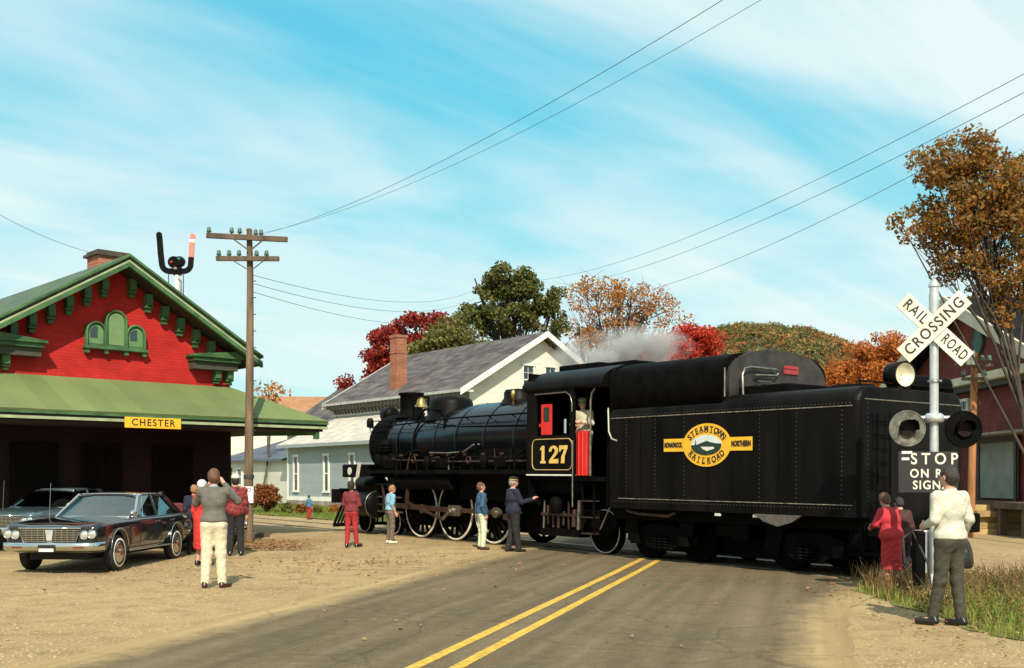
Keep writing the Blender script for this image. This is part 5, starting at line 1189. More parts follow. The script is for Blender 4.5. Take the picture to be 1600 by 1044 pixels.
for py in range(440, 700, 26): MB().tube([pl_(391 + (3 if py % 52 else -3), py, -0.13), pl_(391 + (9 if py % 52 else -9), py - 1, -0.18)], 0.012, 5).build("climbing_spike", M_wire, pole)
MB().bar(pl_(390, 743, -0.165), pl_(390, 749, -0.165), 0.36, 0.36, (0, 1, 0)).build("dark_band", M_wire, pole) if False else MB().lathe([(0.128, 0), (0.128, 0.09)], pl_(389, 748), (0, 0, 1), 16, caps=False).build("tin_band", M_wire, pole)
nt_ = empty("paper_notice", Vector((pb.x, PY - 0.14, at(390, 773, PY).z)), 0, "white paper notice headed NO tacked to the utility pole", "notice")
MB().box(-0.155, 0.155, -0.004, 0.0, -0.20, 0.20).build("sheet", mat("white_paper", (0.75, 0.73, 0.66), 0.8, var=0.05), nt_)
put_text("lettering", "NO", 0.13, M_ink, nt_, plane_matrix((0.0, -0.0055, 0.12), (1, 0, 0), (0, 0, 1)), weight=0.003, depth=0.0008)

# wires -------------------------------------------------------------------------
def wire(p0, p1, sag, label, r=0.012, n=26):
    p0, p1 = Vector(p0), Vector(p1); pts = []
    for i in range(n + 1):
        t = i / n; q = p0.lerp(p1, t); q.z -= sag * 4 * t * (1 - t); pts.append(q)
    o = MB().tube(pts, r, 5).build("overhead_wire", M_wire); tag(o, label, "wire", "overhead wires"); return o
PW = lambda px, py: pb + pl_(px, py, -0.16)
far = lambda px, py: at(px, py, 70)
wire(pb + pl_(395, 430, 0.05), far(745, 452), 0.75, "upper of three slack wires from utility pole to the green tree", 0.007)
wire(pb + pl_(395, 443, 0.05), far(745, 465), 0.8, "middle of three slack wires from utility pole to the green tree", 0.007)
wire(pb + pl_(395, 456, 0.05), far(745, 487), 0.8, "lowest of three slack wires from utility pole to the green tree", 0.007)
wire(PW(408, 366.5), at(1225, -60, 11), 0.35, "upper thin wire rising from the pole's top crossarm to the frame's upper edge", 0.004, 40)
wire(PW(399.5, 366), at(1290, -60, 11), 0.42, "lower thin wire rising from the pole's top crossarm to the frame's upper edge", 0.003, 40)
wire(at(-60, 300, 24), st_w(-2.2, 3.2, 7.4), 0.2, "single wire running down from the picture's edge to the station chimney", 0.005)
wire(at(800, 440, 75), at(1700, 62, 21), 1.2, "upper of three wires sloping down across the sky above the tender", 0.0075, 40)
wire(at(800, 452, 75), at(1700, 92, 21), 1.3, "middle of three wires sloping down across the sky above the tender", 0.0075, 40)
wire(at(860, 470, 72), at(1700, 122, 21), 1.4, "lowest of three wires sloping down across the sky above the tender", 0.0075, 40)

# crossing signal ----------------------------------------------------------------
XY = 14.9; xb = Vector(((1459.5 - 800) / FOC * XY, XY, 0)); xb.z = zs(xb.x, xb.y)
xs_root = empty("crossing_signal", xb, R(-2), "railroad crossing signal mast with crossbuck, two round flasher targets and stop sign", "signal")
def xl(px, py, dy=0.0):
    q = at(px, py, XY + dy); return Vector((q.x - xb.x, dy, q.z - xb.z))
MB().tube([Vector((0, 0, -0.1)), xl(1459.5, 640), xl(1459.5, 446)], 0.058, 18).build("mast", M_silver, xs_root)
b = MB(); q = xl(1459.5, 446); b.lathe([(0.075, -0.02), (0.075, 0.01), (0.055, 0.03), (0.05, 0.05), (0.02, 0.09), (0.005, 0.10)], q, (0, 0, 1), 18); b.build("finial", M_silver, xs_root)
b = MB(); b.lathe([(0.066, 0), (0.066, 0.55)], xl(1459.5, 522), (0, 0, 1), 18); b.build("sleeve", M_silver, xs_root)
b = MB(); b.lathe([(0.20, -0.02), (0.20, 0.06), (0.10, 0.12), (0.08, 0.30), (0.075, 0.36)], (0, 0, 0.0), (0, 0, 1), 20); b.build("mast_base", M_white, xs_root)
M_xwhite = mat("crossbuck_white", (0.64, 0.60, 0.47), 0.6, var=0.22, scale=5, detail=9, col2=(0.74, 0.70, 0.57))
def xblade(p0, p1, dy, hw, words, name):
    a, c = xl(*p0, dy), xl(*p1, dy); d = (c - a).normalized(); up = Vector((-d.z, 0, d.x))
    if up.z < 0: up = -up
    o = MB().bar(a, c, 0.02, hw * 2, up).build(name, M_xwhite, xs_root)
    for (wd, f_, wdt) in words:
        ctr = a.lerp(c, f_) + Vector((0, -0.0125, 0))
        put_text("lettering", wd, 0.205, M_letterblk, o, plane_matrix(ctr, d, up), weight=0.003, spacing=1.2, depth=0.002, fit=wdt)
    return o
xblade((1412, 556), (1508, 464), -0.115, 0.125, (("CROSSING", 0.5, 1.02),), "crossbuck_blade")
xblade((1411, 468), (1511, 562), -0.09, 0.125, (("RAIL", 0.205, 0.37), ("ROAD", 0.80, 0.40)), "crossbuck_blade")
MB().box(-0.05, 0.05, -0.085, -0.05, xl(0, 530)[2], xl(0, 500)[2]).build("blade_clamp", M_silver, xs_root)
b = MB(); b.lathe([(0.085, 0), (0.085, 0.02), (0.06, 0.03)], xl(1459.5, 597), (0, 0, 1), 18); b.box(-0.02, 0.10, -0.02, 0.02, xl(0, 597)[2], xl(0, 597)[2] + 0.03); b.build("clamp", M_steel, xs_root)
# flasher arm and targets
zc_ = xl(1459.5, 655)[2]
b = MB(); b.lathe([(0.10, -0.05), (0.13, -0.03), (0.13, 0.05), (0.09, 0.08)], (0, 0, zc_), (0, 0, 1), 22); b.tube([(-0.36, 0.02, zc_ + 0.02), (0.36, 0.02, zc_ + 0.02)], 0.028, 10); b.build("flasher_arm", M_silver, xs_root)
for (px, py, mt_, nm, r_) in ((1416.5, 670, mat("weathered_grey_target", (0.12, 0.115, 0.088), 0.6, var=0.6, scale=9), "flasher_target", 0.247), (1503, 671, M_blackd, "flasher_target", 0.252)):
    c_ = xl(px, py); tg = MB().cyl((c_.x, -0.05, c_.z), (c_.x, -0.03, c_.z), r_, n=44).build(nm, mt_, xs_root)
    MB().torus((c_.x, -0.05, c_.z), (0, 1, 0), r_ - 0.008, 0.010, 44, 6).build("target_rim", mt_, tg)
    MB().lathe([(0.105, 0.0), (0.105, 0.02), (0.085, 0.05), (0.01, 0.06)], (c_.x, -0.10, c_.z), (0, 1, 0), 26).build("lens", mat("dark_red_lens", (0.012, 0.004, 0.004), 0.5, var=0.2, spec=0.15), tg)
    hb = MB(); nn = 16
    for i in range(nn):
        a0, a1 = R(-10 + 200 * i / nn), R(-10 + 200 * (i + 1) / nn); q = []
        for (a_, y_) in ((a0, -0.05), (a1, -0.05), (a1, -0.20 - 0.06 * math.sin(a1)), (a0, -0.20 - 0.06 * math.sin(a0))): q.append((c_.x + 0.115 * math.cos(a_), y_, c_.z + 0.115 * math.sin(a_)))
        hb.add(q, [(0, 1, 2, 3)], 0, True)
    h_ = hb.build("hood", M_blackd, tg); sm = h_.modifiers.new("thick", 'SOLIDIFY'); sm.thickness = 0.006
    MB().lathe([(0.11, 0), (0.11, 0.16), (0.06, 0.2)], (c_.x, -0.03, c_.z), (0, 1, 0), 22).build("lamp_housing", M_blackd, tg)
# stop on red signal board
p0, p1 = xl(1404, 706, -0.07), xl(1496, 770, -0.07)
bd = MB().box(p0.x, p1.x, -0.095, -0.07, p1.z, p0.z).build("stop_board", M_letterblk, xs_root, 0.006)
cxm = (p0.x + p1.x) / 2; M_btn = mat("reflector_button_lettering", (0.66, 0.63, 0.50), 0.5, var=0.15, scale=40)
for wd, px, py, sz_, sp_ in (("STOP", 1456, 718, 0.215, 1.55), ("ON RED", 1456, 740.5, 0.165, 1.25), ("SIGNAL", 1456, 758.5, 0.165, 1.18)):
    q = xl(px, py); put_text("lettering", wd, sz_, M_btn, bd, plane_matrix((q.x, -0.097, q.z), (1, 0, 0), (0, 0, 1)), weight=0.003, spacing=sp_, depth=0.002, width=0.92)
for (py, w_) in ((707.5, 0.14), (717.5, 0.10)):
    q = xl(1406, py); MB().box(q.x, q.x + w_, -0.10, -0.0965, q.z - 0.015, q.z + 0.02).build("white_marker", M_white, bd)
# relay box and cable at the foot
MB().box(-0.17, 0.17, 0.08, 0.32, 0.35, 0.95).build("relay_box", M_silver, xs_root, 0.015); MB().box(-0.28, -0.14, -0.10, 0.10, 0.20, 0.95).build("bell_case", M_blackd, xs_root, 0.03)
MB().tube([(-0.05, -0.05, 0.1), (-0.12, -0.12, 0.5), (-0.32, -0.06, 0.95), (-0.42, 0.0, 0.85), (-0.38, 0.05, 0.5)], 0.018, 6).build("cable", M_wire, xs_root)

# small pole at the right, by the brick store --------------------------------------
QY = 30.0; qb = Vector(((1516 - 800) / FOC * QY, QY, 0))
p2 = empty("signal_line_pole", qb, 0, "short orange brown line pole with small crossarms before the brick store", "utility pole")
def ql(px, py, dy=0.0):
    q = at(px, py, QY + dy); return Vector((q.x - qb.x, dy, q.z - qb.z))
MB().tube([Vector((0, 0, -0.2)), ql(1519, 720), ql(1523, 552)], [0.105, 0.10, 0.085], 12).build("post", mat("orange_brown_pole", (0.33, 0.145, 0.05), 0.85, var=0.3, scale=6, bump=0.4, stretch=(1, 1, 0.15)), p2)
MB().bar(ql(1491, 570, -0.12), ql(1550, 570, -0.12), 0.08, 0.09).build("crossarm", M_wood, p2)
MB().bar(ql(1503, 592, -0.12), ql(1542, 592, -0.12), 0.08, 0.09).build("crossarm", M_wood, p2)
ins2 = None
for px, py in ((1495, 566), (1505, 566), (1535, 566), (1546, 566), (1506, 589), (1538, 589)):
    o = share(ins, "insulator", p2, ql(px, py, -0.12), (0, 0, 0), (1.2, 1.2, 1.2))
for px in (1509, 1516): MB().box(ql(px, 0)[0] - 0.05, ql(px, 0)[0] + 0.05, -0.2, -0.13, ql(0, 571)[2], ql(0, 549)[2]).build("white_insulator_pin", M_white, p2)
MB().tube([ql(1522, 600, -0.1), ql(1528, 622, -0.14), ql(1535, 640, -0.2)], 0.012, 5).build("drop_wire", M_wire, p2)

# stacked timbers beyond the track at the right
M_timber = mat("pale_new_timber", (0.36, 0.24, 0.10), 0.85, var=0.3, scale=5, stretch=(0.3, 1, 1), island=0.2)
tb0 = None; words = ("lowest", "second lowest", "middle", "second highest", "topmost")
for k in range(5):
    o = MB().box(-2.0, 2.0, -0.16, 0.16, -0.085, 0.085).build("stacked_timber", M_timber, None, 0.008)
    o.location = (15.4 + (0.1 if k % 2 else -0.1), 31.6 + 0.08 * (k % 3), 0.10 + k * 0.175); o.rotation_euler = (0, 0, R(-5 + 1.5 * (k % 2)))
    tag(o, f"{words[k]} yellow brown timber in the low pile beside the brick store", "timber", "timbers piled beside the brick store")
# ================================================================== TREES
M_bark = mat("grey_brown_bark", (0.10, 0.075, 0.055), 0.9, var=0.35, scale=4, bump=0.5)
M_barkd = mat("dark_bark", (0.05, 0.038, 0.028), 0.9, var=0.35, scale=4, bump=0.5)
def leaf_quads(C, N, size, jit, rng):
    """C: cluster centres (k,3) with radii; N leaves each; returns V, F of rhombic leaves"""
    tot = int(sum(N)); P_ = np.empty((tot, 3)); o = 0
    for (c, r), n in zip(C, N):
        d = rng.normal(size=(n, 3)); d /= np.linalg.norm(d, axis=1)[:, None] + 1e-9
        rad = r * rng.uniform(0.15, 1.0, size=(n, 1)) ** 0.55
        P_[o:o + n] = np.asarray(c) + d * rad * np.array([1.0, 1.0, 0.8]); o += n
    a = rng.normal(size=(tot, 3)); a /= np.linalg.norm(a, axis=1)[:, None]
    b_ = np.cross(a, rng.normal(size=(tot, 3))); b_ /= np.linalg.norm(b_, axis=1)[:, None] + 1e-9
    s = size * rng.uniform(1 - jit, 1 + jit, size=(tot, 1))
    V_ = np.stack([P_ - a * s, P_ - b_ * s * 0.55, P_ + a * s, P_ + b_ * s * 0.55], axis=1).reshape(-1, 3)
    F_ = np.arange(tot * 4, dtype=np.int32).reshape(-1, 4)
    return V_, F_
def limb(b, p0, p1, r0, r1, bend=0.12, n=5):
    p0, p1 = Vector(p0), Vector(p1); L = (p1 - p0).length; off = Vector((random.uniform(-1, 1), random.uniform(-1, 1), random.uniform(0.1, 0.9))) * L * bend
    pts = []; 
    for i in range(n + 1):
        t = i / n; q = p0.lerp(p1, t) + off * math.sin(math.pi * t) * 0.9; pts.append(q)
    b.tube(pts, [r0 + (r1 - r0) * i / n for i in range(n + 1)], 5); return pts
def tree(name, label, base, lobes, ncl, leaves, size, lmat, trunk_r=0.3, clr=1.0, group=None, bark=None, fork=0.35, twigs=0, seed=1, trunk_top=None, shell=0.55, cat="tree"):
    """lobes: (centre, radii) in world metres; clusters of leaves spread through them, each on its own branch"""
    rng = np.random.default_rng(seed); random.seed(seed)
    base = Vector(base); root = empty(name, base, 0, label, cat, group)
    zc_ = np.mean([l[0][2] for l in lobes]); cen = Vector((np.mean([l[0][0] for l in lobes]), np.mean([l[0][1] for l in lobes]), zc_)) - base
    b = MB()
    top = Vector(trunk_top) - base if trunk_top else Vector((cen.x * 0.7, cen.y * 0.7, cen.z * 1.05))
    fk = top * fork
    spine = limb(b, (0, 0, -0.3), top, trunk_r, trunk_r * 0.25, 0.05, 8)
    vol = np.array([l[1][0] * l[1][1] * l[1][2] for l in lobes]); vol = vol / vol.sum()
    C = []
    # main limbs, one or two to each lobe
    mains = []
    for (c, r) in lobes:
        t = random.uniform(0.35, 0.75); s_ = spine[int(t * (len(spine) - 1))]
        e = Vector(c) - base
        pts_ = limb(b, s_, e, trunk_r * 0.45, trunk_r * 0.12, 0.12, 6); mains.append(pts_)
    for k in range(ncl):
        i = rng.choice(len(lobes), p=vol); c, r = lobes[i]
        d = rng.normal(size=3); d /= np.linalg.norm(d); q = rng.uniform(shell, 1.0) ** 0.7
        p_ = np.array(c) + d * np.array(r) * q - np.array(base)
        rr = clr * rng.uniform(0.6, 1.35); C.append((p_, rr))
        m_ = mains[i]; s_ = m_[random.randint(2, len(m_) - 1)]
        limb(b, s_, Vector(p_), trunk_r * 0.13, trunk_r * 0.03, 0.15, 4)
    for k in range(twigs):
        i = rng.choice(len(lobes), p=vol); c, r = lobes[i]; d = rng.normal(size=3); d[2] = abs(d[2]) * 0.8; d /= np.linalg.norm(d)
        p_ = np.array(c) + d * np.array(r) * rng.uniform(0.95, 1.25) - np.array(base); m_ = mains[i]
        pts_ = limb(b, m_[random.randint(1, len(m_) - 1)], Vector(p_), trunk_r * 0.11, trunk_r * 0.025, 0.10, 5)
        for j in range(4):
            s_ = pts_[random.randint(2, 5)]; limb(b, s_, s_ + Vector((random.gauss(0, 1), random.gauss(0, 1), random.gauss(0.4, 0.7))) * clr * 0.9, trunk_r * 0.04, trunk_r * 0.015, 0.1, 3)
    b.build("trunk", bark or M_bark, root)
    rs = np.array([r for _, r in C]); N = np.maximum(6, (leaves * rs ** 2 / (rs ** 2).sum())).astype(int)
    V_, F_ = leaf_quads(C, N, size, 0.35, rng)
    o = raw_mesh("crown", V_, F_, lmat, root); return root
def lob(px, py, Y, rw, rh, rd=None):        # a lobe at a sight line with its half sizes in the frame's units
    c = at(px, py, Y); k = Y / FOC; return ((c.x, c.y, c.z), (rw * k, (rd or rw) * k, rh * k))
ML_red = leaf_mat("deep_red_maple_leaves", [(0.16, 0.012, 0.012), (0.28, 0.025, 0.018), (0.38, 0.045, 0.02), (0.10, 0.012, 0.010)])
ML_scarlet = leaf_mat("scarlet_maple_leaves", [(0.34, 0.02, 0.015), (0.50, 0.04, 0.02), (0.62, 0.08, 0.03), (0.24, 0.02, 0.015)])
ML_green = leaf_mat("dark_green_leaves", [(0.045, 0.065, 0.012), (0.075, 0.10, 0.018), (0.12, 0.13, 0.03), (0.20, 0.16, 0.04), (0.05, 0.07, 0.02)])
ML_gold = leaf_mat("golden_orange_leaves", [(0.36, 0.16, 0.035), (0.48, 0.23, 0.05), (0.30, 0.15, 0.04), (0.52, 0.20, 0.05), (0.40, 0.12, 0.04)])
ML_orange = leaf_mat("orange_leaves", [(0.40, 0.11, 0.02), (0.50, 0.17, 0.03), (0.30, 0.08, 0.02), (0.55, 0.22, 0.05)])
ML_bronze = leaf_mat("bronze_oak_leaves", [(0.15, 0.06, 0.018), (0.26, 0.11, 0.03), (0.36, 0.16, 0.04), (0.10, 0.075, 0.02), (0.20, 0.08, 0.02), (0.30, 0.11, 0.03)])
ML_oak = leaf_mat("oak_leaves", [(0.20, 0.085, 0.02), (0.34, 0.15, 0.035), (0.44, 0.20, 0.045), (0.16, 0.13, 0.03), (0.27, 0.20, 0.05), (0.36, 0.13, 0.03), (0.12, 0.10, 0.03)], trans=0.5)
ML_olive = leaf_mat("olive_green_leaves", [(0.10, 0.12, 0.025), (0.16, 0.16, 0.04), (0.22, 0.18, 0.05), (0.08, 0.09, 0.02)])
def gbase(px, Y): X = (px - 800) / FOC * Y; return (X, Y, zg(X, Y))
tree("red_maple_tree", "deep red maple rising behind the freight house chimney", gbase(640, 74),
     [lob(650, 520, 74, 42, 26), lob(612, 545, 74, 44, 34), lob(585, 578, 74, 28, 24), lob(690, 515, 74, 26, 20), lob(640, 575, 74, 50, 35), lob(545, 610, 74, 20, 14)], 130, 14500, 0.14, ML_red, 0.32, 0.66, seed=3)
tree("green_maple_tree", "tall dark green tree behind the freight house ridge", gbase(800, 70),
     [lob(795, 440, 70, 40, 25), lob(755, 470, 70, 34, 28), lob(835, 465, 70, 42, 34), lob(795, 495, 70, 55, 30), lob(740, 505, 70, 26, 26), lob(858, 500, 70, 30, 36), lob(742, 435, 70, 9, 11)], 135, 12000, 0.13, ML_green, 0.36, 0.52, bark=M_barkd, seed=5, twigs=6)
tree("green_yellow_shrub_tree", "lower olive green tree between the red maple and the tall green tree", gbase(700, 66),
     [lob(705, 530, 66, 36, 22), lob(735, 545, 66, 30, 20), lob(675, 548, 66, 22, 16)], 40, 5500, 0.125, ML_olive, 0.2, 0.75, seed=8)
tree("golden_sparse_tree", "thinning golden orange tree with bare twigs above the cab", gbase(950, 80),
     [lob(930, 465, 80, 48, 32), lob(985, 480, 80, 40, 40), lob(905, 520, 80, 40, 36), lob(960, 530, 80, 46, 34), lob(1020, 485, 80, 34, 38), lob(1055, 510, 80, 32, 28)], 115, 6000, 0.115, ML_gold, 0.30, 0.70, bark=M_barkd, seed=11, twigs=70, fork=0.2)
tree("scarlet_maple_tree", "bright scarlet maple showing above the tender's coal bunker", gbase(1060, 72),
     [lob(1060, 555, 72, 48, 26), lob(1095, 545, 72, 30, 26), lob(1020, 565, 72, 36, 22), lob(1085, 520, 72, 26, 14), lob(1105, 575, 72, 24, 18)], 85, 12500, 0.115, ML_scarlet, 0.26, 0.68, seed=13)
tree("orange_tree", "orange autumn tree left of the crossbuck", gbase(1370, 95),
     [lob(1378, 545, 95, 38, 26), lob(1345, 565, 95, 30, 24), lob(1400, 565, 95, 30, 28), lob(1320, 585, 95, 26, 16), lob(1365, 590, 95, 60, 20), lob(1290, 600, 95, 26, 14)], 105, 14500, 0.145, ML_orange, 0.3, 0.85, seed=17, twigs=8)
tree("bronze_oak_tree", "large bronze leaved tree leaning in at the right above the brick store", gbase(1630, 27),
     [lob(1500, 245, 27, 52, 36), lob(1460, 270, 27, 38, 36), lob(1545, 280, 27, 60, 50), lob(1425, 355, 27, 34, 34), lob(1490, 340, 27, 52, 48), lob(1560, 360, 27, 56, 56), lob(1500, 415, 27, 40, 26), lob(1610, 300, 27, 50, 70), lob(1560, 430, 27, 46, 34), lob(1470, 390, 27, 28, 16), lob(1405, 345, 27, 20, 22), lob(1600, 430, 27, 36, 40), lob(1575, 480, 27, 24, 26), lob(1530, 450, 27, 22, 16)],
     230, 18000, 0.062, ML_oak, 0.095, 0.34, bark=M_barkd, seed=19, twigs=18, trunk_top=tuple(at(1545, 330, 27)), fork=0.3)
# leafy weeds among the verge grass
random.seed(61); wr_ = np.random.default_rng(61); Cw = []
for (x, y) in scatter(verge_pts, 420, lambda x, y: 0.25 + 0.75 * max(0, min(1, 0.5 + 1.4 * noise.noise((x * 1.1, y * 1.1, 8))))):
    hh = random.uniform(0.04, 0.30) * (1.0 if y > 12.5 else 0.5); Cw.append(((x, y, zs(x, y) + hh * 0.6), 0.05 + hh * 0.42))
V_, F_ = leaf_quads(Cw, [26] * len(Cw), 0.022, 0.4, wr_)
o = raw_mesh("leafy_weeds", V_, F_, leaf_mat("leafy_weed_leaves", [(0.12, 0.15, 0.03), (0.20, 0.19, 0.05), (0.27, 0.14, 0.05), (0.16, 0.07, 0.035), (0.10, 0.13, 0.03)])); tag(o, "low leafy weeds mixed into the verge grass", "weeds", kind="stuff")
for k, (px0, px1) in enumerate(((1545, 1520), (1572, 1545), (1590, 1560))):    # extra stems of the oak
    pass
tree("bare_sapling", "small nearly bare sapling behind the canopy beside the pole", gbase(405, 60),
     [lob(410, 610, 60, 24, 18), lob(440, 618, 60, 14, 10)], 16, 160, 0.12, ML_gold, 0.08, 0.5, seed=23, twigs=12)
tree("red_bush", "rust red bush at the corner of the grey lean-to", gbase(418, 46),
     [lob(418, 776, 46, 17, 15), lob(408, 784, 46, 14, 10)], 26, 2200, 0.085, leaf_mat("rust_bush_leaves", [(0.24, 0.06, 0.025), (0.34, 0.10, 0.03), (0.18, 0.07, 0.03), (0.26, 0.13, 0.04)]), 0.05, 0.26, seed=29, cat="bush", fork=0.2)
for i, (px, py) in enumerate(((450, 797), (470, 799), (497, 800), (523, 801))):
    tree("foundation_plant", ("first", "second", "third", "fourth")[i] + " low plant from the left along the grey lean-to foundation", gbase(px, 45.5), [lob(px, py - 3, 45.5, 9, 6)], 8, 380, 0.06, (ML_olive, ML_bronze, ML_olive, ML_gold)[i], 0.02, 0.16, seed=40 + i, group="plants along the lean-to foundation", cat="plant", fork=0.2)

# hill with autumn woods ------------------------------------------------------------
def hill_h(X, Y):
    # a rounded hill about 1 km away to the right, with lower shoulders
    def g(cx, cy, sx, sy, h): return h * math.exp(-((X - cx) / sx) ** 2 - ((Y - cy) / sy) ** 2)
    v = g(222, 1000, 178, 270, 136) + g(-700, 1300, 600, 300, 45) + g(1000, 1300, 400, 300, 60)
    return v + (6.0 * noise.noise((X * 0.018, Y * 0.012, 0)) + 4.0 * noise.noise((X * 0.05, Y * 0.03, 4))) * min(1, v / 20)
hx = np.linspace(-1200, 1400, 131); hy = np.linspace(640, 1700, 40); V = []; F = []
for x in hx:
    for y in hy: V.append((x, y, hill_h(x, y) - 1.5))
n_ = len(hy)
for i in range(len(hx) - 1):
    for j in range(n_ - 1): F.append((i * n_ + j, (i + 1) * n_ + j, (i + 1) * n_ + j + 1, i * n_ + j + 1))
hill = raw_mesh("hill", V, F, mat("wooded_hill_floor", (0.07, 0.06, 0.025), 0.95, var=0.3, scale=0.02), smooth=True); tag(hill, "wooded autumn hill rising beyond the tender", "hill", kind="structure")
rng = np.random.default_rng(51); random.seed(51)
def woods(name, n, xr, yr, cols, label, seed=0.0):
    C = []; 
    for _ in range(n * 12):
        if len(C) >= n: break
        x, y = random.uniform(*xr), random.uniform(*yr); h = hill_h(x, y)
        if h < 6 or noise.noise((x * 0.028, y * 0.014, seed * 3.7)) < random.uniform(-0.35, 0.30): continue
        s = random.uniform(2.2, 5.0); C.append(((x, y, h + s * 0.8 - 1), s))
    V_, F_ = leaf_quads(C, [34] * len(C), 1.0, 0.4, rng); o = raw_mesh(name, V_, F_, leaf_mat(name + "_leaves", cols)); tag(o, label, "woods", kind="stuff")
XR, YR = (60, 470), (720, 1090)
woods("green_hill_woods", 3000, XR, YR, [(0.09, 0.10, 0.03), (0.14, 0.14, 0.04), (0.19, 0.17, 0.055), (0.10, 0.11, 0.045)], "green trees covering the far hillside", 1)
woods("rust_hill_woods", 2000, XR, YR, [(0.32, 0.12, 0.04), (0.40, 0.18, 0.06), (0.28, 0.14, 0.05), (0.38, 0.13, 0.045)], "rust coloured trees covering the far hillside", 2)
woods("ochre_hill_woods", 1500, XR, YR, [(0.32, 0.23, 0.08), (0.40, 0.27, 0.10), (0.25, 0.20, 0.07)], "ochre trees covering the far hillside", 3)
woods("dark_hill_woods", 500, XR, YR, [(0.025, 0.035, 0.015), (0.04, 0.05, 0.02)], "dark evergreen trees among the far hillside woods", 4)
woods("distant_woods", 2200, (-1100, 90), (900, 1250), [(0.10, 0.09, 0.03), (0.22, 0.10, 0.035), (0.09, 0.10, 0.03), (0.24, 0.15, 0.05)], "distant autumn woods on the low hills")
# ================================================================== CARS
def car_glass():
    m = bpy.data.materials.new("tinted_car_glass"); m.use_nodes = True; nt = m.node_tree; nt.nodes.remove(nt.nodes["Principled BSDF"])
    t = nt.nodes.new("ShaderNodeBsdfTransparent"); t.inputs[0].default_value = (0.30, 0.42, 0.38, 1)
    g = nt.nodes.new("ShaderNodeBsdfGlossy"); g.inputs["Roughness"].default_value = 0.03; g.inputs["Color"].default_value = (0.9, 1.0, 0.97, 1)
    lw = nt.nodes.new("ShaderNodeLayerWeight"); lw.inputs[0].default_value = 0.22
    mr = nt.nodes.new("ShaderNodeMapRange"); mr.inputs[3].default_value = 0.06; mr.inputs[4].default_value = 0.75; nt.links.new(lw.outputs["Facing"], mr.inputs[0])
    mx = nt.nodes.new("ShaderNodeMixShader"); nt.links.new(mr.outputs[0], mx.inputs[0]); nt.links.new(t.outputs[0], mx.inputs[1]); nt.links.new(g.outputs[0], mx.inputs[2])
    nt.links.new(mx.outputs[0], nt.nodes["Material Output"].inputs[0]); return m
M_cglass = car_glass()
M_rubber = mat("tyre_rubber", (0.012, 0.012, 0.012), 0.8, var=0.2)
M_whitewall = mat("whitewall_rubber", (0.68, 0.65, 0.56), 0.6, var=0.06)
M_seat = mat("maroon_seat", (0.10, 0.018, 0.018), 0.6, var=0.2)
M_lens = mat("headlamp_glass", (0.72, 0.72, 0.66), 0.08, metal=0.7, var=0.1, scale=40)
M_under = mat("chassis_black", (0.008, 0.008, 0.008), 0.8)
ST = [(-2.74, 0.86, 0.84, 0.82, 0.42), (-2.66, 0.94, 0.90, 0.87, 0.34), (-2.3, 0.97, 0.93, 0.93, 0.29), (-1.8, 0.985, 0.945, 0.965, 0.27), (-1.2, 0.995, 0.955, 0.99, 0.26), (-0.8, 1.0, 0.96, 1.005, 0.26), (-0.2, 1.0, 0.96, 0.99, 0.26), (0.5, 1.0, 0.96, 0.99, 0.26),
      (1.0, 1.0, 0.965, 0.99, 0.26), (1.5, 1.0, 0.975, 1.0, 0.26), (1.75, 0.995, 0.97, 1.0, 0.27), (2.2, 0.97, 0.945, 0.975, 0.31), (2.55, 0.93, 0.90, 0.92, 0.36), (2.72, 0.86, 0.82, 0.82, 0.42)]
def body_mesh():
    b = MB(); rings = []
    for (y, w, sh, ct, bt) in ST:
        h = [(0.0, bt), (w * 0.8, bt), (w - 0.05, bt + 0.05), (w - 0.005, bt + 0.2), (w, 0.66), (w - 0.012, 0.80), (w - 0.02, sh - 0.035), (w - 0.055, sh), (w - 0.16, sh + (ct - sh) * 0.15), (w * 0.5, ct - 0.012), (0.0, ct)]
        rings.append([(x, y, z) for x, z in h] + [(-x, y, z) for x, z in h[-2:0:-1]])
    b.ring(rings, True, 0, True)
    o = b.build("body_shell", M_under); cut = MB()
    for y in (-1.80, 1.30):
        for sg in (-1, 1): cut.cyl((sg * 0.60, y, 0.37), (sg * 1.2, y, 0.37), 0.405, n=30)
    c = cut.build("cutter", M_under); md = o.modifiers.new("wells", 'BOOLEAN'); md.operation = 'DIFFERENCE'; md.object = c; md.solver = 'EXACT'
    dg = bpy.context.evaluated_depsgraph_get(); me = bpy.data.meshes.new_from_object(o.evaluated_get(dg))
    for q in (o, c): COL.objects.unlink(q); bpy.data.objects.remove(q)
    me.materials.clear(); return me
BODY = body_mesh()
def strip(pts, w, h): return MB().tube(pts, w, 6)
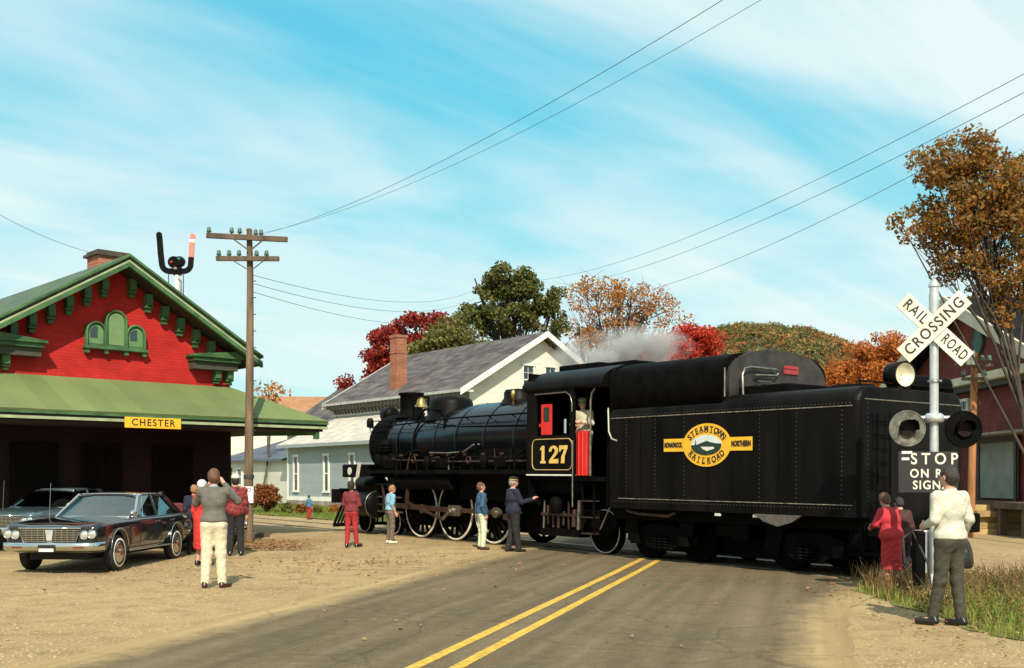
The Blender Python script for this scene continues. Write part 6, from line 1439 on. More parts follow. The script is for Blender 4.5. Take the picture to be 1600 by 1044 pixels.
def sedan(label, loc, rz, scale, paint, group, detail=True, open_top=False):
    c = empty("sedan_car", loc, rz, label, "car", group, scale)
    me = BODY.copy(); me.materials.clear(); me.materials.append(paint); bo = bpy.data.objects.new("body", me); COL.objects.link(bo); bo.parent = c
    # roof with a slight crown
    b = MB(); rows = []
    for (y, hw, z) in ((-0.14, 0.67, 1.450), (-0.02, 0.70, 1.490), (0.3, 0.72, 1.515), (0.7, 0.72, 1.515), (0.98, 0.70, 1.490), (1.10, 0.67, 1.450)):
        rows.append([(x * hw, y, z - 0.045 * abs(x) ** 2.5) for x in np.linspace(-1, 1, 11)])
    b.ring(rows, False, 0, True, cyc=False); ro = b.build("roof", paint, c); sm = ro.modifiers.new("thick", 'SOLIDIFY'); sm.thickness = 0.03
    for sg in (-1, 1):
        for (p0, p1, r0, m_) in (((0.87, -0.80, 0.96), (0.66, -0.13, 1.445), 0.024, M_chrome), ((0.90, 0.36, 0.955), (0.695, 0.40, 1.465), 0.020, paint), ((0.88, 1.70, 0.97), (0.66, 1.08, 1.445), 0.055, paint)):
            MB().bar((sg * p0[0], p0[1], p0[2]), (sg * p1[0], p1[1], p1[2]), r0 * 2, r0 * 2, (sg * 1, 0, 0)).build("pillar", m_, c)
        MB().tube([(sg * 0.90, -0.78, 0.962), (sg * 0.905, 0.4, 0.958), (sg * 0.89, 1.68, 0.968)], 0.014, 6).build("belt_moulding", M_chrome, c)
        MB().tube([(sg * 0.665, -0.13, 1.435), (sg * 0.705, 0.1, 1.460), (sg * 0.715, 0.7, 1.465), (sg * 0.665, 1.08, 1.435)], 0.013, 6).build("drip_rail", M_chrome, c)
        for (q) in (((0.885, -0.74, 0.965), (0.895, 0.34, 0.96), (0.70, 0.38, 1.455), (0.672, -0.10, 1.445)), ((0.897, 0.38, 0.96), (0.875, 1.62, 0.97), (0.668, 1.05, 1.445), (0.70, 0.42, 1.455))):
            MB().add([(sg * x, y, z) for x, y, z in q], [(0, 1, 2, 3)]).build("side_window", M_cglass, c)
        MB().bar((sg * 0.888, -0.42, 0.965), (sg * 0.685, -0.02, 1.450), 0.014, 0.014).build("vent_window_post", M_chrome, c)
    ws = MB(); rows = []
    for (t, hw) in ((0.0, 0.84), (0.5, 0.755), (1.0, 0.655)):
        y0, z0 = -0.84 + 0.72 * t, 0.985 + 0.465 * t; rows.append([(x * hw, y0 + 0.11 * x * x, z0) for x in np.linspace(-1, 1, 9)])
    ws.ring(rows, False, 0, True, cyc=False).build("windshield", M_cglass, c)
    rows = []
    for (t, hw) in ((0.0, 0.80), (1.0, 0.63)):
        y0, z0 = 1.76 - 0.66 * t, 0.99 + 0.46 * t; rows.append([(x * hw, y0 - 0.10 * x * x, z0) for x in np.linspace(-1, 1, 7)])
    MB().ring(rows, False, 0, True, cyc=False).build("rear_window", M_cglass, c)
    MB().tube([(-0.84, -0.73, 0.985), (-0.5, -0.83, 0.987), (0, -0.86, 0.99), (0.5, -0.83, 0.987), (0.84, -0.73, 0.985)], 0.013, 6).build("windshield_trim", M_chrome, c)
    MB().tube([(-0.66, -0.03, 1.450), (-0.3, -0.13, 1.465), (0, -0.14, 1.470), (0.3, -0.13, 1.465), (0.66, -0.03, 1.450)], 0.013, 6).build("windshield_trim", M_chrome, c)
    # interior
    for y in (0.25, 1.15): MB().box(-0.72, 0.72, y - 0.10, y + 0.12, 0.80, 1.16).build("seat", M_seat, c, 0.04)
    MB().box(-0.8, 0.8, -0.78, -0.5, 0.85, 1.0).build("dashboard", M_under, c, 0.03)
    sw = MB().torus((0.38, -0.38, 1.03), (0, -0.85, 0.5), 0.19, 0.014, 28, 6).build("steering_wheel", mat("pale_green_wheel_rim", (0.05, 0.12, 0.10), 0.4), c)
    MB().tube([(0.38, -0.38, 1.03), (0.38, -0.6, 0.9)], 0.02, 6).build("column", M_under, sw)
    # wheels
    for y in (-1.80, 1.30):
        for sg in (-1, 1):
            w = MB(); w.lathe([(0.20, -0.10), (0.24, -0.105), (0.335, -0.09), (0.36, -0.06), (0.362, 0.05), (0.335, 0.09), (0.20, 0.10)], (0, 0, 0), (1, 0, 0), 36); wh = w.build("wheel", M_rubber, c)
            wh.location = (sg * 0.88, y, 0.36)
            xo = sg * 0.105
            MB().lathe([(0.255, 0.0), (0.295, 0.0), (0.295, 0.004), (0.255, 0.004)], (xo, 0, 0), (sg, 0, 0), 36, caps=False).build("whitewall", M_whitewall, wh)
            MB().lathe([(0.01, 0.045), (0.06, 0.045), (0.075, 0.02), (0.14, 0.012), (0.19, 0.02), (0.215, 0.0)], (xo - sg * 0.01, 0, 0), (sg, 0, 0), 28).build("hubcap", M_chrome, wh)
            MB().lathe([(0.01, 0.05), (0.055, 0.05), (0.06, 0.04)], (xo, 0, 0), (sg, 0, 0), 20).build("hub_centre", mat("red_hub_enamel", (0.22, 0.03, 0.02), 0.3), wh)
            pts = [(sg * 0.998, y + 0.41 * math.cos(R(a)), 0.37 + 0.41 * math.sin(R(a))) for a in range(5, 176, 10)]
            MB().tube(pts, 0.012, 6).build("arch_lip", M_chrome, c)
    # bumpers
    for (y, s_) in ((-2.80, 1), (2.80, -1)):
        pts = [(-0.99, y + 0.34 * s_, 0.47), (-0.95, y + 0.10 * s_, 0.47), (-0.80, y, 0.47), (0, y - 0.05 * s_, 0.47), (0.80, y, 0.47), (0.95, y + 0.10 * s_, 0.47), (0.99, y + 0.34 * s_, 0.47)]
        b = MB(); rows = []
        for (x, yy, z) in pts: rows.append([(x, yy, z - 0.10), (x * 1.01, yy - 0.045 * s_, z - 0.07), (x * 1.01, yy - 0.055 * s_, z), (x * 1.01, yy - 0.045 * s_, z + 0.06), (x, yy, z + 0.085), (x * 0.97, yy + 0.05 * s_, z)])
        b.ring(rows, True, 0, True).build("bumper", M_chrome, c)
    MB().box(-0.17, 0.17, -2.912, -2.90, 0.36, 0.50).build("number_plate_frame", M_under, c); MB().box(-0.15, 0.15, -2.920, -2.913, 0.37, 0.43).build("number_plate", M_white, c)
    for sg in (-1, 1): MB().box(sg * 0.62 - 0.10, sg * 0.62 + 0.10, -2.872, -2.855, 0.43, 0.465).build("bumper_lamp", mat("dark_bumper_lamp", (0.14, 0.02, 0.015), 0.3), c)
    # grille
    gp_ = [(-0.52, 0.52), (0.52, 0.52), (0.63, 0.82), (-0.63, 0.82)]
    gr = MB().prism(gp_, (0, -2.765, 0), (1, 0, 0), (0, 0, 1), (0, 0.03, 0)).build("grille", M_under, c)
    b = MB(); fr = [(-0.52, -2.775, 0.52), (0.52, -2.775, 0.52), (0.63, -2.775, 0.82), (-0.63, -2.775, 0.82), (-0.52, -2.775, 0.52)]; b.tube(fr, 0.018, 6); b.build("grille_frame", M_chrome, gr)
    for i in range(7):
        z = 0.56 + i * 0.036; hw = 0.51 + (z - 0.52) / 0.30 * 0.10; MB().box(-hw, hw, -2.785, -2.766, z, z + 0.012).build("grille_bar", M_chrome, gr)
    for i in range(9):
        x = -0.48 + i * 0.12; MB().box(x - 0.004, x + 0.004, -2.78, -2.766, 0.54, 0.80).build("grille_rib", M_chrome, gr)
    MB().prism([(-0.05, 0.58), (0.05, 0.58), (0.08, 0.79), (-0.08, 0.79)], (0, -2.80, 0), (1, 0, 0), (0, 0, 1), (0, 0.02, 0)).build("grille_shield", M_silver, gr)
    for sg in (-1, 1):
        for (x, z) in ((0.70, 0.69), (0.855, 0.705)):
            h = MB().lathe([(0.088, 0.0), (0.092, -0.02), (0.078, -0.025), (0.072, -0.01)], (sg * x, -2.765, z), (0, 1, 0), 26, caps=False).build("headlight", M_chrome, c)
            MB().lathe([(0.01, -0.028), (0.05, -0.02), (0.076, -0.005)], (sg * x, -2.765, z), (0, 1, 0), 22).build("lens", M_lens, h)
        MB().prism([(sg * 0.61, 0.60), (sg * 0.915, 0.61), (sg * 0.925, 0.80), (sg * 0.635, 0.795)], (0, -2.752, 0), (1, 0, 0), (0, 0, 1), (0, 0.03, 0)).build("headlight_panel", M_under, c)
        MB().prism([(-1.28, 0.43), (-1.14, 0.43), (-1.12, 0.80), (-1.26, 0.80)], (sg * 0.995, 0, 0), (0, 1, 0), (0, 0, 1), (sg * 0.012, 0, 0)).build("fender_vent", M_under, c)
        for i in range(8): MB().box(min(sg * 1.007, sg * 1.016), max(sg * 1.007, sg * 1.016), -1.27, -1.13, 0.45 + i * 0.043, 0.475 + i * 0.043).build("vent_slat", M_chrome, c)
        MB().tube([(sg * 0.985, -1.36, 0.30), (sg * 0.99, 0.86, 0.30)], 0.018, 6).build("sill_moulding", M_chrome, c)
        for y in (-0.78, 0.37, 1.18): MB().box(min(sg * 0.998, sg * 1.0035), max(sg * 0.998, sg * 1.0035), y - 0.006, y + 0.006, 0.36, 0.92).build("door_gap", M_under, c)
        for y in (0.20, 1.02):
            MB().box(min(sg * 1.0, sg * 1.03), max(sg * 1.0, sg * 1.03), y, y + 0.13, 0.85, 0.875).build("door_handle", M_chrome, c)
        MB().tube([(sg * 0.90, -2.66, 0.915), (sg * 0.93, -1.6, 0.952), (sg * 0.945, -0.8, 0.965), (sg * 0.945, 1.6, 0.98), (sg * 0.90, 2.5, 0.92)], 0.008, 5).build("fender_crease", M_chrome if detail else paint, c)
        MB().box(sg * 0.72 - 0.16, sg * 0.72 + 0.16, 2.70, 2.75, 0.62, 0.76).build("tail_lamp", M_red, c)
    m_ = MB(); m_.lathe([(0.07, 0), (0.075, 0.02), (0.05, 0.09), (0.01, 0.11)], (0.93, -0.98, 1.07), (0, -1, 0.0), 18); m_.bar((0.93, -0.98, 0.94), (0.93, -1.0, 1.05), 0.02, 0.025); m_.build("side_mirror", M_chrome, c)
    MB().tube([(-0.86, -1.1, 0.95), (-0.87, -1.02, 1.7)], 0.004, 5).build("antenna", M_chrome, c)
    MB().box(-0.60, 0.60, -2.4, 2.4, 0.18, 0.40).build("underbody", M_under, c)
    for ch in c.children:                     # the body rides high on its springs
        if not ch.name.startswith("wheel"): ch.location.z += 0.075
    if open_top:                              # folded top: no roof, pillars or rear glass
        for ch in list(c.children):
            if ch.name.split('.')[0] in ("roof", "pillar", "drip_rail", "side_window", "vent_window_post", "windshield", "windshield_trim", "rear_window", "antenna"): bpy.data.objects.remove(ch)
    return c
P_black = mat("black_car_paint", (0.012, 0.013, 0.014), 0.12, var=0.1, coat=1.0)
P_blue = mat("pale_blue_car_paint", (0.07, 0.11, 0.125), 0.25, var=0.06, coat=0.8)
P_red = mat("red_car_paint", (0.42, 0.03, 0.02), 0.25, var=0.06, coat=0.8)
fw = Vector((-6.94, 19.11, 0)); CARS = 0.855
cl = Vector((-6.94 - 0.80 * CARS + 0.02, 19.11 + 1.80 * CARS, 0)); cl.z = zg(cl.x, cl.y)
sedan("black four door sedan with chrome grille parked facing the camera", cl, R(-4), CARS, P_black, "cars parked at the station")
c2 = Vector((-10.75, 25.6, 0)); c2.z = zg(c2.x, c2.y)
sedan("pale blue sedan half hidden behind the black car", c2, R(-6), CARS, P_blue, "cars parked at the station")
c3 = Vector((-7.9, 25.4, 0)); c3.z = zg(c3.x, c3.y)
sedan("open red car almost hidden behind the black sedan's tail", c3, R(40), 0.80, P_red, "cars parked at the station", open_top=True)
# ================================================================== PEOPLE
def surface_nets(Fd, org, h):
    nx, ny, nz = Fd.shape; S_ = Fd < 0
    corners = [(i, j, k) for i in (0, 1) for j in (0, 1) for k in (0, 1)]
    def sub(A, c): return A[c[0]:nx - 1 + c[0], c[1]:ny - 1 + c[1], c[2]:nz - 1 + c[2]]
    cnt = sum(sub(S_, c).astype(np.int8) for c in corners); act = (cnt > 0) & (cnt < 8)
    idx = np.full(act.shape, -1, dtype=np.int32); ids = np.argwhere(act); idx[act] = np.arange(len(ids))
    acc = np.zeros((len(ids), 3)); num = np.zeros(len(ids))
    I, J, K = ids.T
    for a in range(8):
        for ax in range(3):
            c0 = corners[a]
            if c0[ax] == 1: continue
            c1 = list(c0); c1[ax] = 1
            v0 = Fd[I + c0[0], J + c0[1], K + c0[2]]; v1 = Fd[I + c1[0], J + c1[1], K + c1[2]]
            m = (v0 < 0) != (v1 < 0); t = np.where(m, v0 / np.where(np.abs(v0 - v1) < 1e-12, 1, v0 - v1), 0)
            p = np.tile(np.array(c0, float), (len(ids), 1)); p[:, ax] += t
            acc += p * m[:, None]; num += m
    V_ = (ids + acc / np.maximum(num, 1)[:, None]) * h + org
    F_ = []
    for ax in range(3):
        u, v = (ax + 1) % 3, (ax + 2) % 3
        sl0 = [slice(None)] * 3; sl1 = [slice(None)] * 3; sl0[ax] = slice(0, -1); sl1[ax] = slice(1, None)
        ch = S_[tuple(sl0)] != S_[tuple(sl1)]; e = np.argwhere(ch)
        e = e[(e[:, u] > 0) & (e[:, v] > 0) & (e[:, u] < Fd.shape[u] - 1) & (e[:, v] < Fd.shape[v] - 1)]
        if not len(e): continue
        def cell(du, dv):
            q = e.copy(); q[:, u] += du; q[:, v] += dv; return idx[q[:, 0], q[:, 1], q[:, 2]]
        q = np.stack([cell(-1, -1), cell(0, -1), cell(0, 0), cell(-1, 0)], axis=1)
        inside = S_[e[:, 0], e[:, 1], e[:, 2]]; q[~inside] = q[~inside][:, ::-1]
        F_.append(q[(q >= 0).all(axis=1)])
    return V_, np.concatenate(F_)
def sdf_mesh(name, prims, cuts, mat_, parent, vox, k=0.03, wr=0.0, extra=()):
    """cuts trim the prims; the extra ones (sleeves) are joined on afterwards, untrimmed"""
    nbase = len(prims); prims = list(prims) + list(extra)
    lo = np.array([1e9] * 3); hi = -lo
    for p in prims:
        if p[0] == 'rc': pts = [np.array(p[1]) - max(p[3], p[4]), np.array(p[1]) + max(p[3], p[4]), np.array(p[2]) - max(p[3], p[4]), np.array(p[2]) + max(p[3], p[4])]
        else: r_ = max(p[2]); pts = [np.array(p[1]) - r_, np.array(p[1]) + r_]
        for q in pts: lo = np.minimum(lo, q); hi = np.maximum(hi, q)
    lo -= 3 * vox + 0.02; hi += 3 * vox + 0.02; n = np.ceil((hi - lo) / vox).astype(int) + 1
    ax = [lo[i] + vox * np.arange(n[i]) for i in range(3)]; Fd = np.full(n, 0.5, dtype=np.float64)
    X0_, Y0_, Z0_ = np.meshgrid(*ax, indexing='ij')
    def trim(Fd):
        for (pt, nr) in cuts:
            nr = np.array(nr, float); nr /= np.linalg.norm(nr); Fd = np.maximum(Fd, (X0_ - pt[0]) * nr[0] + (Y0_ - pt[1]) * nr[1] + (Z0_ - pt[2]) * nr[2])
        return Fd
    for ip, p in enumerate(prims):
        if ip == nbase: Fd = trim(Fd)
        if p[0] == 'rc':
            a, b_ = np.array(p[1], float), np.array(p[2], float); m = max(p[3], p[4]) + k + 2 * vox + 0.02; l_ = np.minimum(a, b_) - m; h_ = np.maximum(a, b_) + m
        else:
            m = max(p[2]) + k + 2 * vox + 0.02; l_ = np.array(p[1]) - m; h_ = np.array(p[1]) + m
        i0 = np.clip(np.floor((l_ - lo) / vox).astype(int), 0, n); i1 = np.clip(np.ceil((h_ - lo) / vox).astype(int) + 1, 0, n)
        sl = tuple(slice(i0[i], i1[i]) for i in range(3))
        X, Y, Z = np.meshgrid(*(ax[i][sl[i]] for i in range(3)), indexing='ij'); Q = np.stack([X, Y, Z], axis=-1)
        if p[0] == 'rc':
            d = b_ - a; L2 = max(1e-9, d @ d); t = np.clip(((Q - a) @ d) / L2, 0, 1); D = np.linalg.norm(Q - (a + t[..., None] * d), axis=-1) - (p[3] + t * (p[4] - p[3]))
        else:
            q = Q - np.array(p[1]); M_ = p[3] if len(p) > 3 else None
            if M_ is not None: q = q @ np.array(M_)          # world to local for a rotation matrix given as columns
            r_ = np.array(p[2]); k0 = np.linalg.norm(q / r_, axis=-1); k1 = np.linalg.norm(q / r_ ** 2, axis=-1); D = k0 * (k0 - 1) / np.maximum(k1, 1e-9)
        A = Fd[sl]; hh = np.maximum(k - np.abs(A - D), 0) / k; Fd[sl] = np.minimum(A, D) - hh * hh * k * 0.25
    X, Y, Z = np.meshgrid(*ax, indexing='ij')
    if wr:
        ph = 23 * Z + 15 * X * np.sin(5 * Z + 1.3) + 3.0 * np.sin(9 * Y + 6 * X + 4 * Z); am = 0.5 + 0.5 * np.sin(7 * X + 5 * Y + 6 * Z)
        Fd = Fd + wr * (am * (1.0 - 2.2 * np.abs(np.sin(ph)) ** 0.45) + 0.6 * np.sin(47 * Z - 31 * X + 19 * Y + 2 * np.sin(21 * X)))
    if not extra: Fd = trim(Fd)
    V_, F_ = surface_nets(Fd, lo, vox)
    return raw_mesh(name, V_, F_, mat_, parent, smooth=True)
M_skin = mat("skin", (0.50, 0.27, 0.18), 0.55, var=0.08, scale=9)
M_hair_d = mat("dark_brown_hair", (0.022, 0.013, 0.009), 0.5, var=0.3, scale=30, bump=0.5, stretch=(1, 1, 0.3))
M_hair_b = mat("auburn_hair", (0.11, 0.045, 0.02), 0.5, var=0.3, scale=30, bump=0.5, stretch=(1, 1, 0.3))
M_hair_l = mat("sandy_hair", (0.30, 0.14, 0.055), 0.5, var=0.3, scale=30, bump=0.5, stretch=(1, 1, 0.3))
M_shoe = mat("brown_leather_shoe", (0.045, 0.018, 0.012), 0.35, var=0.2)
M_shoeb = mat("black_leather_shoe", (0.010, 0.009, 0.009), 0.3, var=0.2)
def rx(a): c, s = math.cos(a), math.sin(a); return np.array([[1, 0, 0], [0, c, -s], [0, s, c]])
def rzm(a): c, s = math.cos(a), math.sin(a); return np.array([[c, -s, 0], [s, c, 0], [0, 0, 1]])
def hand_prims(wr_, d, nrm, curl=0.5, side=1, s=1.0):
    """palm, four unequal bent fingers and a thumb; d = pointing direction, nrm = palm normal"""
    d = np.array(d, float); d /= np.linalg.norm(d); nrm = np.array(nrm, float); nrm -= d * (nrm @ d); nrm /= np.linalg.norm(nrm) + 1e-9; ac = np.cross(d, nrm) * side
    w = np.array(wr_, float); P_ = [('rc', w, w + d * 0.075 * s, 0.028 * s, 0.036 * s), ('rc', w + d * 0.06 * s + ac * 0.022 * s, w + d * 0.075 * s - ac * 0.022 * s, 0.018 * s, 0.017 * s)]
    for i, (ln, off) in enumerate(((0.040, 0.027), (0.046, 0.009), (0.043, -0.010), (0.033, -0.027))):
        b0 = w + d * 0.082 * s + ac * off * s; d1 = d * math.cos(curl * 0.7) + nrm * math.sin(curl * 0.7); m = b0 + d1 * ln * s; d2 = d * math.cos(curl * 1.7) + nrm * math.sin(curl * 1.7); e = m + d2 * ln * 0.85 * s
        P_ += [('rc', b0, m, 0.0105 * s, 0.010 * s), ('rc', m, e, 0.0098 * s, 0.0085 * s)]
    t0 = w + d * 0.025 * s + ac * 0.028 * s; t1 = t0 + (d * 0.6 + ac * 0.7 + nrm * 0.3) * 0.040 * s; t2 = t1 + (d * 0.85 + ac * 0.25 + nrm * 0.4) * 0.032 * s
    P_ += [('rc', t0, t1, 0.014 * s, 0.012 * s), ('rc', t1, t2, 0.0115 * s, 0.0095 * s)]
    return P_
def person(label, H, pos, rz, o, vox=0.016):
    """o: pose and outfit. local frame: faces +y, right hand at +x; lengths for a 1.75 m figure"""
    S_ = H / 1.75; root = empty("person", pos, rz, label, "person", "people watching the train", S_)
    piv = np.array((0, 0, 0.98)); UL = rx(-o.get('lean', 0.0)) ; TW = rzm(o.get('twist', 0.0))
    def U(p): return (TW @ UL) @ (np.array(p, float) - piv) + piv
    UM = (TW @ UL)
    fem = o.get('fem', 0); sw = 0.155 if fem else 0.175; wd = o.get('wide', 1.0)
    sh = {-1: U((-sw, -0.01, 1.42)), 1: U((sw, -0.01, 1.42))}
    el = {s: np.array(o['el'][s]) if 'el' in o and s in o['el'] else U((s * (sw + 0.045), -0.03, 1.14)) for s in (-1, 1)}
    wrs = {s: np.array(o['wr'][s]) if 'wr' in o and s in o['wr'] else U((s * (sw + 0.055), 0.05, 0.90)) for s in (-1, 1)}
    hip = {s: np.array((s * 0.088, 0, 0.92)) for s in (-1, 1)}
    kn = {s: np.array(o.get('kn', {}).get(s, (s * 0.100, 0.025, 0.50))) for s in (-1, 1)}
    an = {s: np.array(o.get('an', {}).get(s, (s * 0.115, -0.015, 0.085))) for s in (-1, 1)}
    toe = {s: an[s] + np.array(o.get('toe', {}).get(s, (s * 0.03, 0.16, -0.05))) for s in (-1, 1)}
    hc = U((0, -0.01, 1.50)); HM = UM @ rzm(o.get('yaw', 0)) @ rx(-o.get('nod', 0))
    def Hd(p): return HM @ np.array(p, float) + hc             # head frame: origin at the top of the neck
    # ---- body, one continuous figure
    B = [('el', (0, 0, 0.95), (0.165 * wd, 0.115 * wd, 0.13)), ('el', U((0, 0.0, 1.10)), (0.142 * wd, 0.10 * wd, 0.15), UM), ('el', U((0, -0.005, 1.29)), (0.165 * wd, 0.112 * wd, 0.185), UM), ('rc', sh[-1], sh[1], 0.062, 0.062),
         ('rc', U((0, -0.02, 1.42)), Hd((0, 0.005, 0.06)), 0.058, 0.052),
         ('el', Hd((0, 0.012, 0.145)), (0.074, 0.095, 0.108), HM), ('el', Hd((0, 0.038, 0.085)), (0.056, 0.064, 0.066), HM),
         ('rc', Hd((0, 0.100, 0.145)), Hd((0, 0.118, 0.112)), 0.010, 0.015), ('rc', Hd((-0.018, 0.094, 0.072)), Hd((0.018, 0.094, 0.072)), 0.009, 0.009)]
    for s in (-1, 1):
        B += [('el', Hd((s * 0.077, 0.0, 0.128)), (0.013, 0.022, 0.032), HM), ('rc', sh[s], el[s], 0.050, 0.041), ('rc', el[s], wrs[s], 0.040, 0.027),
              ('rc', hip[s], kn[s], 0.082, 0.054), ('rc', kn[s] + np.array((0, -0.01, 0)), an[s], 0.056, 0.036), ('rc', an[s] + np.array((0, -0.03, -0.03)), toe[s], 0.040, 0.030)]
        hd = o.get('hand', {}).get(s); d = wrs[s] - el[s]
        B += hand_prims(wrs[s], hd[0] if hd else d, hd[1] if hd else (-s, 0.2, 0), hd[2] if hd else 0.55, s if True else 1)
    sdf_mesh("body", B, [], M_skin, root, min(vox, 0.012), k=0.022)
    # ---- face
    for s in (-1, 1):
        e = Hd((s * 0.031, 0.094, 0.142)); MB().ell(e, (0.012, 0.008, 0.008), 8, 6).build("eye", mat("dark_eye", (0.03, 0.02, 0.015), 0.2), root)
    # ---- clothes
    for it in o['wear']:
        kind, m_ = it[0], it[1]; a = it[2] if len(it) > 2 else {}
        if kind == 'trousers':
            f_ = a.get('fit', 0.0); P_ = [('el', (0, 0, 0.95), (0.182 * wd, 0.135 * wd, 0.145)), ('el', (0, 0, 1.03), (0.16 * wd, 0.122 * wd, 0.13))]
            for s in (-1, 1): P_ += [('rc', hip[s], kn[s], 0.100 + f_, 0.072 + f_), ('rc', kn[s], an[s] + np.array((0, 0.0, 0.0)), 0.072 + f_, 0.056 + f_), ('rc', hip[s] + np.array((0, -0.045, 0.0)), hip[s] + np.array((0, -0.03, -0.06)), 0.085, 0.07)]
            sdf_mesh("trousers", P_, [((0, 0, a.get('top', 1.06)), (0, 0, 1)), ((0, 0, a.get('bot', 0.05)), (0, 0, -1))], m_, root, vox, k=0.03, wr=0.0035)
            if a.get('belt'): sdf_mesh("belt", [('el', (0, 0, 1.03), (0.168 * wd, 0.130 * wd, 0.135))], [((0, 0, 1.055), (0, 0, 1)), ((0, 0, 1.02), (0, 0, -1))], a['belt'], root, vox)
        elif kind == 'top':
            f_ = a.get('fit', 0.0)
            P_ = [('el', U((0, 0.0, 1.09)), ((0.156 + f_) * wd, (0.116 + f_) * wd, 0.17), UM), ('el', U((0, -0.008, 1.28)), ((0.176 + f_) * wd, (0.126 + f_) * wd, 0.19), UM), ('rc', U((0, -0.015, 1.415)), sh[-1] + np.array((0, 0, -0.012)), 0.078, 0.064), ('rc', U((0, -0.015, 1.415)), sh[1] + np.array((0, 0, -0.012)), 0.078, 0.064), ('rc', U((0, -0.02, 1.40)), U((0, -0.02, 1.47)), 0.085, 0.066)]
            P_.append(('el', (0, 0, 0.98), ((0.190 + f_) * wd, (0.145 + f_) * wd, 0.17)))
            fr = a.get('sleeve', 0.95); SLV = []
            for s in (-1, 1):
                if fr <= 0: continue
                if fr <= 0.5: SLV.append(('rc', sh[s], sh[s] + (el[s] - sh[s]) * (fr * 2), 0.066 + f_ * 0.5, 0.062 + f_ * 0.5))
                else:
                    SLV.append(('rc', sh[s], el[s], 0.062 + f_ * 0.4, 0.053 + f_ * 0.4)); SLV.append(('rc', el[s], el[s] + (wrs[s] - el[s]) * ((fr - 0.5) * 2), 0.052 + f_ * 0.4, 0.040 + f_ * 0.3))
            up = UM @ np.array((0, 0, 1.0))
            sdf_mesh(a.get('name', 'shirt'), P_, [(U((0, 0, 1.495)), up), ((0, 0, a.get('hem', 0.92)), (0, 0, -1))], m_, root, vox, k=0.030, wr=a.get('wr', 0.0025), extra=SLV)
            if a.get('collar'): sdf_mesh("collar", [('rc', U((0, -0.02, 1.45)), U((0, -0.012, 1.50)), 0.075, 0.066)], [(U((0, 0, 1.505)), up), (U((0, 0, 1.445)), -up)], a['collar'], root, vox * 0.8)
        elif kind == 'skirt':
            P_ = [('el', (0, 0, 0.97), (0.185, 0.15, 0.16)), ('rc', (0, -0.01, 0.92), (0, 0.0, a.get('bot', 0.5)), 0.175, 0.165), ('rc', (-0.05, 0, 0.85), (-0.06, 0, a.get('bot', 0.5)), 0.13, 0.13), ('rc', (0.05, 0, 0.85), (0.06, 0, a.get('bot', 0.5)), 0.13, 0.13)]
            sdf_mesh("skirt", P_, [((0, 0, 1.06), (0, 0, 1)), ((0, 0, a.get('bot', 0.5)), (0, 0, -1))], m_, root, vox, k=0.05, wr=0.005)
        elif kind == 'shoes':
            for s in (-1, 1):
                hl_ = an[s] + np.array((0, -0.045, -0.045)); t_ = toe[s] * 0.93 + an[s] * 0.07; t_[2] = 0.038
                hl_[2] = 0.042 if an[s][2] < 0.12 else hl_[2]
                sdf_mesh("shoe", [('rc', hl_, t_, 0.041, 0.036), ('rc', an[s] + np.array((0, -0.02, 0.0)), an[s] + np.array((0, 0.02, -0.03)), 0.048, 0.045)], [((0, 0, 0.004), (0, 0, -1)), ((0, 0, an[s][2] + 0.02), (0, 0, 1))], m_, root, min(vox, 0.012), k=0.02)
        elif kind == 'hair':
            lg = a.get('long', 0.0)
            P_ = [('el', Hd((0, -0.004, 0.160)), (0.085, 0.098, 0.108), HM), ('el', Hd((0, -0.040, 0.125)), (0.080, 0.068, 0.095 + lg), HM)]
            if a.get('puff'): P_.append(('el', Hd((0, -0.02, 0.19)), (0.095, 0.10, 0.10), HM))
            fw_ = HM @ np.array((0, 0.80, -0.60))
            sdf_mesh("hair", P_, [(Hd((0, 0.052, 0.150)), fw_)], m_, root, 0.009, k=0.03, wr=0.0045)
        elif kind == 'cap':
            up = HM @ np.array((0, 0, 1.0))
            sdf_mesh("cap", [('el', Hd((0, -0.003, 0.195)), (0.096, 0.108, 0.075), HM)] + ([('el', Hd((0, 0.0, 0.235)), (0.108, 0.118, 0.03), HM)] if a.get('flat') else []), [(Hd((0, 0, 0.168)), -up)], m_, root, 0.010, k=0.02)
            vz = Hd((0, 0.105, 0.180)); sdf_mesh("visor", [('el', vz, (0.068, 0.058, 0.010), HM)], [], a.get('visor', m_), root, 0.008)
            if a.get('band'): sdf_mesh("cap_band", [('el', Hd((0, -0.003, 0.193)), (0.1, 0.112, 0.07), HM)], [(Hd((0, 0, 0.206)), up), (Hd((0, 0, 0.184)), -up)], a['band'], root, 0.008)
        elif kind == 'glasses':
            b = MB()
            for s in (-1, 1): b.torus(Hd((s * 0.033, 0.104, 0.142)), tuple(HM @ np.array((0, 1, 0))), 0.022, 0.004, 16, 5); b.tube([Hd((s * 0.055, 0.10, 0.144)), Hd((s * 0.078, 0.0, 0.142))], 0.004, 5)
            b.build("spectacles", m_, root)
    return root, U, Hd
def PP(px, py, Y=None):
    """where a figure stands: X from the sight line, on the ground"""
    if Y is None:
        lo_, hi_ = 2.0, 90.0
        for _ in range(50):
            m = (lo_ + hi_) / 2; q = at(px, py, m)
            if q.z > zs(q.x, q.y): lo_ = m
            else: hi_ = m
        Y = lo_
    X = (px - 800) / FOC * Y; return Vector((X, Y, max(zs(X, Y), zg(X, Y))))
cl_ = lambda n, c, r=0.85, v=0.12, **k: mat(n, c, r, var=v, scale=k.pop('scale', 9), bump=k.pop('bump', 0.7), bscale=13, **k)
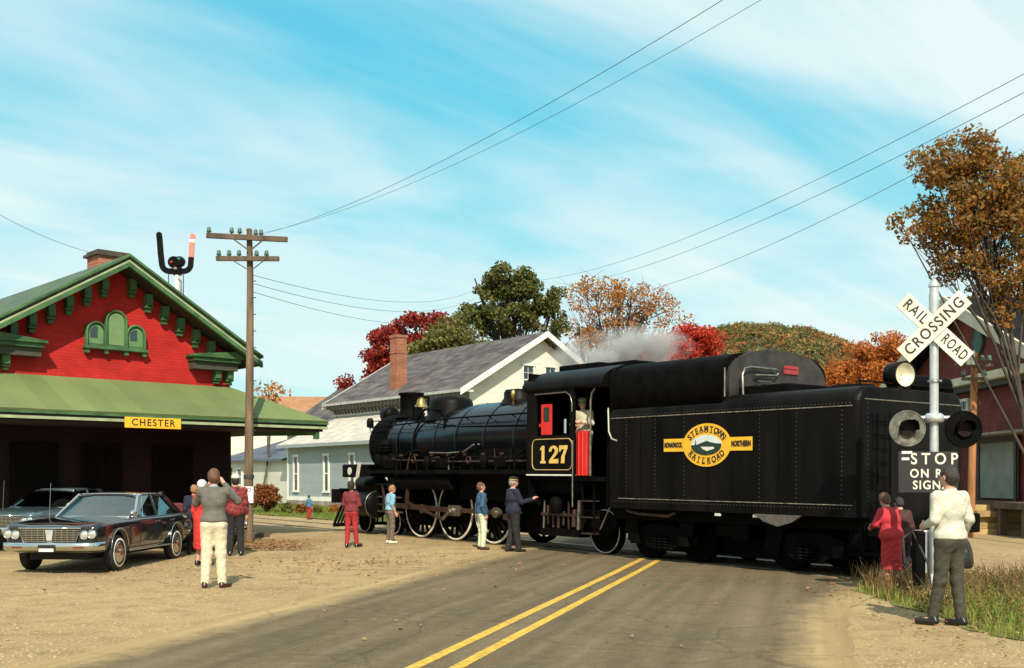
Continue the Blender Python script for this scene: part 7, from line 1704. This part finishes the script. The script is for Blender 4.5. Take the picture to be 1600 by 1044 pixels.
C_grey = cl_("grey_wool_sweater", (0.115, 0.105, 0.085)); C_cream = cl_("cream_trousers", (0.58, 0.51, 0.36)); C_white = cl_("white_shirt", (0.50, 0.48, 0.39)); C_dkgreen = cl_("dark_olive_trousers", (0.045, 0.042, 0.026))
C_maroon = cl_("maroon_jacket", (0.15, 0.018, 0.022)); C_redpants = cl_("red_trousers", (0.33, 0.018, 0.022)); C_ltblue = cl_("light_blue_shirt", (0.20, 0.40, 0.52)); C_tweed = cl_("brown_check_trousers", (0.13, 0.10, 0.07), v=0.4, scale=40)
C_denim = cl_("blue_denim_jacket", (0.030, 0.075, 0.14)); C_palegreen = cl_("pale_chinos", (0.55, 0.58, 0.42)); C_navy = cl_("navy_uniform", (0.009, 0.011, 0.028)); C_redcoat = cl_("red_suit_cloth", (0.42, 0.022, 0.028)); C_black = cl_("black_cloth", (0.012, 0.011, 0.012))
C_brown = cl_("dark_brown_coat", (0.055, 0.018, 0.012)); C_red = cl_("bright_red_coat", (0.52, 0.025, 0.02)); C_plaid = cl_("red_plaid_wool", (0.17, 0.02, 0.02), v=0.75, scale=16); C_blue = cl_("blue_shirt", (0.05, 0.16, 0.30))
HZ = lambda px0, px1: None
def height_for(p, py_top): return EYE + (748 - py_top) / FOC * p.y - p.z

# man with a camera, seen from behind (left)
p = PP(334, 919); H_ = height_for(p, 733)
man, U, Hd = person("man in grey sweater and cream trousers photographing the train, seen from behind", H_, p, R(8),
    dict(lean=0.04, nod=0.05, wide=0.98, el={1: (0.33, 0.12, 1.28), -1: (-0.27, 0.14, 1.25)}, wr={1: (0.115, 0.20, 1.545), -1: (-0.09, 0.24, 1.53)}, hand={1: ((-0.6, 0.35, 0.75), (-0.5, 0.3, -0.5), 0.9), -1: ((0.5, 0.3, 0.6), (0.5, 0, -0.5), 0.9)},
         an={-1: (-0.125, -0.01, 0.085), 1: (0.12, 0.0, 0.085)}, toe={-1: (-0.04, 0.16, -0.05), 1: (0.10, 0.13, -0.05)},
         wear=[('trousers', C_cream, dict(fit=0.008, top=1.08, belt=C_black)), ('top', C_grey, dict(hem=0.98, name='sweater', wr=0.003, fit=0.012, collar=C_ltblue)), ('shoes', M_shoe), ('hair', M_hair_b)]), 0.013)
kS = H_ / 1.75; cp = Hd((0, 0.15, 0.14)) * kS; cam_o = empty("camera_in_hands", p + Matrix.Rotation(R(8), 3, 'Z') @ Vector(cp), R(8), "small dark camera held up to the eye of the man in grey", "camera")
MB().box(-0.065, 0.065, -0.02, 0.025, -0.045, 0.045).build("camera_body", M_blackd, cam_o, 0.006); MB().lathe([(0.032, 0), (0.032, 0.045), (0.028, 0.05)], (0, 0.025, 0), (0, 1, 0), 18).build("camera_lens", M_black, cam_o)

# red coat and navy jacket beyond him
p = PP(317, 855, 20.2); person("woman in bright red coat hidden behind the man in grey", height_for(p, 752), p, R(-20),
    dict(fem=1, wear=[('skirt', C_red, dict(bot=0.34)), ('top', C_red, dict(hem=0.66, name='coat', fit=0.02)), ('shoes', M_shoeb), ('hair', cl_("pale_head_scarf", (0.50, 0.52, 0.50)), dict(long=0.02, puff=1))]))
p = PP(303, 852, 23.0); person("person in navy jacket behind the black car's tail", height_for(p, 758), p, R(25),
    dict(wear=[('trousers', C_black), ('top', C_navy, dict(hem=0.88, name='jacket', fit=0.02)), ('shoes', M_shoeb), ('hair', M_hair_l)]))
p = PP(368, 848, 22.6); person("man in red plaid jacket and white cap beside the utility pole", height_for(p, 742), p, R(12),
    dict(wide=1.05, wear=[('trousers', C_black, dict(fit=0.01)), ('top', C_plaid, dict(hem=0.84, name='jacket', fit=0.02)), ('shoes', M_shoeb), ('hair', M_hair_d), ('cap', C_white)]))
# child on the lawn
p = PP(483, 812); person("small child in blue top and red trousers crossing the lawn", height_for(p, 774), p, R(-40),
    dict(wear=[('trousers', C_redpants, dict(fit=0.01)), ('top', C_blue, dict(hem=0.9, fit=0.015)), ('shoes', M_shoe), ('hair', M_hair_d)]), 0.022)
# row of watchers along the engine
p = PP(549, 856); person("dark haired person in maroon jacket and red trousers watching the engine's front", height_for(p, 753), p, R(-8),
    dict(fem=1, wide=1.0, el={1: (0.22, 0.02, 1.14), -1: (-0.22, 0.02, 1.14)}, wr={1: (0.10, 0.20, 1.10), -1: (-0.10, 0.20, 1.12)}, an={1: (0.135, 0.05, 0.085), -1: (-0.115, -0.03, 0.085)}, toe={1: (0.10, 0.12, -0.05), -1: (-0.03, 0.14, -0.05)},
         wear=[('trousers', C_redpants), ('top', C_maroon, dict(hem=0.96, name='jacket', fit=0.014)), ('shoes', M_shoeb), ('hair', M_hair_d, dict(puff=1, long=0.02))]), 0.014)
p = PP(610, 850); person("sandy haired boy in light blue shirt and tweed trousers beside the pilot wheels", height_for(p, 758), p, R(-62),
    dict(nod=0.25, lean=0.05, el={1: (0.215, -0.03, 1.14), -1: (-0.215, -0.02, 1.14)}, wr={1: (0.21, 0.08, 0.92), -1: (-0.21, 0.08, 0.92)},
         wear=[('trousers', C_tweed, dict(fit=0.008, bot=0.10)), ('top', C_ltblue, dict(hem=1.01, sleeve=0.42, fit=0.018)), ('shoes', cl_("pale_canvas_shoes", (0.66, 0.60, 0.46))), ('hair', M_hair_l)]), 0.014)
p = PP(753, 859); person("bespectacled youth in denim jacket and pale trousers beside the third driving wheel", height_for(p, 754), p, R(-70),
    dict(nod=-0.15, yaw=-0.1, el={1: (0.23, -0.06, 1.15), -1: (-0.23, -0.02, 1.15)}, wr={1: (0.20, 0.02, 0.90), -1: (-0.20, 0.05, 0.92)},
         wear=[('trousers', C_palegreen, dict(fit=0.006, bot=0.08)), ('top', C_denim, dict(hem=0.93, name='jacket', fit=0.016, wr=0.003)), ('shoes', M_shoe), ('hair', M_hair_b), ('glasses', M_letterblk)]), 0.014)
p = PP(802, 863); H_ = height_for(p, 746)
person("trainman in navy uniform and striped cap gesturing with one hand below the cab", H_, p, R(-62),
    dict(nod=0.1, yaw=-0.1, wide=1.04, el={1: (0.22, 0.10, 1.17), -1: (-0.24, -0.02, 1.13)}, wr={1: (0.20, 0.40, 1.24), -1: (-0.17, 0.16, 0.98)}, hand={1: ((0.0, 0.85, 0.45), (0, -0.2, -1), 0.35)}, an={1: (0.12, 0.08, 0.085), -1: (-0.11, -0.08, 0.085)},
         wear=[('trousers', C_black, dict(fit=0.012)), ('top', C_navy, dict(hem=0.80, name='uniform_coat', fit=0.022, collar=C_white)), ('shoes', M_shoeb), ('hair', mat("grey_hair", (0.25, 0.22, 0.18), 0.6)), ('cap', C_black, dict(flat=1, band=M_goldline, visor=M_letterblk))]), 0.014)
# woman in red, bending slightly, by the rear of the tender
p = PP(1393, 925, 16.2); person("woman in bright red suit leaning toward the tender's rear corner", height_for(p, 770), p, R(22),
    dict(fem=1, lean=0.22, nod=0.35, wide=1.15, el={-1: (-0.28, 0.10, 1.18), 1: (0.26, 0.12, 1.16)}, wr={-1: (-0.20, 0.30, 1.12), 1: (0.16, 0.32, 1.14)},
         wear=[('skirt', C_redcoat, dict(bot=0.36)), ('top', C_redcoat, dict(hem=0.84, name='suit_jacket', fit=0.022, wr=0.003)), ('shoes', M_shoe), ('hair', M_hair_b, dict(puff=1))]), 0.014)
p = PP(1409, 925, 16.75); person("person in dark brown coat standing close beside the woman in red", height_for(p, 776), p, R(10),
    dict(fem=1, nod=0.3, lean=0.12, wear=[('trousers', C_black), ('top', C_brown, dict(hem=0.70, name='coat', fit=0.03)), ('shoes', M_shoeb), ('hair', M_hair_d)]))
# man in a white shirt at the right, seen from behind
p = PP(1484, 978); H_ = height_for(p, 729)
man2, U, Hd = person("man in white shirt and dark trousers holding a black bag, seen from behind", H_, p, R(20),
    dict(wide=1.02, lean=0.02, nod=0.05, yaw=0.25, el={1: (0.235, -0.03, 1.17), -1: (-0.225, -0.03, 1.17)}, wr={1: (0.265, 0.08, 1.00), -1: (-0.17, 0.18, 1.10)}, hand={1: ((0.02, 0.05, -1), (-1, 0, 0), 0.9)},
         kn={-1: (-0.085, 0.05, 0.50), 1: (0.095, 0.0, 0.50)}, an={-1: (-0.13, 0.12, 0.085), 1: (0.10, -0.06, 0.085)}, toe={-1: (-0.12, 0.13, -0.05), 1: (-0.07, 0.15, -0.05)},
         wear=[('trousers', C_dkgreen, dict(fit=-0.002, top=1.04, belt=C_black)), ('top', C_white, dict(hem=0.955, sleeve=0.93, fit=0.006, wr=0.004, collar=C_white)), ('shoes', M_shoeb), ('hair', M_hair_d)]), 0.012)
kS = H_ / 1.75; bp_ = p + Matrix.Rotation(R(20), 3, 'Z') @ (Vector((0.285, 0.08, 0.79)) * kS)
bag = empty("black_bag", bp_, R(60), "black leather bag carried by the man in white shirt", "bag")
b = MB(); rows = []
for (z, hw, d_) in ((-0.17, 0.15, 0.07), (-0.12, 0.165, 0.085), (0.0, 0.16, 0.075), (0.10, 0.145, 0.045), (0.14, 0.135, 0.02)): rows.append([(hw * math.copysign(abs(math.cos(t)) ** 0.5, math.cos(t)), d_ * math.copysign(abs(math.sin(t)) ** 0.6, math.sin(t)), z) for t in np.linspace(0, 2 * math.pi, 24, endpoint=False)])
b.ring(rows, True, 0, True).build("bag_body", mat("black_leather", (0.012, 0.011, 0.010), 0.4, var=0.3, bump=0.3), bag)
MB().tube([(-0.07, 0, 0.13), (-0.06, 0, 0.19), (0.0, 0, 0.215), (0.06, 0, 0.19), (0.07, 0, 0.13)], 0.009, 6).build("bag_handle", M_letterblk, bag)
# engineer in the gangway of the cab
def train_pt(x, y, z): X, Y = L2W(-14 + x, YC + y); return Vector((X, Y, 0.03 - GRADE * x + z))
p = train_pt(-3.38, -1.18, 1.64)
person("engineer in grey cap and pale shirt leaning on the red gangway curtain", 1.66, p, R(150),
    dict(lean=0.16, nod=0.2, yaw=0.5, el={1: (0.24, 0.12, 1.16), -1: (-0.24, 0.10, 1.18)}, wr={1: (0.08, 0.28, 1.14), -1: (-0.10, 0.30, 1.20)},
         wear=[('trousers', C_denim), ('top', cl_("pale_work_shirt", (0.50, 0.44, 0.32)), dict(hem=0.92, fit=0.014)), ('shoes', M_shoeb), ('hair', M_hair_d), ('cap', cl_("grey_striped_cap", (0.17, 0.17, 0.11)), dict(flat=1))]))

# ------------------------------------------------------------------ steam drifting behind the cab
def steam_volume():
    m = bpy.data.materials.new("white_steam"); m.use_nodes = True; nt = m.node_tree; nt.nodes.remove(nt.nodes["Principled BSDF"])
    v = nt.nodes.new("ShaderNodeVolumePrincipled"); v.inputs["Color"].default_value = (0.97, 0.95, 0.90, 1); v.inputs["Anisotropy"].default_value = 0.0
    t = nt.nodes.new("ShaderNodeTexCoord"); n = nt.nodes.new("ShaderNodeTexNoise"); n.inputs["Scale"].default_value = 1.15; n.inputs["Detail"].default_value = 5
    nt.links.new(t.outputs["Object"], n.inputs[0]); ln = nt.nodes.new("ShaderNodeVectorMath"); ln.operation = 'LENGTH'
    mp = nt.nodes.new("ShaderNodeMapping"); mp.inputs["Scale"].default_value = (1 / 2.5, 1 / 1.2, 1 / 0.95); nt.links.new(t.outputs["Object"], mp.inputs[0]); nt.links.new(mp.outputs[0], ln.inputs[0])
    fa = nt.nodes.new("ShaderNodeMapRange"); fa.inputs[1].default_value = 1.0; fa.inputs[2].default_value = 0.2; nt.links.new(ln.outputs["Value"], fa.inputs[0])
    nr = nt.nodes.new("ShaderNodeMapRange"); nr.inputs[1].default_value = 0.42; nr.inputs[2].default_value = 0.60; nt.links.new(n.outputs[0], nr.inputs[0])
    mu = nt.nodes.new("ShaderNodeMath"); mu.operation = 'MULTIPLY'; nt.links.new(fa.outputs[0], mu.inputs[0]); nt.links.new(nr.outputs[0], mu.inputs[1])
    m2 = nt.nodes.new("ShaderNodeMath"); m2.operation = 'MULTIPLY'; m2.inputs[1].default_value = 4.5; nt.links.new(mu.outputs[0], m2.inputs[0]); nt.links.new(m2.outputs[0], v.inputs["Density"])
    nt.links.new(v.outputs[0], nt.nodes["Material Output"].inputs["Volume"]); return m
stm = MB().ell((0, 0, 0), (2.5, 1.2, 0.95), 24, 14).build("steam", steam_volume()); c = at(972, 553, 36); stm.location = c; stm.rotation_euler = (0, R(-6), 0)
tag(stm, "white steam drifting behind the cab roof", "steam", kind="stuff")
